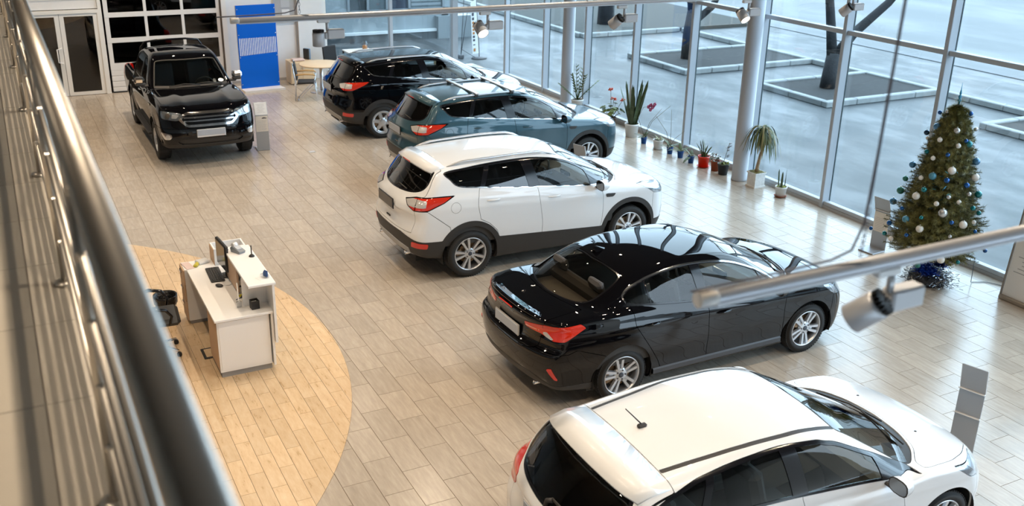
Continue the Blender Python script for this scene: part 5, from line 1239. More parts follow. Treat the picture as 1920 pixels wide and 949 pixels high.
    MB().bb(-2.5, 2.3, -0.5, 0.5, 0.38, 0.55).bb(-1.1, 1.1, -0.8, 0.8, 0.42, 0.55).build('underbody', M_DARK, car)
    cabin(car, dict(x0=-1.05, x1=0.55, zf=0.60, hw=0.76, roof=1.7, seat=-0.25, rseat=-0.85, belt=1.20))
    place_wheels(car, 'multi10', (RX, FX), 1.58, HZ, 0.235, 0.25)
    return car
truck = build_truck()

# ================================================================== OUTSIDE (seen through the curtain wall)
GZ = -0.10
def wet_ground(name, c0, c1, r0, r1, sc=0.35):
    m = bpy.data.materials.new(name); m.use_nodes = True; n = m.node_tree; b = n.nodes['Principled BSDF']
    g = n.nodes.new('ShaderNodeNewGeometry'); mp = n.nodes.new('ShaderNodeMapping'); mp.inputs['Scale'].default_value = (1.6, 0.7, 1); n.links.new(g.outputs['Position'], mp.inputs[0])
    a = n.nodes.new('ShaderNodeTexNoise'); a.inputs['Scale'].default_value = sc; a.inputs['Detail'].default_value = 7; a.inputs['Roughness'].default_value = 0.6; n.links.new(mp.outputs[0], a.inputs['Vector'])
    r = n.nodes.new('ShaderNodeValToRGB'); r.color_ramp.elements[0].position = 0.38; r.color_ramp.elements[1].position = 0.62; r.color_ramp.elements[0].color = (*c0, 1); r.color_ramp.elements[1].color = (*c1, 1)
    n.links.new(a.outputs[0], r.inputs[0])
    f = n.nodes.new('ShaderNodeTexNoise'); f.inputs['Scale'].default_value = 40; f.inputs['Detail'].default_value = 2; n.links.new(g.outputs['Position'], f.inputs['Vector'])
    mr = n.nodes.new('ShaderNodeMapRange'); mr.inputs[3].default_value = 0.9; mr.inputs[4].default_value = 1.1; n.links.new(f.outputs[0], mr.inputs[0])
    s = n.nodes.new('ShaderNodeVectorMath'); s.operation = 'SCALE'; n.links.new(r.outputs[0], s.inputs[0]); n.links.new(mr.outputs[0], s.inputs['Scale']); n.links.new(s.outputs[0], b.inputs['Base Color'])
    q = n.nodes.new('ShaderNodeMapRange'); q.inputs[1].default_value = 0.38; q.inputs[2].default_value = 0.62; q.inputs[3].default_value = r0; q.inputs[4].default_value = r1; n.links.new(a.outputs[0], q.inputs[0]); n.links.new(q.outputs[0], b.inputs['Roughness'])
    return m
asph = wet_ground('wet_asphalt', (0.040, 0.046, 0.049), (0.060, 0.067, 0.070), 0.42, 0.65, 0.7)
slush = wet_ground('slushy_road', (0.072, 0.081, 0.085), (0.09, 0.099, 0.102), 0.5, 0.7, 0.2)
soil = mat('dark_planter_soil', (0.018, 0.018, 0.018), 0.95, noise=(14, 0.35))
lawn = mat('winter_grass', (0.036, 0.036, 0.031), 0.95, noise=(9, 0.35))
kerb_m = mat('pale_kerb_stone', (0.21, 0.225, 0.225), 0.7, noise=(5, 0.12))
struct(MB().bb(12.75, 27.2, -30, 120, GZ-0.1, GZ).bb(-10, 12.75, 26.9, 120, GZ-0.1, GZ).build('ground', asph))
struct(MB().bb(27.2, 160, -60, 160, GZ-0.1, GZ-0.05).build('road', slush))
struct(MB().bb(26.8, 27.2, -30, 120, GZ, GZ+0.02).build('road_edge', mat('dirty_gutter', (0.04, 0.048, 0.054), 0.5, noise=(2, 0.3))))
def kerb(x0, x1, y0, y1, parent, h=0.16):
    MB().rbox(((x0+x1)/2, (y0+y1)/2, h/2), (x1-x0, y1-y0, h), 0.02).build('kerb_stone', kerb_m, parent)
def run(x0, y0, x1, y1, parent, w=0.2, h=0.16, step=1.0):
    L = math.hypot(x1-x0, y1-y0); n = max(1, int(round(L/step)))
    for i in range(n):
        a, b = i/n, (i+1)/n; g = 0.006/L
        xa, ya, xb, yb = x0+(x1-x0)*(a+g), y0+(y1-y0)*(a+g), x0+(x1-x0)*(b-g), y0+(y1-y0)*(b-g)
        if abs(x1-x0) > abs(y1-y0): kerb(xa, xb, y0-w/2, y0+w/2, parent, h)
        else: kerb(x0-w/2, x0+w/2, ya, yb, parent, h)
def planter(label, x0, x1, y0, y1):
    t = thing('tree_planter', label, 'planter', (0, 0, GZ))
    run(x0-0.1, y0, x1+0.1, y0, t); run(x0-0.1, y1, x1+0.1, y1, t); run(x0, y0+0.1, x0, y1-0.1, t); run(x1, y0+0.1, x1, y1-0.1, t)
    MB().bb(x0, x1, y0, y1, 0, 0.11).build('soil', soil, t)
planter('square kerbed bed of dark soil around the forked tree behind the palm', 18.70, 22.75, 18.55, 21.2)
planter('square kerbed bed of dark soil around the tree left of the near column', 17.85, 22.70, 23.45, 26.3)
planter('kerbed bed at the right edge seen past the Christmas tree', 20.6, 22.75, 11.5, 15.3)
kl = thing('kerb_line', 'long pale kerb line running along the far side of the car park', 'kerb', (0, 0, GZ))
run(22.75, 21.3, 22.75, 23.35, kl); run(22.75, 15.4, 22.75, 18.45, kl); run(22.70, 26.4, 22.70, 30.15, kl)
lk = thing('lawn_bed', 'raised patch of winter grass with pale kerb behind the far column', 'lawn', (0, 0, GZ))
run(18.4, 29.9, 22.6, 30.8, lk) if False else run(18.4, 30.3, 22.6, 30.3, lk); run(18.4, 30.4, 18.4, 46, lk)
MB().bb(18.5, 26.5, 30.4, 60, 0, 0.12).build('grass', lawn, lk)
# bare trees
bark = mat('dark_wet_bark', (0.012, 0.013, 0.015), 0.85, noise=(9, 0.35), bump=(25, 0.6, 0.02))
def tree(label, x, y, limbs, twigs=24, seed=1):
    rnd_ = random.Random(seed); t = thing('bare_tree', label, 'tree', (x, y, GZ+0.112))
    for k, (pts, r0, r1) in enumerate(limbs):
        n = len(pts); MB().tube(pts, [r0+(r1-r0)*i/(n-1) for i in range(n)], 10).build('trunk' if k == 0 else 'branch', bark, t)
    tw = MB()
    for _ in range(twigs):
        pts, r0, r1 = rnd_.choice(limbs[1:] or limbs); p = Vector(pts[-1])*(0.35+0.65*rnd_.random())+Vector(pts[-2])*0.0
        p = Vector(pts[-2]).lerp(Vector(pts[-1]), rnd_.random()); d = Vector((rnd_.uniform(-1, 1), rnd_.uniform(-1, 1), rnd_.uniform(0.1, 1.2))); L = rnd_.uniform(0.8, 2.0)
        q = [p]
        for i in range(4): d = d+Vector((rnd_.uniform(-.4, .4), rnd_.uniform(-.4, .4), rnd_.uniform(-.2, .3))); q.append(q[-1]+d.normalized()*L/4)
        tw.tube(q, [0.03, 0.024, 0.018, 0.012, 0.005], 5, False)
    o = tw.build('twigs', bark, t); o['kind'] = 'stuff'
# offsets use the direction along the glass (camera right is about +x, -y)
tree('forked bare tree standing in the bed behind the palm, seen beyond the glass', 20.1, 20.0, [([(0, 0, 0), (0.02, 0, 0.35), (0.06, -0.02, 0.95)], 0.22, 0.19),
     ([(0.03, 0, 0.8), (-0.10, 0.05, 1.6), (-0.25, 0.15, 2.6), (-0.55, 0.30, 3.8), (-0.6, 0.5, 5.2)], 0.15, 0.07), ([(0.06, -0.02, 0.8), (0.45, -0.25, 1.5), (1.15, -0.62, 2.3), (1.75, -1.0, 3.3), (2.4, -1.5, 4.8)], 0.15, 0.06)], 26, 3)
tree('bare tree with one low side branch in the bed left of the near column', 19.15, 25.1, [([(0, 0, 0), (0.0, 0, 0.8), (0.08, -0.03, 1.5)], 0.22, 0.20),
     ([(0.06, -0.03, 1.35), (-0.05, 0.05, 2.2), (-0.25, 0.15, 3.4), (-0.3, 0.3, 5.2)], 0.17, 0.08), ([(0.08, -0.03, 1.1), (0.55, -0.30, 1.6), (0.95, -0.5, 2.6), (1.15, -0.6, 3.8), (1.5, -0.8, 5.0)], 0.12, 0.05)], 26, 5)
tree('thick bare trunk standing on the grass patch behind the far column', 20.6, 32.2, [([(0, 0, 0), (0, 0, 1.2), (0.05, 0, 3.2), (0.1, 0.1, 5.5)], 0.34, 0.2), ([(0.05, 0, 3.0), (0.8, -0.3, 4.2), (1.2, -0.6, 5.6)], 0.12, 0.06)], 12, 8)
# building across the yard, left
t = thing('neighbour_building', 'pale blue clad building with a wide window beyond the end window', 'building', (0, 0, GZ))
clad = mat('pale_blue_cladding', (0.22, 0.255, 0.27), 0.5, noise=(0.5, 0.05))
w = MB(); w.bb(4.0, 10.55, 32.2, 37, 0.25, 7).bb(10.55, 14.1, 32.2, 37, 0.25, 1.02).bb(10.55, 14.1, 32.2, 37, 2.4, 7).bb(13.85, 14.4, 32.2, 37, 0.25, 7).bb(10.5, 14.1, 33.2, 37, 0.9, 2.5)
w.build('facade', clad, t)
MB().bb(4.0, 14.45, 32.05, 32.2, 0.0, 0.25).build('plinth', mat('grey_plinth', (0.05, 0.058, 0.063), 0.7), t)
MB().bb(4.0, 14.45, 32.02, 32.22, 0.25, 0.33).build('plinth_flashing', mat('white_flashing', (0.55, 0.58, 0.58), 0.4), t)
fr = MB()
for z in (0.95, 2.38): fr.bb(10.45, 13.95, 32.12, 32.24, z, z+0.09)
for x in (10.45, 11.12, 11.8, 12.6, 13.86): fr.bb(x, x+0.08, 32.12, 32.24, 0.95, 2.45)
f_ = fr.build('window_frame', mat('grey_window_frame', (0.17, 0.195, 0.21), 0.4), t)
for a, b, c in ((10.53, 11.12, (0.03, 0.04, 0.045)), (11.20, 11.8, (0.07, 0.095, 0.105)), (11.88, 12.6, (0.012, 0.022, 0.04)), (12.68, 13.86, (0.10, 0.13, 0.14))):
    MB().bb(a, b, 32.2, 32.22, 1.04, 2.38).build('window_pane', mat('pane_%02d' % int(a*10), c, 0.08), f_)
for z in np.arange(1.12, 2.3, 0.14): MB().bb(12.72, 13.82, 32.17, 32.19, float(z), float(z)+0.08).build('blind_slat', mat('blind', (0.17, 0.2, 0.215), 0.5), f_)
MB().bb(13.6, 14.9, 31.9, 33, 0.0, 0.75).build('outside_cabinet', mat('pale_metal', (0.17, 0.195, 0.205), 0.4), t)
# leaning advertising flag beside the end window, outside
t = thing('advertising_banner', 'tall narrow white banner with orange lettering standing outside the glass corner', 'banner', (13.05, 27.9, GZ), math.radians(20))
t.scale = (1.25, 1, 0.70)
fm = mat('white_banner_cloth', (0.62, 0.62, 0.61), 0.7)
MB().prism([(-0.02, 0.25), (0.20, 0.25), (0.09, 2.6), (-0.10, 2.45)], -0.008, 0.008, 'y').build('cloth', fm, t)
MB().tube([(0.22, 0, 0), (0.22, 0, 0.3), (0.10, 0, 2.7)], 0.012, 6).build('flag_pole', mat('dark_pole', (0.05, 0.05, 0.055), 0.5), t)
MB().lathe([(0.22, 0), (0.20, 0.06), (0.03, 0.10)], 20, (0.22, 0, 0)).build('flag_base', mat('dark_pole', (0.05, 0.05, 0.055), 0.5), t)
org = mat('orange_print', (0.36, 0.13, 0.02), 0.6); blk = mat('black_print', (0.04, 0.04, 0.05), 0.6)
for i, (z, h, m_) in enumerate([(0.35, 0.14, org), (0.62, 0.05, blk), (0.80, 0.10, blk), (0.95, 0.10, blk), (1.10, 0.11, org), (1.25, 0.11, org), (1.40, 0.11, org), (1.55, 0.11, org), (1.72, 0.12, blk), (1.9, 0.14, blk)]):
    xo = 0.02-0.045*(z-0.25)
    MB().bb(xo, xo+0.07, -0.011, -0.009, z, z+h).build('printed_mark', m_, t)
t = thing('guyed_pole', 'thin dark guy lines beside the tall white banner outside', 'pole', (12.78, 28.2, GZ))
dp = mat('dark_pole', (0.05, 0.05, 0.055), 0.5)
MB().tube([(0, 0, 0.12), (0.10, -0.02, 2.0)], 0.010, 6).build('guy_line', dp, t); MB().tube([(0, 0, 0.12), (0.22, -0.05, 1.6)], 0.010, 6).build('guy_line', dp, t)
MB().tube([(0.0, 0, 0.3), (0.45, -0.3, 0.0)], 0.008, 6).build('guy_line', dp, t); MB().rbox((0.0, 0, 0.06), (0.16, 0.16, 0.12), 0.02).build('weight', dp, t)

# ================================================================== TRACK LIGHTS, RAILING, FURNITURE, PLANTS, TREE
lamp_grey = mat('grey_lamp_metal', (0.50, 0.51, 0.53), 0.38, 0.3); fin_m = mat('black_heatsink', (0.018, 0.016, 0.015), 0.5)
track_m = mat('silver_track', (0.56, 0.59, 0.64), 0.35, 0.35)
lens_on = mat('lit_lamp_lens', (1.0, 0.86, 0.66), 0.3, emit=45.0); lens_off = mat('lamp_lens_dim', (0.75, 0.70, 0.62), 0.25)
def ceiling_track(label, x0, x1, y, z):
    t = thing('lighting_track', label, 'lighting track', (x0, y, z))
    MB().tube([(0, 0, 0), (x1-x0, 0, 0)], 0.019, 14).build('tube', track_m, t)
    MB().lathe([(0.0205, 0), (0.0205, 0.05), (0.019, 0.055)], 14, (-0.004, 0, 0), Matrix.Rotation(PI/2, 3, 'Y')).build('end_cap', mat('pale_end_cap', (0.62, 0.60, 0.57), 0.45), t)
    MB().bb(0.05, x1-x0, -0.012, 0.012, -0.024, -0.016).build('rail_slot', lamp_grey, t)
    return t
tr1 = ceiling_track('far silver lighting track crossing the top of the hall', 1.371, 10.5, 6.645, 4.556)
tr2 = ceiling_track('near blurred silver lighting track in front of the Christmas tree', 1.42, 9.0, 1.737, 4.557)
def spot(label, x, y, z, aim, lit):
    t = thing('track_spotlight', label, 'spotlight', (x, y, z), 0, 'spotlights on the ceiling tracks')
    MB().rbox((0.01, 0, -0.030), (0.085, 0.032, 0.024), 0.004).build('adapter', mat('white_adapter', (0.70, 0.70, 0.70), 0.4), t)
    MB().tube([(0.035, 0, -0.035), (0.035, 0, -0.095)], 0.011, 10).build('stem', lamp_grey, t)
    MB().rbox((0.092, 0, -0.120), (0.12, 0.052, 0.062), 0.006).build('driver_box', mat('pale_grey_box', (0.58, 0.59, 0.61), 0.42), t)
    MB().rbox((0.025, 0, -0.13), (0.02, 0.03, 0.045), 0.004).build('yoke', lamp_grey, t)
    d = Vector(aim).normalized(); m = Vector((0, 0, 1)).rotation_difference(d).to_matrix(); c = Vector((-0.028, 0, -0.135))
    b = MB().lathe([(0.036, -0.030), (0.041, -0.028), (0.0425, -0.02), (0.0425, 0.062), (0.040, 0.064), (0.037, 0.060), (0.035, 0.045)], 28, c, m, True, False, False); h = b.build('lamp_head', lamp_grey, t)
    MB().lathe([(0.0355, 0.050), (0.0001, 0.050)], 24, c, m, False, False, False).build('lens', lens_on if lit else lens_off, h)
    f = MB()
    for i in range(18):
        a = 2*PI*i/18; r = m @ Vector((math.cos(a), math.sin(a), 0)); mm = m @ Matrix.Rotation(a, 3, 'Z')
        f.box(tuple(c+m @ Vector((0.022*math.cos(a), 0.022*math.sin(a), -0.036))), (0.034, 0.004, 0.022), mm)
    f.lathe([(0.036, -0.028), (0.0001, -0.028)], 20, c, m, False, False, False); q = f.build('heatsink_fins', fin_m, h); q['kind'] = 'stuff'
    p = c+d*0.07
    if lit: lamp('spot_beam', 'SPOT', (x+p.x, y+p.y, z+p.z), 60, WARM, 0.03, (x+p.x+d.x, y+p.y+d.y, z+p.z+d.z), 60, 0.7)
    return t
spot('grey track spotlight hanging straight down in front of the white wall', 1.977, 6.645, 4.556, (0, 0, -1), False)
spot('glowing track spotlight with its lens turned to the viewer', 3.193, 6.645, 4.552, (0.05, -0.70, -0.50), True)
spot('beige lit track spotlight showing its black fins above the far column', 4.386, 6.645, 4.546, (-0.36, 0.60, -0.60), False)
spot('lit white track spotlight in front of the near column', 5.631, 6.645, 4.537, (0.05, -0.66, -0.58), True)
spot('track spotlight cut by the top edge, right of the near column', 6.818, 6.645, 4.530, (-0.36, 0.60, -0.62), False)
spot('big blurred track spotlight with black fins, nearest the viewer', 2.043, 1.737, 4.555, (-0.40, 0.58, -0.65), False)
wire_m = mat('dark_grey_cable', (0.10, 0.10, 0.12), 0.5); chain_m = mat('steel_chain', (0.22, 0.22, 0.24), 0.35, 0.8)
def drop(label, x, y, z, lean=0.0, k=1.0, links=20):
    t = thing('suspension_wire', label, 'cable', (x, y, z), 0)
    for i in range(links):
        zz_ = 0.02+i*0.024*k; m = Matrix.Rotation(PI/2 if i % 2 else 0, 3, 'Z')
        P = [m @ Vector((0.006*k*math.cos(2*PI*q/8), 0, 0.016*k*math.sin(2*PI*q/8)))+Vector((lean*zz_, 0, zz_)) for q in range(9)]
        MB().tube(P, 0.0016*k, 5, False).build('chain_link', chain_m, t)
    MB().tube([(lean*0.024*links*k, 0, 0.024*links*k+0.02), (lean*1.5, 0, CEIL-z)], 0.0015, 6).build('wire', wire_m, t)
    MB().tube([(-0.55, 0, 0.008), (-0.30, 0.002, 0.010), (-0.10, 0.004, 0.014), (-0.03, 0.005, 0.03), (0.0+lean*0.1, 0.008, 0.10), (lean*0.3, 0.008, 0.3), (lean*1.5, 0.006, CEIL-z)], 0.0042*k, 8).build('power_cable', wire_m, t)
drop('chain and cable holding the far track in front of the pinboard', 1.827, 6.645, 4.575)
drop('blurred hanging cable dropping to the near track beside the Christmas tree', 1.945, 1.737, 4.575, 0.05, 0.8, 7)

# ---- balcony the photograph is taken from
bal = struct(MB().bb(-6.5, 0.10, -3.9, 26.5, 3.72, 3.985).build('floor_balcony', mat('balcony_slab', (0.45, 0.41, 0.36), 0.7)))
bt = mat('beige_balcony_tile', (0.44, 0.40, 0.335), 0.34, noise=(3, 0.06))
for i in range(-1, 1):
    for j in range(0, 38):
        x0, x1 = (-0.635, -0.035) if i < 0 else (-0.035, 0.098)
        y0 = 0.53+0.6*j; y0 += 0.0 if i else 0.0
        o = MB().bb(x0+0.002, x1-0.002, y0+0.002, y0+0.598, 3.975, 4.0).build('balcony_tile', bt, bal)
steel = mat('polished_steel', (0.64, 0.60, 0.54), 0.34, 1.0)
rl = thing('balcony_railing', 'blurred polished steel railing of the balcony along the left side', 'railing', (0.098, 0, 4.0))
MB().tube([(0, -1.0, 1.0), (0, 24.0, 1.0)], 0.028, 24).build('handrail', steel, rl)
for z in (0.17, 0.34, 0.51, 0.68, 0.84): MB().tube([(0, -1.0, z), (0, 24.0, z)], 0.010, 12).build('rail', steel, rl)
for k in range(-1, 12):
    y = 3.885+1.5625*k
    if y < 0.6: continue
    MB().tube([(0.0, y, 0.0), (0.0, y, 0.99)], 0.019, 14).build('baluster', steel, rl)
    MB().lathe([(0.045, 0), (0.045, 0.012), (0.022, 0.02)], 20, (0, y, 0)).build('foot_flange', steel, rl)
    for z in (0.17, 0.34, 0.51, 0.68, 0.84): MB().rbox((0, y, z), (0.03, 0.05, 0.03), 0.008).build('rail_clamp', steel, rl)

# ---- reception desk
dw = mat('white_desk_laminate', (0.86, 0.85, 0.84), 0.3); dbe = mat('pale_beech_edge', (0.62, 0.42, 0.27), 0.5); kick = mat('grey_kick_board', (0.30, 0.29, 0.28), 0.5)
t = thing('reception_desk', 'white reception desk with a raised counter on the honey-coloured floor', 'desk', (0, 0, 0))
MB().rbox((2.005, 11.155, 0.735), (0.665, 1.65, 0.03), 0.004).build('worktop', dw, t)
MB().bb(1.70, 2.29, 10.375, 10.40, 0.075, 0.72).build('end_panel', dw, t); MB().bb(1.72, 2.27, 10.37, 10.375, 0.10, 0.70).build('inset_panel', dw, t)
MB().bb(1.70, 1.72, 10.40, 10.92, 0.075, 0.72).bb(1.72, 2.29, 10.90, 10.92, 0.075, 0.72).build('pedestal_side', dbe, t)
MB().bb(1.715, 2.29, 10.395, 10.92, 0.0, 0.075).build('kick_board', kick, t)
MB().bb(2.27, 2.29, 10.40, 11.98, 0.075, 0.72).build('modesty_panel', dw, t)
MB().rbox((2.22, 10.935, 1.105), (0.31, 1.30, 0.03), 0.004).build('counter_top', dw, t)
MB().bb(2.06, 2.085, 10.60, 10.63, 0.75, 1.09).build('counter_support', dw, t)
MB().bb(2.085, 2.335, 10.605, 10.625, 0.75, 1.09).build('counter_end', dw, t)
MB().bb(2.335, 2.362, 10.30, 11.58, 0.36, 1.09).build('front_panel', dw, t); MB().bb(2.305, 2.33, 10.34, 11.58, 0.06, 0.72).build('inner_front_panel', dw, t)
MB().bb(2.075, 2.10, 10.95, 11.55, 0.78, 1.09).build('counter_back', dbe, t)
cab = thing('drawer_cabinet', 'white drawer cabinet with silver handles at the left end of the desk', 'cabinet', (0, 0, 0))
b = MB().bb(1.645, 2.02, 11.99, 12.27, 0.05, 0.745); b.build('carcass', dw, cab); MB().bb(1.66, 2.0, 12.0, 12.25, 0.0, 0.05).build('plinth', kick, cab)
for k, (z0, z1) in enumerate(((0.06, 0.32), (0.33, 0.53), (0.54, 0.74))):
    d = MB().rbox((1.636, 12.13, (z0+z1)/2), (0.018, 0.275, z1-z0), 0.004).build('drawer', dbe, cab)
    MB().rbox((1.615, 12.13, z1-0.05), (0.014, 0.12, 0.014), 0.004).build('handle', M_CHROME, d)
MB().lathe([(0.010, 0), (0.010, 0.012)], 12, (1.628, 12.21, 0.69), Matrix.Rotation(-PI/2, 3, 'Y')).build('lock', fin_m, cab)
cab2 = thing('side_cabinet', 'open topped white side cabinet behind the monitor', 'cabinet', (0, 0, 0))
b = MB().bb(2.03, 2.05, 12.03, 12.30, 0.0, 0.95).bb(2.41, 2.43, 12.03, 12.30, 0, 0.95).bb(2.05, 2.41, 12.28, 12.30, 0, 0.95).bb(2.05, 2.41, 12.03, 12.05, 0, 0.95).bb(2.05, 2.41, 12.05, 12.28, 0.70, 0.72); b.build('carcass', dw, cab2)
MB().bb(2.022, 2.03, 12.04, 12.29, 0.06, 0.94).build('cabinet_door', dbe, cab2)
def flat(name, label, cat, c, d, m, rz=0, group=None):
    o = MB().rbox((0, 0, 0), d, min(d)*0.3).build(name, m); o.location = c; o.rotation_euler = (0, 0, rz); setp(o, label, cat, group); return o
paper = mat('white_paper', (0.80, 0.80, 0.80), 0.7)
flat('paper_stack', 'bluish white papers lying in the open top of the side cabinet', 'papers', (2.22, 12.16, 0.735), (0.30, 0.19, 0.03), mat('bluish_paper', (0.62, 0.68, 0.76), 0.7))
flat('plastic_sleeve', 'clear plastic sleeve with red print on the drawer cabinet', 'paper', (1.71, 12.12, 0.749), (0.10, 0.24, 0.008), mat('red_white_print', (0.70, 0.55, 0.52), 0.4), 0.15)
flat('plastic_bag', 'crumpled clear plastic bag on the drawer cabinet', 'bag', (1.90, 12.16, 0.765), (0.16, 0.12, 0.04), mat('crumpled_plastic', (0.66, 0.68, 0.70), 0.25), 0.3)
flat('yellow_packet', 'small yellow packet on the drawer cabinet', 'packet', (1.82, 12.10, 0.762), (0.05, 0.16, 0.034), mat('yellow_packet', (0.55, 0.48, 0.05), 0.4), -0.5)
# monitor
t = thing('computer_monitor', 'black flat computer monitor on the reception desk', 'monitor', (2.055, 11.60, 0.75), math.radians(4))
MB().rbox((0, 0, 0.285), (0.045, 0.42, 0.34), 0.012).build('screen_case', mat('black_monitor_plastic', (0.015, 0.015, 0.016), 0.35), t)
MB().bb(-0.0245, -0.0225, -0.19, 0.19, 0.13, 0.435).build('screen', mat('dark_lcd', (0.035, 0.035, 0.032), 0.12), t)
MB().rbox((0.04, 0, 0.27), (0.04, 0.24, 0.22), 0.015).build('back_housing', mat('black_monitor_plastic', (0.015, 0.015, 0.016), 0.35), t)
MB().tube([(0.04, 0, 0.01), (0.035, 0, 0.2)], 0.022, 10).build('neck', fin_m, t); MB().lathe([(0.10, 0), (0.095, 0.012), (0.03, 0.02)], 26, (0.04, 0, 0)).build('foot', fin_m, t)
# keyboard with keys
t = thing('keyboard', 'black computer keyboard beside the monitor', 'keyboard', (1.955, 11.66, 0.751), math.radians(-2))
kb = mat('black_keyboard', (0.018, 0.018, 0.019), 0.45); MB().rbox((0, 0, 0.011), (0.165, 0.46, 0.022), 0.006).build('keyboard_base', kb, t)
ky = MB()
for r in range(5):
    for k in range(18): ky.box((-0.056+r*0.026, -0.205+k*0.024, 0.025), (0.021, 0.019, 0.008), None, (0.8, 0.8))
ky.build('keys', mat('black_keys', (0.035, 0.035, 0.036), 0.4), t)['kind'] = 'stuff'
o = MB().ball((0, 0, 0.015), 0.03, 14, 8, (1.1, 1.8, 0.6)).build('mouse', kb); o.location = (1.93, 11.29, 0.751); o.rotation_euler = (0, 0, 0.7); setp(o, 'black computer mouse in front of the keyboard', 'mouse')
o = MB().tube([(1.97, 11.30, 0.755), (2.05, 11.27, 0.756), (2.10, 11.33, 0.756), (2.07, 11.42, 0.756)], 0.003, 6).build('mouse_cable', mat('pale_cable', (0.6, 0.6, 0.6), 0.5)); setp(o, 'thin pale mouse cable on the worktop', 'cable')
t = thing('label_printer', 'beige and black box printer under the raised counter', 'printer', (2.19, 11.08, 0.751))
MB().rbox((0, 0, 0.10), (0.19, 0.26, 0.20), 0.03).build('printer_body', mat('beige_plastic', (0.55, 0.50, 0.43), 0.45), t); MB().rbox((0, 0, 0.10), (0.195, 0.265, 0.02), 0.005).build('seam_band', fin_m, t)
flat('battery_pack', 'yellow and black marker lying by the printer', 'marker', (2.13, 10.86, 0.775), (0.13, 0.035, 0.035), mat('yellow_black', (0.50, 0.42, 0.03), 0.4), 0.2)
t = thing('pen', 'dark blue and red pen held in a clear stand', 'pen', (2.06, 10.72, 0.80), 0.3); MB().tube([(-0.06, 0, 0), (0.03, 0, 0.015)], 0.006, 8).build('pen_barrel', mat('navy_pen', (0.02, 0.03, 0.12), 0.3), t); MB().tube([(0.03, 0, 0.015), (0.07, 0, 0.022)], 0.007, 8).build('pen_cap', mat('red_pen', (0.5, 0.03, 0.02), 0.3), t)
t = thing('clear_card_stand', 'clear acrylic card stand on the near end of the worktop', 'stand', (2.01, 10.60, 0.751)); ac = glass('clear_acrylic', (0.86, 0.88, 0.9), 2.0)
MB().rbox((0, 0, 0.035), (0.06, 0.05, 0.07), 0.008).build('holder', ac, t); MB().bb(-0.003, 0.003, -0.025, 0.025, 0.07, 0.30).build('tall_plate', ac, t)
t = thing('pen_holder', 'square black open pen holder at the end of the worktop', 'pen holder', (2.165, 10.50, 0.751), 0.1)
for a, b_, c, d in ((-0.045, -0.040, -0.045, 0.045), (0.040, 0.045, -0.045, 0.045), (-0.04, 0.04, -0.045, -0.04), (-0.04, 0.04, 0.04, 0.045)): MB().bb(a, b_, c, d, 0, 0.10).build('side', fin_m, t)
MB().bb(-0.045, 0.045, -0.045, 0.045, 0, 0.005).build('bottom', fin_m, t); MB().bb(-0.03, 0.03, -0.03, 0.03, 0.005, 0.08).build('note_block', paper, t)
flat('phone_handset', 'black handset lying beside the pen holder', 'handset', (2.125, 10.78, 0.77), (0.05, 0.16, 0.035), fin_m, 0.2)
t = thing('card_terminal', 'grey and white card payment terminal on the raised counter', 'card terminal', (2.19, 11.40, 1.12), math.radians(-62))
MB().prism([(-0.05, 0.0), (0.10, 0.0), (0.11, 0.03), (0.05, 0.05), (-0.03, 0.075), (-0.06, 0.05)], -0.045, 0.045, 'y').build('terminal_body', mat('grey_terminal', (0.22, 0.24, 0.26), 0.4), t)
MB().rbox((0.03, 0, 0.06), (0.07, 0.07, 0.008), 0.003, Matrix.Rotation(0.35, 3, 'Y')).build('keypad', mat('pale_keypad', (0.45, 0.47, 0.5), 0.4), t); MB().lathe([(0.028, -0.03), (0.028, 0.03)], 18, (-0.03, 0, 0.08), Matrix.Rotation(PI/2, 3, 'X')).build('paper_roll', paper, t)
t = thing('desk_aerial', 'small black rod aerial on a round foot on the counter', 'aerial', (2.318, 11.17, 1.12)); MB().lathe([(0.035, 0), (0.032, 0.012), (0.012, 0.03)], 20).build('foot', fin_m, t); MB().tube([(0, 0, 0.02), (0, 0, 0.14)], [0.006, 0.008], 8).build('rod', fin_m, t)
t = thing('business_card_holder', 'clear holder of blue business cards near the counter corner', 'card holder', (2.30, 10.47, 1.12), 0.4); MB().rbox((0, 0, 0.02), (0.06, 0.10, 0.04), 0.006).build('holder', ac, t)
for k in range(4): MB().bb(0.0+k*0.006, 0.003+k*0.006, -0.03, 0.03, 0.01, 0.06+0.006*k).build('card', mat('blue_card', (0.06, 0.14, 0.35), 0.5), t)
MB().bb(-0.09, -0.03, -0.05, 0.06, 0.0, 0.002).build('leaflet', paper, t)
t = thing('floor_outlet', 'black framed square floor outlet under the desk', 'floor outlet', (1.80, 11.07, 0.003)); MB().rbox((0, 0, 0.005), (0.36, 0.28, 0.01), 0.003).build('outlet_frame', fin_m, t); MB().rbox((0, 0, 0.007), (0.30, 0.22, 0.010), 0.003).build('outlet_insert', m_wood, t)
# bin bag under the desk
t = thing('computer_tower', 'dark computer tower in the knee space under the desk', 'computer', (2.10, 11.55, 0.0)); MB().rbox((0, 0, 0.23), (0.20, 0.40, 0.44), 0.01).build('tower_case', fin_m, t)
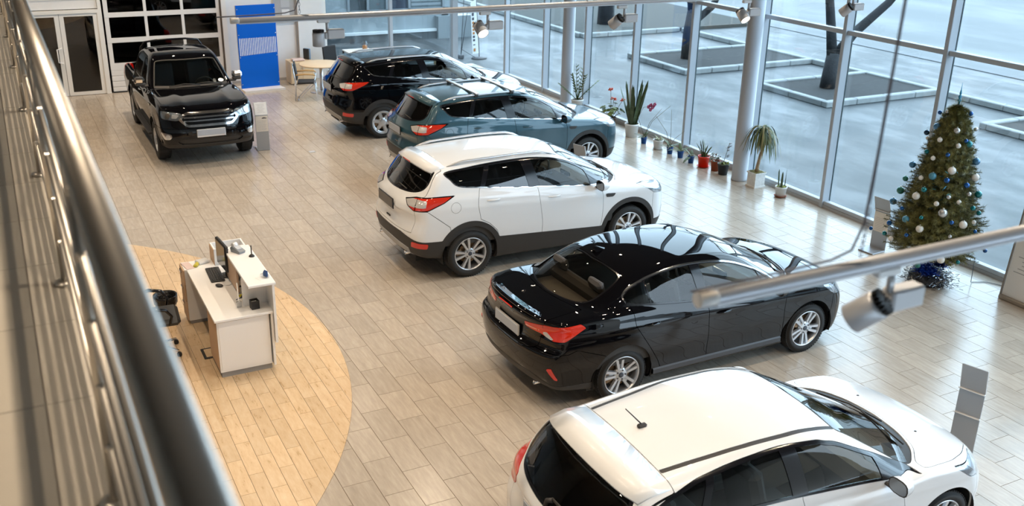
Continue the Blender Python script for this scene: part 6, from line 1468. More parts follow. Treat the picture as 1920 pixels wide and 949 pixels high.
# waste bin with a black liner
t = thing('waste_basket', 'wire waste basket with a black bag beside the drawer cabinet', 'bin', (1.42, 12.32, 0.0)); wb2 = mat('black_bin_wire', (0.012, 0.012, 0.012), 0.5)
for z, r in ((0.01, 0.115), (0.10, 0.122), (0.20, 0.13), (0.31, 0.138)): MB().tube([(r*math.cos(2*PI*k/24), r*math.sin(2*PI*k/24), z) for k in range(25)], 0.004, 5, False).build('hoop', wb2, t)
for k in range(20): MB().tube([(0.115*math.cos(2*PI*k/20), 0.115*math.sin(2*PI*k/20), 0.01), (0.138*math.cos(2*PI*k/20), 0.138*math.sin(2*PI*k/20), 0.31)], 0.0025, 4).build('upright_wire', wb2, t)
bag = mat('black_bin_bag', (0.010, 0.010, 0.011), 0.22, bump=(30, 0.8, 0.02)); MB().lathe([(0.10, 0.012), (0.112, 0.15), (0.128, 0.315), (0.150, 0.325), (0.152, 0.30), (0.148, 0.22)], 30, (0, 0, 0), None, True, True, False).build('bin_bag', bag, t)
# office chair, mostly behind the railing
t = thing('office_chair', 'black swivel office chair at the desk, half hidden by the railing', 'chair', (1.14, 11.34, 0.0), math.radians(-4)); ob = mat('black_office_chair', (0.014, 0.014, 0.015), 0.45)
MB().rbox((0.05, 0, 0.47), (0.50, 0.50, 0.09), 0.04).build('seat', ob, t); MB().rbox((-0.24, 0, 0.82), (0.08, 0.46, 0.55), 0.035, Matrix.Rotation(-0.15, 3, 'Y')).build('backrest', ob, t)
MB().tube([(0, 0, 0.10), (0, 0, 0.44)], 0.028, 12).build('gas_column', M_CHROME, t)
for k in range(5):
    a = 2*PI*k/5-0.62; q = MB().tube([(0, 0, 0.12), (0.30*math.cos(a), 0.30*math.sin(a), 0.075)], [0.022, 0.014], 8).build('leg', M_CHROME, t)
    MB().lathe([(0.028, -0.02), (0.028, 0.02)], 16, (0.30*math.cos(a), 0.30*math.sin(a), 0.029), Matrix.Rotation(PI/2, 3, 'X')).build('castor', ob, q)
for s_ in (-1, 1):
    MB().tube([(-0.16, s_*0.29, 0.66), (0.0, s_*0.30, 0.70), (0.14, s_*0.30, 0.67), (0.20, s_*0.28, 0.58), (0.17, s_*0.25, 0.46)], [0.024, 0.024, 0.02, 0.016, 0.014], 8).build('armrest', M_GLOSSBLK, t)

# ---- blue display board
t = thing('display_board', 'tall bright blue display board with a white striped band on a white base', 'display board', (0, 0, 0))
blu = mat('bright_blue_panel', (0.0, 0.12, 0.62), 0.45, spec=0.2)
MB().prism([(5.37, 25.95), (6.36, 26.05), (6.47, 25.30), (5.42, 25.21)], 0.0, 0.055).build('base', mat('white_base', (0.78, 0.77, 0.75), 0.45), t)
bp = MB().prism([(5.405, 25.56), (6.415, 25.64), (6.413, 25.67), (5.403, 25.59)], 0.055, 2.145).build('panel', blu, t)
sw = mat('white_stripe_print', (0.78, 0.82, 0.90), 0.4)
for k in range(22):
    u = (k+0.5)/22*0.96+0.02; x = 5.405+1.01*u; y = 25.558+0.08*u
    MB().prism([(x-0.011, y-0.003), (x+0.011, y-0.001), (x+0.011, y), (x-0.011, y-0.002)], 0.89+0.002*k, 1.33-0.004*(k % 2)).build('stripe', sw, bp)
for u in (0.03, 0.97):
    for z in (0.16, 0.85, 1.42, 2.05): MB().ball((5.405+1.01*u, 25.552+0.08*u, z), 0.014, 8, 4).build('screw', M_CHROME, bp)
MB().prism([(5.398, 25.565), (5.405, 25.56), (5.403, 25.59), (5.396, 25.59)], 0.055, 2.145).build('edge_trim', M_SATIN, t)

# ---- pinboard on the white wall
t = thing('pinboard', 'grey pinboard with framed sheets on the white wall', 'pinboard', (0, 0, 0))
MB().rbox((7.02, 26.535, 2.25), (0.86, 0.02, 1.42), 0.004).build('board', mat('grey_board', (0.42, 0.42, 0.43), 0.6), t)
MB().bb(6.58, 7.46, 26.515, 26.545, 1.535, 1.56).bb(7.44, 7.46, 26.515, 26.545, 1.56, 2.96).bb(6.58, 6.60, 26.515, 26.545, 1.56, 2.96).build('frame', mat('beige_frame', (0.62, 0.54, 0.46), 0.5), t)
gp = mat('grey_print', (0.50, 0.51, 0.53), 0.5)
for x0, x1, z0, z1, m_ in ((6.79, 7.03, 1.92, 2.25, gp), (6.815, 7.02, 1.70, 1.87, paper), (7.19, 7.40, 1.92, 2.25, paper), (7.20, 7.35, 1.69, 1.83, mat('cream_sheet', (0.78, 0.68, 0.58), 0.6)), (6.79, 7.03, 2.32, 2.66, gp), (7.19, 7.40, 2.32, 2.66, gp)):
    MB().bb(x0, x1, 26.518, 26.525, z0, z1).build('framed_sheet', m_, t)

# ---- meeting corner: round table, chairs, low cabinet, side desk
beech = mat('pale_beech', (0.72, 0.55, 0.36), 0.4, noise=(3, 0.06, (1, 8, 1)))
t = thing('round_table', 'round pale beech meeting table behind the black SUV', 'table', (7.27, 24.72, 0))
MB().lathe([(0.53, 0.70), (0.545, 0.705), (0.545, 0.725), (0.53, 0.73), (0.0001, 0.73)], 48).build('tabletop', beech, t); MB().tube([(0, 0, 0.03), (0, 0, 0.70)], 0.045, 18).build('column', M_SATIN, t); MB().lathe([(0.30, 0), (0.29, 0.02), (0.06, 0.045)], 36).build('foot_plate', M_SATIN, t)
t = thing('cantilever_chair', 'black chair with chrome frame and wooden armrests left of the round table', 'chair', (6.66, 24.0, 0), math.radians(-18)); blk_f = mat('black_chair_fabric', (0.02, 0.02, 0.022), 0.8)
MB().rbox((0.02, 0, 0.45), (0.44, 0.44, 0.045), 0.018).build('seat', blk_f, t); MB().rbox((-0.24, 0, 0.72), (0.035, 0.42, 0.42), 0.015, Matrix.Rotation(-0.16, 3, 'Y')).build('backrest', blk_f, t)
for s_ in (-1, 1):
    MB().tube([(-0.30, s_*0.24, 0.95), (-0.25, s_*0.24, 0.5), (-0.27, s_*0.24, 0.03), (-0.20, s_*0.24, 0.013), (0.20, s_*0.24, 0.42), (0.24, s_*0.24, 0.62)], 0.012, 8).build('leg', M_CHROME, t)
    MB().tube([(0.22, s_*0.24, 0.45), (0.27, s_*0.24, 0.013)], 0.011, 8).build('leg', M_CHROME, t)
    MB().tube([(-0.22, s_*0.25, 0.655), (0.0, s_*0.25, 0.675), (0.20, s_*0.25, 0.665), (0.24, s_*0.25, 0.63)], 0.018, 8).build('armrest', mat('orange_beech', (0.62, 0.38, 0.15), 0.4), t)
MB().tube([(-0.20, -0.24, 0.015), (-0.20, 0.24, 0.015)], 0.012, 8).build('cross_tube', M_CHROME, t)
t = thing('office_chair', 'black backed chair behind the round table near the end window', 'chair', (7.95, 25.75, 0), math.radians(-70))
MB().rbox((-0.2, 0, 0.75), (0.05, 0.44, 0.40), 0.02, Matrix.Rotation(-0.12, 3, 'Y')).build('backrest', blk_f, t); MB().rbox((0.05, 0, 0.46), (0.44, 0.44, 0.06), 0.02).build('seat', blk_f, t); MB().tube([(0, 0, 0.05), (0, 0, 0.44)], 0.025, 10).build('column', ob, t); MB().tube([(-0.2, 0, 0.6), (-0.16, 0, 0.44), (0, 0, 0.43)], 0.02, 8).build('back_bar', ob, t)
for k in range(5): MB().tube([(0, 0, 0.10), (0.28*math.cos(k*2*PI/5), 0.28*math.sin(k*2*PI/5), 0.03)], [0.02, 0.03], 8).build('leg', ob, t)
t = thing('low_cabinet', 'low pale wood cabinet against the white wall behind the round table', 'cabinet', (7.08, 26.05, 0)); MB().rbox((0, 0, 0.31), (0.62, 0.5, 0.58), 0.006).build('carcass', beech, t)
for s_ in (-1, 1):
    q = MB().rbox((s_*0.155, -0.257, 0.31), (0.295, 0.016, 0.54), 0.004).build('cabinet_door', beech, t); MB().rbox((s_*0.03, -0.27, 0.42), (0.012, 0.012, 0.09), 0.003).build('handle', M_SATIN, q)
flat('paper_pile', 'pile of magazines with red cover on the low cabinet', 'papers', (7.02, 25.98, 0.63), (0.32, 0.26, 0.05), mat('reddish_cover', (0.72, 0.55, 0.50), 0.5))
t = thing('file_binder', 'blue edged file folder standing on the low cabinet', 'binder', (7.33, 26.12, 0.602), 0.5); MB().rbox((0, 0, 0.14), (0.03, 0.20, 0.28), 0.004).build('folder', mat('blue_folder', (0.05, 0.22, 0.45), 0.4), t); MB().bb(-0.02, 0.012, -0.095, 0.09, 0.01, 0.27).build('pages', paper, t); MB().rbox((-0.05, 0, 0.14), (0.04, 0.18, 0.28), 0.006).build('black_file', fin_m, t)
t = thing('side_desk', 'dark framed white desk under the end window', 'desk', (8.75, 26.1, 0)); MB().rbox((0, 0, 0.735), (0.75, 0.55, 0.03), 0.004).build('desktop', dw, t); MB().bb(-0.375, 0.375, -0.275, -0.26, 0.60, 0.72).build('drawer_front', fin_m, t)
for a in (-1, 1):
    for c in (-1, 1): MB().bb(a*0.35-0.02, a*0.35+0.02, c*0.25-0.02, c*0.25+0.02, 0, 0.72).build('leg', fin_m, t)
t = thing('sweets_jar', 'glass jar of orange sweets on the desk under the end window', 'jar', (8.92, 26.05, 0.75)); MB().lathe([(0.07, 0), (0.075, 0.02), (0.072, 0.20), (0.055, 0.235), (0.055, 0.26)], 20, (0, 0, 0), None, True, True, False).build('jar_glass', glass('jar_glass', (0.8, 0.85, 0.88), 2.0), t)
MB().lathe([(0.066, 0.01), (0.068, 0.12), (0.03, 0.14), (0.0001, 0.145)], 18).build('sweets', mat('orange_sweets', (0.65, 0.25, 0.06), 0.4, noise=(40, 0.6)), t)

# ---- price stands
stand_m = mat('grey_stand_metal', (0.40, 0.42, 0.45), 0.4, 0.4); edge_m = mat('pale_stand_edge', (0.62, 0.63, 0.64), 0.4, 0.3); prn = mat('grey_text_print', (0.40, 0.40, 0.42), 0.6)
def price_stand(label, x, y, rz, sheets=(), ledges=(), hv=0.73, w=0.255, tilt=0.33, ht=0.27, foot=-1, pic=True):
    """front of the sheet faces local -y"""
    t = thing('price_stand', label, 'price stand', (x, y, 0), rz, 'price stands beside the cars')
    MB().rbox((0, 0, hv/2+0.01), (w, 0.014, hv-0.01), 0.003).build('upright_panel', stand_m, t)
    m = Matrix.Rotation(-tilt, 3, 'X'); c = Vector((0, 0, hv))+m @ Vector((0, 0, ht/2)); q = MB().rbox(tuple(c), (w, 0.012, ht), 0.003, m).build('sloping_panel', stand_m, t)
    for s_ in (-1, 1): MB().rbox(tuple(Vector((s_*w/2, 0, hv))+m @ Vector((0, 0, ht/2))), (0.006, 0.018, ht), 0.002, m).build('panel_edge', edge_m, q)
    MB().rbox((0, foot*0.14, 0.012), (w, 0.30, 0.02), 0.004).build('foot_plate', stand_m, t)
    for z in ledges: MB().rbox((0, -0.018, z), (w+0.012, 0.03, 0.012), 0.003).build('ledge', edge_m, t)
    for k in sheets:
        if k == 'top':
            s = MB().rbox(tuple(c+m @ Vector((0, -0.009, 0))), (w-0.01, 0.003, ht-0.02), 0.001, m).build('price_sheet', paper, t)
            for i in range(9): MB().box(tuple(c+m @ Vector((-0.01+0.008*(i % 3), -0.0112, ht*0.34-i*0.021))), (w*0.66-0.02*(i % 4), 0.0006, 0.004), m).build('text_line', prn, s)
        if k == 'front':
            s = MB().rbox((0, -0.0095, hv-0.17), (w-0.012, 0.004, 0.32), 0.001).build('price_sheet', mat('cream_paper', (0.80, 0.74, 0.66), 0.6), t)
            for i in range(8): MB().bb(-w*0.38, w*(0.36-0.05*(i % 3)), -0.0125, -0.0118, hv-0.11-i*0.027, hv-0.106-i*0.027).build('text_line', prn, s)
            if pic: MB().prism([(0.0, hv-0.065), (0.01, hv-0.045), (0.05, hv-0.035), (0.08, hv-0.047), (0.10, hv-0.05), (0.10, hv-0.065)], -0.0128, -0.0118, 'y').build('car_picture', mat('dark_picture', (0.10, 0.09, 0.09), 0.6), s)
    return t
price_stand('grey price stand with two printed sheets beside the pickup truck', 4.52, 19.75, math.radians(-4), ('top', 'front'), foot=1)
price_stand('price stand showing a printed sheet left of the Christmas tree', 11.86, 10.28, math.radians(-84), ('front',), (0.64,), 0.62, 0.28, -0.30, 0.25, pic=False)
price_stand('bare grey price stand in front of the white hatchback nose', 8.20, 5.64, math.radians(-72), (), (0.70, 0.42), 0.72, 0.25, -0.22, 0.27)
price_stand('price stand peeping up between the white SUV and the blue SUV', 8.93, 14.55, math.radians(-70), (), (), 0.73, 0.26, -0.25, 0.23)

# ---- roll-up notice at the right edge
t = thing('notice_stand', 'white notice board stand with printed lines cut by the right edge', 'notice board', (12.10, 7.72, 0), math.radians(-90))
m = Matrix.Rotation(-0.10, 3, 'X')
MB().rbox((0, 0.02, 0.94), (0.86, 0.015, 1.86), 0.004, m).build('sheet', mat('white_notice', (0.80, 0.80, 0.80), 0.5), t); MB().rbox((0, -0.08, 0.03), (0.88, 0.10, 0.06), 0.01).build('cassette', mat('taupe_metal', (0.36, 0.31, 0.26), 0.4, 0.4), t)
MB().prism([(-0.435, 0.03), (-0.435, 0.30), (-0.43, 0.03)], 0.0, 0.01); MB().prism([(-0.10, 0.02), (0.14, 0.02), (0.13, 1.9), (0.10, 1.9)], -0.45, -0.435, 'x').build('side_panel', mat('taupe_panel', (0.26, 0.23, 0.20), 0.6), t)
for i in range(16):
    z = 0.42+0.055*i+(0.06 if i > 4 else 0)+(0.05 if i > 9 else 0); o = m @ Vector((0, -0.0095, z-0.94)); MB().box((-0.04+0.02*(i % 3), 0.02+o.y, 0.94+o.z), (0.62-0.06*(i % 4), 0.001, 0.012), m).build('text_line', prn, t)
o = m @ Vector((0, -0.0095, 0.5)); MB().box((0.0, 0.02+o.y, 0.94+o.z), (0.66, 0.001, 0.14), m).build('yellow_band', mat('pale_yellow_band', (0.75, 0.62, 0.35), 0.6), t)
t = thing('socket_plate', 'small grey floor socket plate left of the SUVs', 'floor socket', (5.39, 19.26, 0.0)); MB().rbox((0, 0, 0.004), (0.12, 0.12, 0.008), 0.002).build('plate', mat('pale_socket', (0.55, 0.58, 0.62), 0.4), t); MB().rbox((0, 0, 0.0085), (0.07, 0.07, 0.003), 0.001).build('lid', M_SATIN, t)

# ================================================================== POT PLANTS ALONG THE GLASS
PR = random.Random(11)
def leaf_mesh(L, W, droop, n=7, fold=0.25, base=0.25, tipw=0.0, twist=0.0, early=0.0):
    """blade from the origin, rising along +z and bending over towards +x; returns verts, faces (thin solid)"""
    V = []; F = []; p = Vector((0, 0, 0)); a = 0.0
    for i in range(n+1):
        t = i/n; w = W*0.5*(base+(1-base)*math.sin(PI*min(1, t*1.15+0.12))**0.8) if t < 0.9 else W*0.5*(1-t)/0.1*0.45+tipw
        d = Vector((math.sin(a), 0, math.cos(a))); nrm = Vector((math.cos(a), 0, -math.sin(a)))
        q = twist*t; s = Vector((0, 1, 0))*math.cos(q)+nrm*math.sin(q)
        V += [tuple(p-s*w-nrm*w*fold*-1), tuple(p), tuple(p+s*w+nrm*w*fold)]
        p = p+d*(L/n); a += droop/n*(1 if not early else 4*(1-(i+0.5)/n)**3)
    for i in range(n):
        for j in range(2): F.append((3*i+j, 3*i+j+1, 3*i+4+j, 3*i+3+j))
    return V, F
def add_leaf(parent, name, m, loc, az, lean, L, W, droop, **k):
    V, F = leaf_mesh(L, W, droop, **k); b = MB().add(V, F, True); R_ = Matrix.Rotation(az, 3, 'Z') @ Matrix.Rotation(lean, 3, 'Y')
    b.v = [tuple(R_ @ Vector(v)+Vector(loc)) for v in b.v]; o = b.build(name, m, parent, fix=False); return o
def pot(parent, r0, r1, h, m, z0=0.0, rim=0.012, saucer=None, n=28):
    MB().lathe([(r0, z0), (r0+(r1-r0)*0.85, z0+h*0.86), (r1*1.04, z0+h*0.87), (r1*1.05, z0+h), (r1*0.95, z0+h), (r1*0.92, z0+h*0.88)], n, (0, 0, 0), None, True, True, False).build('pot', m, parent)
    MB().lathe([(r1*0.93, z0+h*0.90), (0.0001, z0+h*0.92)], n, (0, 0, 0), None, False, False, False).build('potting_soil', mat('potting_soil', (0.045, 0.035, 0.025), 0.95, noise=(60, 0.4)), parent)
    if saucer: MB().lathe([(r0*0.95, 0.0), (r0*1.30, 0.022), (r0*1.33, 0.03), (r0*1.1, 0.02)], n, (0, 0, 0), None, True, True, False).build('saucer', saucer, parent)
gl = mat('dark_green_leaf', (0.035, 0.075, 0.022), 0.45, noise=(6, 0.3)); gl2 = mat('olive_leaf', (0.085, 0.105, 0.028), 0.5, noise=(8, 0.3)); gl3 = mat('grey_green_leaf', (0.085, 0.115, 0.055), 0.5, noise=(8, 0.3)); gly = mat('yellow_green_leaf', (0.30, 0.34, 0.06), 0.5, noise=(10, 0.3))
wp = mat('white_pot', (0.80, 0.79, 0.77), 0.35); bp_ = mat('cobalt_blue_pot', (0.006, 0.075, 0.30), 0.3); stem_m = mat('plant_stem', (0.12, 0.10, 0.05), 0.7)
G_P = 'pot plants standing along the window'
def plant(name, label, x, y): return thing(name, label, 'plant', (x, y, 0), 0, G_P)
# ZZ plant partly behind the blue bonnet
t = plant('zz_plant', 'plant with feathery leaf stalks beside the far column', 12.38, 20.45); pot(t, 0.12, 0.15, 0.26, wp)
for k, (az, ln, L) in enumerate([(2.8, 0.75, 0.72), (-0.3, 0.75, 0.80), (-1.2, 0.30, 0.75), (1.3, 0.25, 0.92), (0.6, 0.35, 0.88), (2.2, 0.25, 0.70)]):
    d = Vector((math.sin(ln)*math.cos(az), math.sin(ln)*math.sin(az), math.cos(ln))); q = [Vector((0, 0, 0.22))+d*L*s-Vector((0, 0, 0.12*s*s*math.sin(ln))) for s in (0, .33, .66, 1)]; s_ = MB().tube(q, [0.012, 0.009, 0.007, 0.003], 6).build('stalk', mat('green_stalk', (0.07, 0.10, 0.03), 0.5), t)
    for i in range(7):
        u = 0.30+0.10*i; p = q[0].lerp(q[3], u)-Vector((0, 0, 0.0))
        for sd in (-1, 1): add_leaf(s_, 'leaf', gl2, p, az+sd*1.25, min(1.5, ln+0.5), 0.125, 0.048, 0.5, n=4)
# geranium
t = plant('geranium', 'red flowering geranium at the nose of the blue SUV', 12.32, 18.80); pot(t, 0.08, 0.11, 0.18, mat('brown_pot', (0.10, 0.05, 0.03), 0.6))
for k in range(22):
    az = PR.uniform(0, 2*PI); ln = PR.uniform(0.2, 1.2); L = PR.uniform(0.20, 0.36); d = Vector((math.sin(ln)*math.cos(az), math.sin(ln)*math.sin(az), math.cos(ln))); p = Vector((0, 0, 0.16))+d*L
    l = MB().lathe([(0.0001, 0.0), (0.03, 0.004), (0.05, 0.012), (0.056, 0.008)], 10, tuple(p), Matrix.Rotation(ln*0.8, 3, Vector((-math.sin(az), math.cos(az), 0)))).build('leaf', mat('geranium_leaf', (0.13, 0.17, 0.035), 0.5, noise=(20, .3)), t, fix=False); MB().tube([(0, 0, 0.15), p], 0.004, 5).build('leaf_stalk', stem_m, l)
for az, ln, L in ((1.9, 0.10, 0.66), (0.5, 0.15, 0.44), (-0.8, 0.5, 0.50)):
    d = Vector((math.sin(ln)*math.cos(az), math.sin(ln)*math.sin(az), math.cos(ln))); p = Vector((0, 0, 0.16))+d*L; s_ = MB().tube([(0, 0, 0.16), p], 0.005, 6).build('flower_stalk', stem_m, t); f = MB()
    for _ in range(12): f.ball(tuple(p+Vector((PR.uniform(-.05, .05), PR.uniform(-.05, .05), PR.uniform(-.025, .03)))), 0.024, 6, 4, (1, 1, .6))
    f.build('red_blossom', mat('orange_red_petals', (0.75, 0.10, 0.04), 0.6), s_)['kind'] = 'stuff'
# tall snake plant
def snake(label, x, y, n, hmin, hmax, w, pr, ph, pm, spread, seed, saucer=None, z0=0.0):
    r = random.Random(seed); t = plant('snake_plant', label, x, y); pot(t, pr*0.82, pr, ph, pm, z0, saucer=saucer)
    for k in range(n):
        az = 2*PI*k/n+r.uniform(-.3, .3); rad = pr*0.55*r.uniform(0.2, 1); add_leaf(t, 'leaf', mat('snake_plant_leaf', (0.060, 0.085, 0.030), 0.4, noise=(3, 0.45, (2, 2, 9))), (rad*math.cos(az), rad*math.sin(az), z0+ph*0.85), az, spread*r.uniform(0.2, 1), r.uniform(hmin, hmax), w*r.uniform(0.8, 1.1), r.uniform(-0.05, 0.15), n=7, fold=0.5, base=0.65, twist=r.uniform(-0.8, 0.8))
    return t
snake('tall snake plant with upright dark leaves in a white pot', 12.16, 17.72, 15, 0.55, 1.05, 0.095, 0.155, 0.30, wp, 0.30, 5)
t_ = snake('small snake plant in a white pot with terracotta foot, right of the palm', 12.27, 13.0, 3, 0.30, 0.40, 0.045, 0.105, 0.20, wp, 0.18, 8, mat('terracotta', (0.33, 0.09, 0.035), 0.7))
for k in range(26): add_leaf(t_, 'moss_leaf', gly, (0.09*PR.uniform(-1, 1), 0.09*PR.uniform(-1, 1), 0.19), PR.uniform(0, 6.3), PR.uniform(0.5, 1.4), 0.05, 0.025, 0.8, n=3)
# orchids in blue pots
def orchid(label, x, y, leaves, seed, stems=(), bloom=None, ph=0.15):
    r = random.Random(seed); t = plant('orchid', label, x, y); pot(t, 0.052, 0.070, ph, bp_)
    for (az, ln, L) in leaves: add_leaf(t, 'leaf', gl3 if r.random() < .5 else gl2, (0, 0, ph*0.9), az, ln, L, 0.085, 0.9, n=6, fold=0.2, base=0.5)
    for k in range(6):
        a = r.uniform(0, 6.3); MB().tube([(0, 0, ph), (0.06*math.cos(a), 0.06*math.sin(a), ph+0.03), (0.11*math.cos(a), 0.11*math.sin(a), ph-0.02)], 0.004, 5).build('air_root', mat('pale_root', (0.45, 0.46, 0.38), 0.6), t)
    for (dx, dy, h) in stems: MB().tube([(0, 0, ph), (dx*0.3, dy*0.3, ph+h*0.5), (dx, dy, ph+h)], [0.005, 0.004, 0.003], 6).build('flower_stem', stem_m, t)
    if bloom:
        s_ = MB().tube([(0, 0, ph)]+bloom[0], [0.005]+[0.004]*len(bloom[0]), 6).build('flower_stem', stem_m, t)
        for (px, py, pz) in bloom[1]:
            f = MB()
            for k in range(5): a = 2*PI*k/5; f.ball((px+0.025*math.cos(a), py-0.01, pz+0.025*math.sin(a)), 0.022, 8, 5, (1, .4, 1))
            f.build('flower', mat('magenta_petals', (0.34, 0.03, 0.09), 0.5), s_)
    return t
orchid('orchid with magenta flowers in a blue pot beside the tall snake plant', 12.08, 17.12, [(2.6, 0.9, 0.25), (3.4, 1.1, 0.22), (-0.6, 0.5, 0.22), (0.6, 0.7, 0.20)], 1, [(0.42, -0.30, 0.70), (0.30, -0.16, 0.62)], ([(-0.10, 0.12, 0.55), (-0.02, 0.06, 0.78), (0.10, 0.0, 0.80)], [(0.06, 0.0, 0.80), (0.11, -0.01, 0.83), (0.15, -0.03, 0.79), (0.10, -0.02, 0.74), (0.17, -0.06, 0.85)]))
t = plant('spider_plant', 'small pale plant in a white pot and saucer between two orchids', 12.10, 16.62); pot(t, 0.085, 0.11, 0.19, wp, 0.015, saucer=wp)
for k in range(16): add_leaf(t, 'leaf', mat('pale_leaf', (0.36, 0.35, 0.18), 0.5), (0.03*PR.uniform(-1, 1), 0.03*PR.uniform(-1, 1), 0.19), PR.uniform(0, 6.3), PR.uniform(0.2, 1.2), PR.uniform(0.12, 0.22), 0.022, 1.2, n=5)
orchid('orchid with tall bare stems in a blue pot, second of the four blue pots', 12.12, 16.22, [(2.4, 0.45, 0.33), (3.0, 1.0, 0.30), (-0.4, 0.9, 0.30), (0.4, 1.2, 0.28), (-1.4, 0.8, 0.25), (1.4, 0.7, 0.22)], 2, [(-0.02, 0.02, 0.78), (-0.25, 0.22, 0.62), (0.22, -0.16, 0.35)])
orchid('broad leaved orchid in a blue pot, third of the four blue pots', 12.14, 15.88, [(2.9, 1.1, 0.30), (2.3, 0.8, 0.26), (-0.3, 0.9, 0.28), (0.3, 1.2, 0.26), (1.2, 0.3, 0.20), (-1.5, 1.0, 0.2)], 3)
orchid('orchid with one hanging leaf in the blue pot beside the orange-red pot', 12.11, 15.48, [(3.5, 1.5, 0.32), (2.5, 0.4, 0.22), (-0.5, 1.4, 0.24), (0.9, 0.6, 0.18)], 4)
t = plant('spiky_plant', 'spiky green plant in a bright orange-red pot', 12.16, 15.14); orr = mat('orange_red_pot', (0.80, 0.035, 0.010), 0.35); pot(t, 0.095, 0.115, 0.22, orr, 0.01, saucer=orr)
for k in range(15): add_leaf(t, 'leaf', gl2, (0.04*PR.uniform(-1, 1), 0.04*PR.uniform(-1, 1), 0.20), 2.6+PR.uniform(-0.6, 0.6) if k < 8 else -0.6+PR.uniform(-0.8, 0.8), PR.uniform(0.0, 0.4) if k < 8 else PR.uniform(0.2, 0.9), PR.uniform(0.28, 0.46) if k < 8 else PR.uniform(0.2, 0.3), 0.045, 0.35, n=6, fold=0.4, base=0.6)
t = plant('speckled_plant', 'bushy speckled plant in a terracotta pot near the near column', 12.22, 14.84); pot(t, 0.075, 0.09, 0.20, mat('terracotta_orange', (0.36, 0.07, 0.02), 0.6))
for k in range(46): add_leaf(t, 'leaf', PR.choice([gl3, mat('white_leaf', (0.55, 0.55, 0.50), 0.5), mat('purple_brown_leaf', (0.10, 0.05, 0.05), 0.5)]), (PR.uniform(-.10, .10), PR.uniform(-.10, .10), 0.20+PR.uniform(0, 0.12)), PR.uniform(0, 6.3), PR.uniform(0.3, 1.4), 0.065, 0.034, 0.6, n=3)
t = plant('dark_leaved_plant', 'dark leaved plant in a dark grey pot against the near column', 12.20, 14.57); pot(t, 0.085, 0.115, 0.22, mat('anthracite_pot', (0.030, 0.036, 0.042), 0.5))
for k in range(20): add_leaf(t, 'leaf', gly, (PR.uniform(-.09, .09), PR.uniform(-.09, .09), 0.21), PR.uniform(0, 6.3), PR.uniform(0.3, 1.3), 0.07, 0.04, 0.7, n=3)
MB().tube([(0.0, 0.02, 0.2), (0.06, 0.02, 0.4), (0.10, 0.0, 0.62)], 0.005, 6).build('stem', stem_m, t)
for k in range(12): u = 0.25+0.062*k; add_leaf(t, 'dark_leaf', mat('maroon_leaf', (0.035, 0.012, 0.014), 0.4), (0.02+0.09*u, 0.01, 0.2+0.42*u), PR.uniform(0, 6.3), PR.uniform(0.6, 1.3), 0.11, 0.055, 0.6, n=4)
# ponytail palm
t = plant('ponytail_palm', 'drooping ponytail palm with a bare trunk in a white square pot by the near column', 12.28, 13.70); MB().prism([(-.115, -.115), (.115, -.115), (.115, .115), (-.115, .115)], 0.03, 0.26).prism([(-.13, -.13), (.13, -.13), (.13, .13), (-.13, .13)], 0.255, 0.285).build('pot', mat('white_textured_pot', (0.72, 0.71, 0.69), 0.55, noise=(25, 0.12)), t)
MB().prism([(-.13, -.13), (.13, -.13), (.13, .13), (-.13, .13)], 0.0, 0.03).build('saucer', wp, t); MB().bb(-.115, .115, -.115, .115, 0.27, 0.288).build('potting_soil', mat('mossy_soil', (0.16, 0.13, 0.03), 0.95, noise=(50, 0.4)), t)
MB().tube([(0, 0, 0.28), (0.0, 0, 0.36), (0.03, -0.01, 0.6), (0.09, -0.03, 0.85), (0.07, -0.01, 0.95), (0.05, 0.0, 1.04)], [0.045, 0.034, 0.026, 0.028, 0.030, 0.022], 10).build('trunk', mat('tan_trunk', (0.36, 0.25, 0.15), 0.8, noise=(30, .3)), t)
for k in range(70):
    az = PR.uniform(0, 6.3); add_leaf(t, 'leaf', PR.choice([gl2, gl3, mat('straw_leaf', (0.24, 0.20, 0.08), 0.6)]), (0.05+0.02*PR.uniform(-1, 1), 0, PR.uniform(0.92, 1.08)), az, PR.uniform(0.0, 0.35), PR.uniform(0.45, 0.85), 0.030, PR.uniform(2.6, 2.95), n=12, fold=0.2, base=0.7, early=0.95)
for k in range(40): add_leaf(t, 'moss_leaf', mat('moss', (0.20, 0.17, 0.05), 0.8), (PR.uniform(-.13, .13), PR.uniform(-.13, .13), 0.285), PR.uniform(0, 6.3), PR.uniform(0.6, 1.6), 0.05, 0.016, 0.8, n=3)

# ================================================================== CHRISTMAS TREE
TX, TY = 11.52, 9.02
xt = thing('christmas_tree', 'green artificial Christmas tree hung with blue and white baubles', 'christmas tree', (TX, TY, 0))
def trad(z): return float(np.interp(z, [0.40, 0.55, 0.9, 1.6, 2.2, 2.5, 2.66], [0.55, 0.72, 0.66, 0.46, 0.29, 0.19, 0.08]))
MB().tube([(0, 0, 0.05), (0, 0, 2.62)], [0.03, 0.012], 10).build('trunk', mat('tree_pole', (0.05, 0.04, 0.02), 0.8), xt)
XR = random.Random(21); nv = []; nf = []; st = MB()
def needles(p0, p1, n, ln, w):
    """needle spray around a twig from p0 to p1"""
    d = p1-p0; dn = d.normalized(); a = dn.orthogonal().normalized(); b_ = dn.cross(a)
    for i in range(n):
        u = XR.random()**0.8; q = XR.uniform(0, 6.283); r = a*math.cos(q)+b_*math.sin(q); base = p0+d*u; dir_ = (r+dn*XR.uniform(0.1, 0.75)).normalized(); tip = base+dir_*ln*XR.uniform(0.7, 1.1); s = dir_.cross(r)
        s = (s.normalized() if s.length > 1e-5 else a)*w; k = len(nv); nv.extend([tuple(base-s), tuple(base+s), tuple(tip)]); nf.append((k, k+1, k+2))
z = 0.50
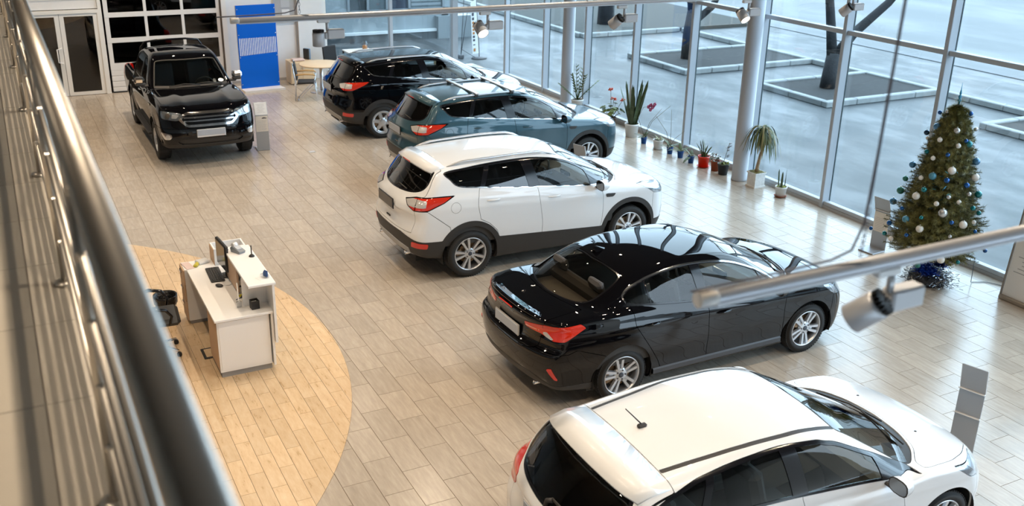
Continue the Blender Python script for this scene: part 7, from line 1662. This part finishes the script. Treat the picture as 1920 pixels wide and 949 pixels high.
while z < 2.60:
    R0 = trad(z); nb = max(5, int(7+R0*26)); ph = XR.uniform(0, 6.3)
    for k in range(nb):
        az = ph+2*PI*k/nb+XR.uniform(-.12, .12); L = R0*XR.uniform(0.82, 1.05); e = XR.uniform(0.05, 0.22); d = Vector((math.cos(az), math.sin(az), 0))
        p0 = Vector((0, 0, z+0.06)); p1 = d*L*0.55+Vector((0, 0, z+0.0)); p2 = d*L+Vector((0, 0, z+e*L-0.05)); st.tube([p0, p1, p2], [0.007, 0.005, 0.003], 4, False)
        needles(p0.lerp(p1, 0.3), p1, 70, 0.065, 0.0035); needles(p1, p2, 120, 0.068, 0.0035)
        if L > 0.2:
            for sd in (-1, 1):
                t2 = (d+Vector((-d.y, d.x, 0))*sd*0.8).normalized(); s0 = p0.lerp(p2, 0.55)+Vector((0, 0, -0.03)); s1 = s0+t2*L*0.33+Vector((0, 0, 0.02)); needles(s0, s1, 90, 0.062, 0.0035)
    z += 0.085+0.03*(1-z/2.7)
for k in range(10):
    a = 2*PI*k/10; needles(Vector((0, 0, 2.5)), Vector((0.06*math.cos(a), 0.06*math.sin(a), 2.70)), 30, 0.05, 0.002)
st.build('twigs', mat('tree_pole', (0.05, 0.04, 0.02), 0.8), xt)['kind'] = 'stuff'
me = bpy.data.meshes.new('needles'); me.from_pydata(nv, [], nf); me.materials.append(mat('olive_needles', (0.17, 0.155, 0.042), 0.55, island=0.5)); link_mesh('needles', me, xt)['kind'] = 'stuff'
# tinsel foot
def tinsel(name, m, cx, cy, cz, rx, ry, rz, n, L, parent):
    V = []; F = []
    for _ in range(n):
        p = Vector((XR.gauss(0, .5)*rx, XR.gauss(0, .5)*ry, abs(XR.gauss(0, .5))*rz))+Vector((cx, cy, cz)); d = Vector((XR.uniform(-1, 1), XR.uniform(-1, 1), XR.uniform(-.4, 1))).normalized(); s = d.orthogonal().normalized()*0.0035
        if p.z+d.z*L < 0.003: d.z = abs(d.z)
        k = len(V); V += [tuple(p-s), tuple(p+s), tuple(p+d*L+s), tuple(p+d*L-s)]; F.append((k, k+1, k+2, k+3))
    me = bpy.data.meshes.new(name); me.from_pydata(V, [], F); me.materials.append(m); o = link_mesh(name, me, parent); o['kind'] = 'stuff'; return o
MB().lathe([(0.26, 0.0), (0.25, 0.10), (0.18, 0.22), (0.04, 0.26)], 24, (0.0, 0, 0)).build('stand_cover', mat('dark_foil', (0.05, 0.05, 0.055), 0.35, 0.5, noise=(20, .5)), xt)
tinsel('silver_tinsel', mat('silver_tinsel', (0.55, 0.56, 0.58), 0.18, 0.9, island=0.5), 0.02, -0.05, 0.02, 0.24, 0.24, 0.22, 2600, 0.055, xt)
tinsel('black_tinsel', mat('black_tinsel', (0.02, 0.02, 0.022), 0.3, 0.5), 0.0, -0.05, 0.02, 0.25, 0.25, 0.22, 1800, 0.055, xt)
tinsel('blue_tinsel', mat('blue_tinsel', (0.01, 0.06, 0.40), 0.25, 0.5), -0.16, -0.10, 0.20, 0.12, 0.14, 0.12, 900, 0.05, xt)
tinsel('blue_tinsel', bpy.data.materials['blue_tinsel'], 0.04, -0.16, 0.30, 0.10, 0.10, 0.10, 600, 0.05, xt)
tinsel('teal_ribbon', mat('teal_tinsel', (0.01, 0.20, 0.30), 0.25, 0.5), -0.25, -0.2, 1.2, 0.2, 0.2, 0.5, 120, 0.05, xt)
t = thing('tree_topper', 'pointed blue spire on the tip of the Christmas tree', 'tree topper', (TX, TY, 2.60))
MB().lathe([(0.012, 0), (0.014, 0.05), (0.030, 0.075), (0.014, 0.10), (0.024, 0.125), (0.010, 0.15), (0.016, 0.17), (0.006, 0.22), (0.001, 0.32)], 16, (0, 0, 0)).build('spire', mat('turquoise_glass', (0.02, 0.26, 0.42), 0.15, 0.4, coat=1.0), t)
BC = dict(blue=('glossy blue', (0.01, 0.10, 0.34), 0.12, .5), navy=('dark blue', (0.012, 0.045, 0.10), 0.15, .5), swirl=('blue and white swirled', (0.06, 0.20, 0.36), 0.2, .3), white=('white', (0.78, 0.74, 0.68), 0.35, 0), silver=('silver', (0.62, 0.61, 0.60), 0.2, .7), teal=('teal', (0.01, 0.20, 0.22), 0.12, .5), sky=('pale blue', (0.07, 0.26, 0.36), 0.35, .2), green=('sea green', (0.03, 0.20, 0.16), 0.3, .4))
BAUBLES = [(11.4, 9.2, 2.477, 0.029, 'blue'), (11.398, 9.083, 2.512, 0.029, 'silver'), (11.637, 8.893, 2.506, 0.032, 'blue'), (11.331, 9.149, 2.296, 0.049, 'swirl'), (11.325, 9.296, 2.178, 0.039, 'navy'), (11.338, 9.276, 2.104, 0.026, 'white'), (11.24, 8.992, 2.157, 0.035, 'white'), (11.37, 8.853, 2.302, 0.045, 'silver'), (11.703, 8.821, 2.299, 0.029, 'silver'), (11.356, 8.776, 2.112, 0.035, 'white'), (11.5, 8.731, 2.131, 0.051, 'teal'), (11.46, 8.75, 2.176, 0.029, 'blue'), (11.199, 9.138, 1.957, 0.033, 'teal'), (11.165, 8.988, 1.906, 0.032, 'white'), (11.246, 8.83, 1.985, 0.032, 'blue'), (11.657, 8.682, 1.884, 0.052, 'swirl'), (11.26, 9.386, 1.697, 0.047, 'swirl'), (11.259, 8.727, 1.788, 0.054, 'white'), (11.112, 8.901, 1.68, 0.052, 'sky'), (11.078, 9.056, 1.617, 0.033, 'white'), (11.226, 9.437, 1.481, 0.04, 'green'), (11.596, 8.602, 1.685, 0.052, 'white'), (11.198, 8.732, 1.657, 0.039, 'blue'), (11.425, 8.582, 1.601, 0.039, 'blue'), (11.043, 8.943, 1.484, 0.039, 'teal'), (11.202, 9.468, 1.299, 0.054, 'green'), (11.648, 8.544, 1.455, 0.049, 'teal'), (11.003, 9.023, 1.373, 0.052, 'white'), (11.45, 8.541, 1.482, 0.032, 'silver'), (11.16, 9.528, 1.122, 0.051, 'swirl'), (11.191, 8.649, 1.443, 0.032, 'silver'), (11.077, 8.732, 1.339, 0.035, 'white'), (11.3, 8.556, 1.383, 0.032, 'white'), (11.506, 8.479, 1.293, 0.035, 'teal'), (11.113, 8.633, 1.228, 0.064, 'silver'), (11.627, 8.463, 1.21, 0.032, 'teal'), (10.959, 9.187, 1.148, 0.03, 'blue'), (10.903, 9.045, 1.04, 0.049, 'sky'), (10.956, 8.837, 1.121, 0.029, 'teal'), (10.943, 9.346, 0.88, 0.037, 'blue'), (11.188, 8.527, 1.115, 0.032, 'blue'), (11.329, 8.449, 1.089, 0.055, 'white'), (10.921, 8.803, 0.974, 0.052, 'white'), (11.507, 8.424, 1.109, 0.029, 'white'), (10.857, 8.949, 0.841, 0.03, 'blue'), (10.969, 9.424, 0.692, 0.034, 'teal'), (10.864, 9.209, 0.702, 0.037, 'white'), (10.976, 9.686, 0.68, 0.028, 'blue'), (11.153, 8.484, 0.933, 0.026, 'silver'), (11.519, 8.386, 0.983, 0.026, 'blue'), (11.852, 8.415, 0.637, 0.03, 'blue'), (11.071, 8.493, 0.603, 0.052, 'white'), (11.269, 8.371, 0.577, 0.029, 'teal'), (10.998, 8.792, 0.421, 0.04, 'green')]
def zone(x, y, z):
    h = 'near the top' if z > 2.05 else ('in the upper half' if z > 1.55 else ('in the middle' if z > 1.15 else ('in the lower half' if z > 0.8 else 'on the lowest branches')))
    u = (x-TX)*0.887-(y-TY)*0.4626; r = trad(z)
    return h, ('at the left edge' if u < -0.75*r else 'left of centre' if u < -0.25*r else 'at the centre' if u < 0.25*r else 'right of centre' if u < 0.75*r else 'at the right edge')
seen = {}; bmesh_ = {}
for i, (x, y, z_, r, c) in enumerate(BAUBLES):
    key = (c,)+zone(x, y, z_)+('large ' if r > 0.043 else 'small ',); seen.setdefault(key, []).append(i)
for key, ids in seen.items():
    ids.sort(key=lambda i: -BAUBLES[i][2])
    for n_, i in enumerate(ids):
        x, y, z_, r, c = BAUBLES[i]; nm, colr, ro, me_ = BC[c]
        ex = '' if len(ids) == 1 else [', upper one', ', lower one'][n_] if len(ids) == 2 else [', highest of three', ', middle of three', ', lowest of three'][n_]
        t = thing('bauble', '%s%s bauble %s %s%s' % (key[3], nm, key[2], key[1], ex), 'bauble', (x, y, z_), 0, 'baubles on the Christmas tree')
        m_ = mat('bauble_'+c, colr, ro, me_, coat=0.5, noise=(18, 0.8) if c == 'swirl' else None)
        if c not in bmesh_:
            a = MB().ball((0, 0, 0), 1.0, 20, 12).build('ball', m_); b2 = MB().lathe([(0.22, 0.95), (0.22, 1.16), (0.05, 1.2)], 10).build('cap', mat('bauble_cap', (0.6, 0.58, 0.5), 0.3, 0.9)); bmesh_[c] = (a.data, b2.data); bpy.data.objects.remove(a); bpy.data.objects.remove(b2)
        a = link_mesh('ball', bmesh_[c][0], t); a.scale = (r, r, r); b2 = link_mesh('cap', bmesh_[c][1], t); b2.scale = (r, r, r)
# fairy-light cable on the floor beside the tree
t = thing('light_cable', 'thin dark cable running from the tree to the window sill', 'cable', (0, 0, 0)); MB().tube([(11.95, 8.62, 0.45), (11.97, 8.62, 0.06), (12.10, 8.70, 0.008), (12.30, 8.60, 0.010), (12.42, 8.35, 0.010), (12.44, 8.0, 0.010)], 0.005, 6).build('cable', wire_m, t); MB().rbox((12.42, 8.40, 0.015), (0.03, 0.07, 0.03), 0.006).build('plug_box', fin_m, t)

# ================================================================== CEILING LIGHTS (the lamps that light the hall)
ORD = ['first', 'second', 'third', 'fourth', 'fifth', 'sixth']; ROW = {-2.6: 'above the balcony', 0.5: 'above the railing', 3.4: 'above the desk side', 6.4: 'above the row of cars', 9.6: 'nearest the curtain wall'}
for k, (x, y) in enumerate(LAMPS):
    t = thing('ceiling_spotlight', 'ceiling spotlight, %s from the near end of the row %s' % (ORD[k//5], ROW[x]), 'spotlight', (x, y, CEIL-0.02), 0, 'ceiling spotlights above the hall')
    MB().lathe([(0.075, 0.02), (0.080, -0.10), (0.070, -0.10), (0.066, -0.03)], 20, (0, 0, 0), None, True, True, False).build('lamp_can', lamp_grey, t)
    MB().lathe([(0.067, -0.06), (0.0001, -0.06)], 20, (0, 0, 0), None, False, False, False).build('lens', mat('hall_lamp_lens', (1.0, 0.84, 0.64), 0.3, emit=60.0), t)
    lamp('ceiling_lamp', 'SPOT', (x, y, CEIL-0.14), LAMP_W*{-2.6: 0.35, 0.5: 1.1, 3.4: 1.25, 6.4: 1.0, 9.6: 0.30}[x]*(1.55 if y > 23 else 1.0), WARM, 0.03 if x == 0.5 else 0.07, (x-0.6, y-0.2, 0), 118, 0.55)
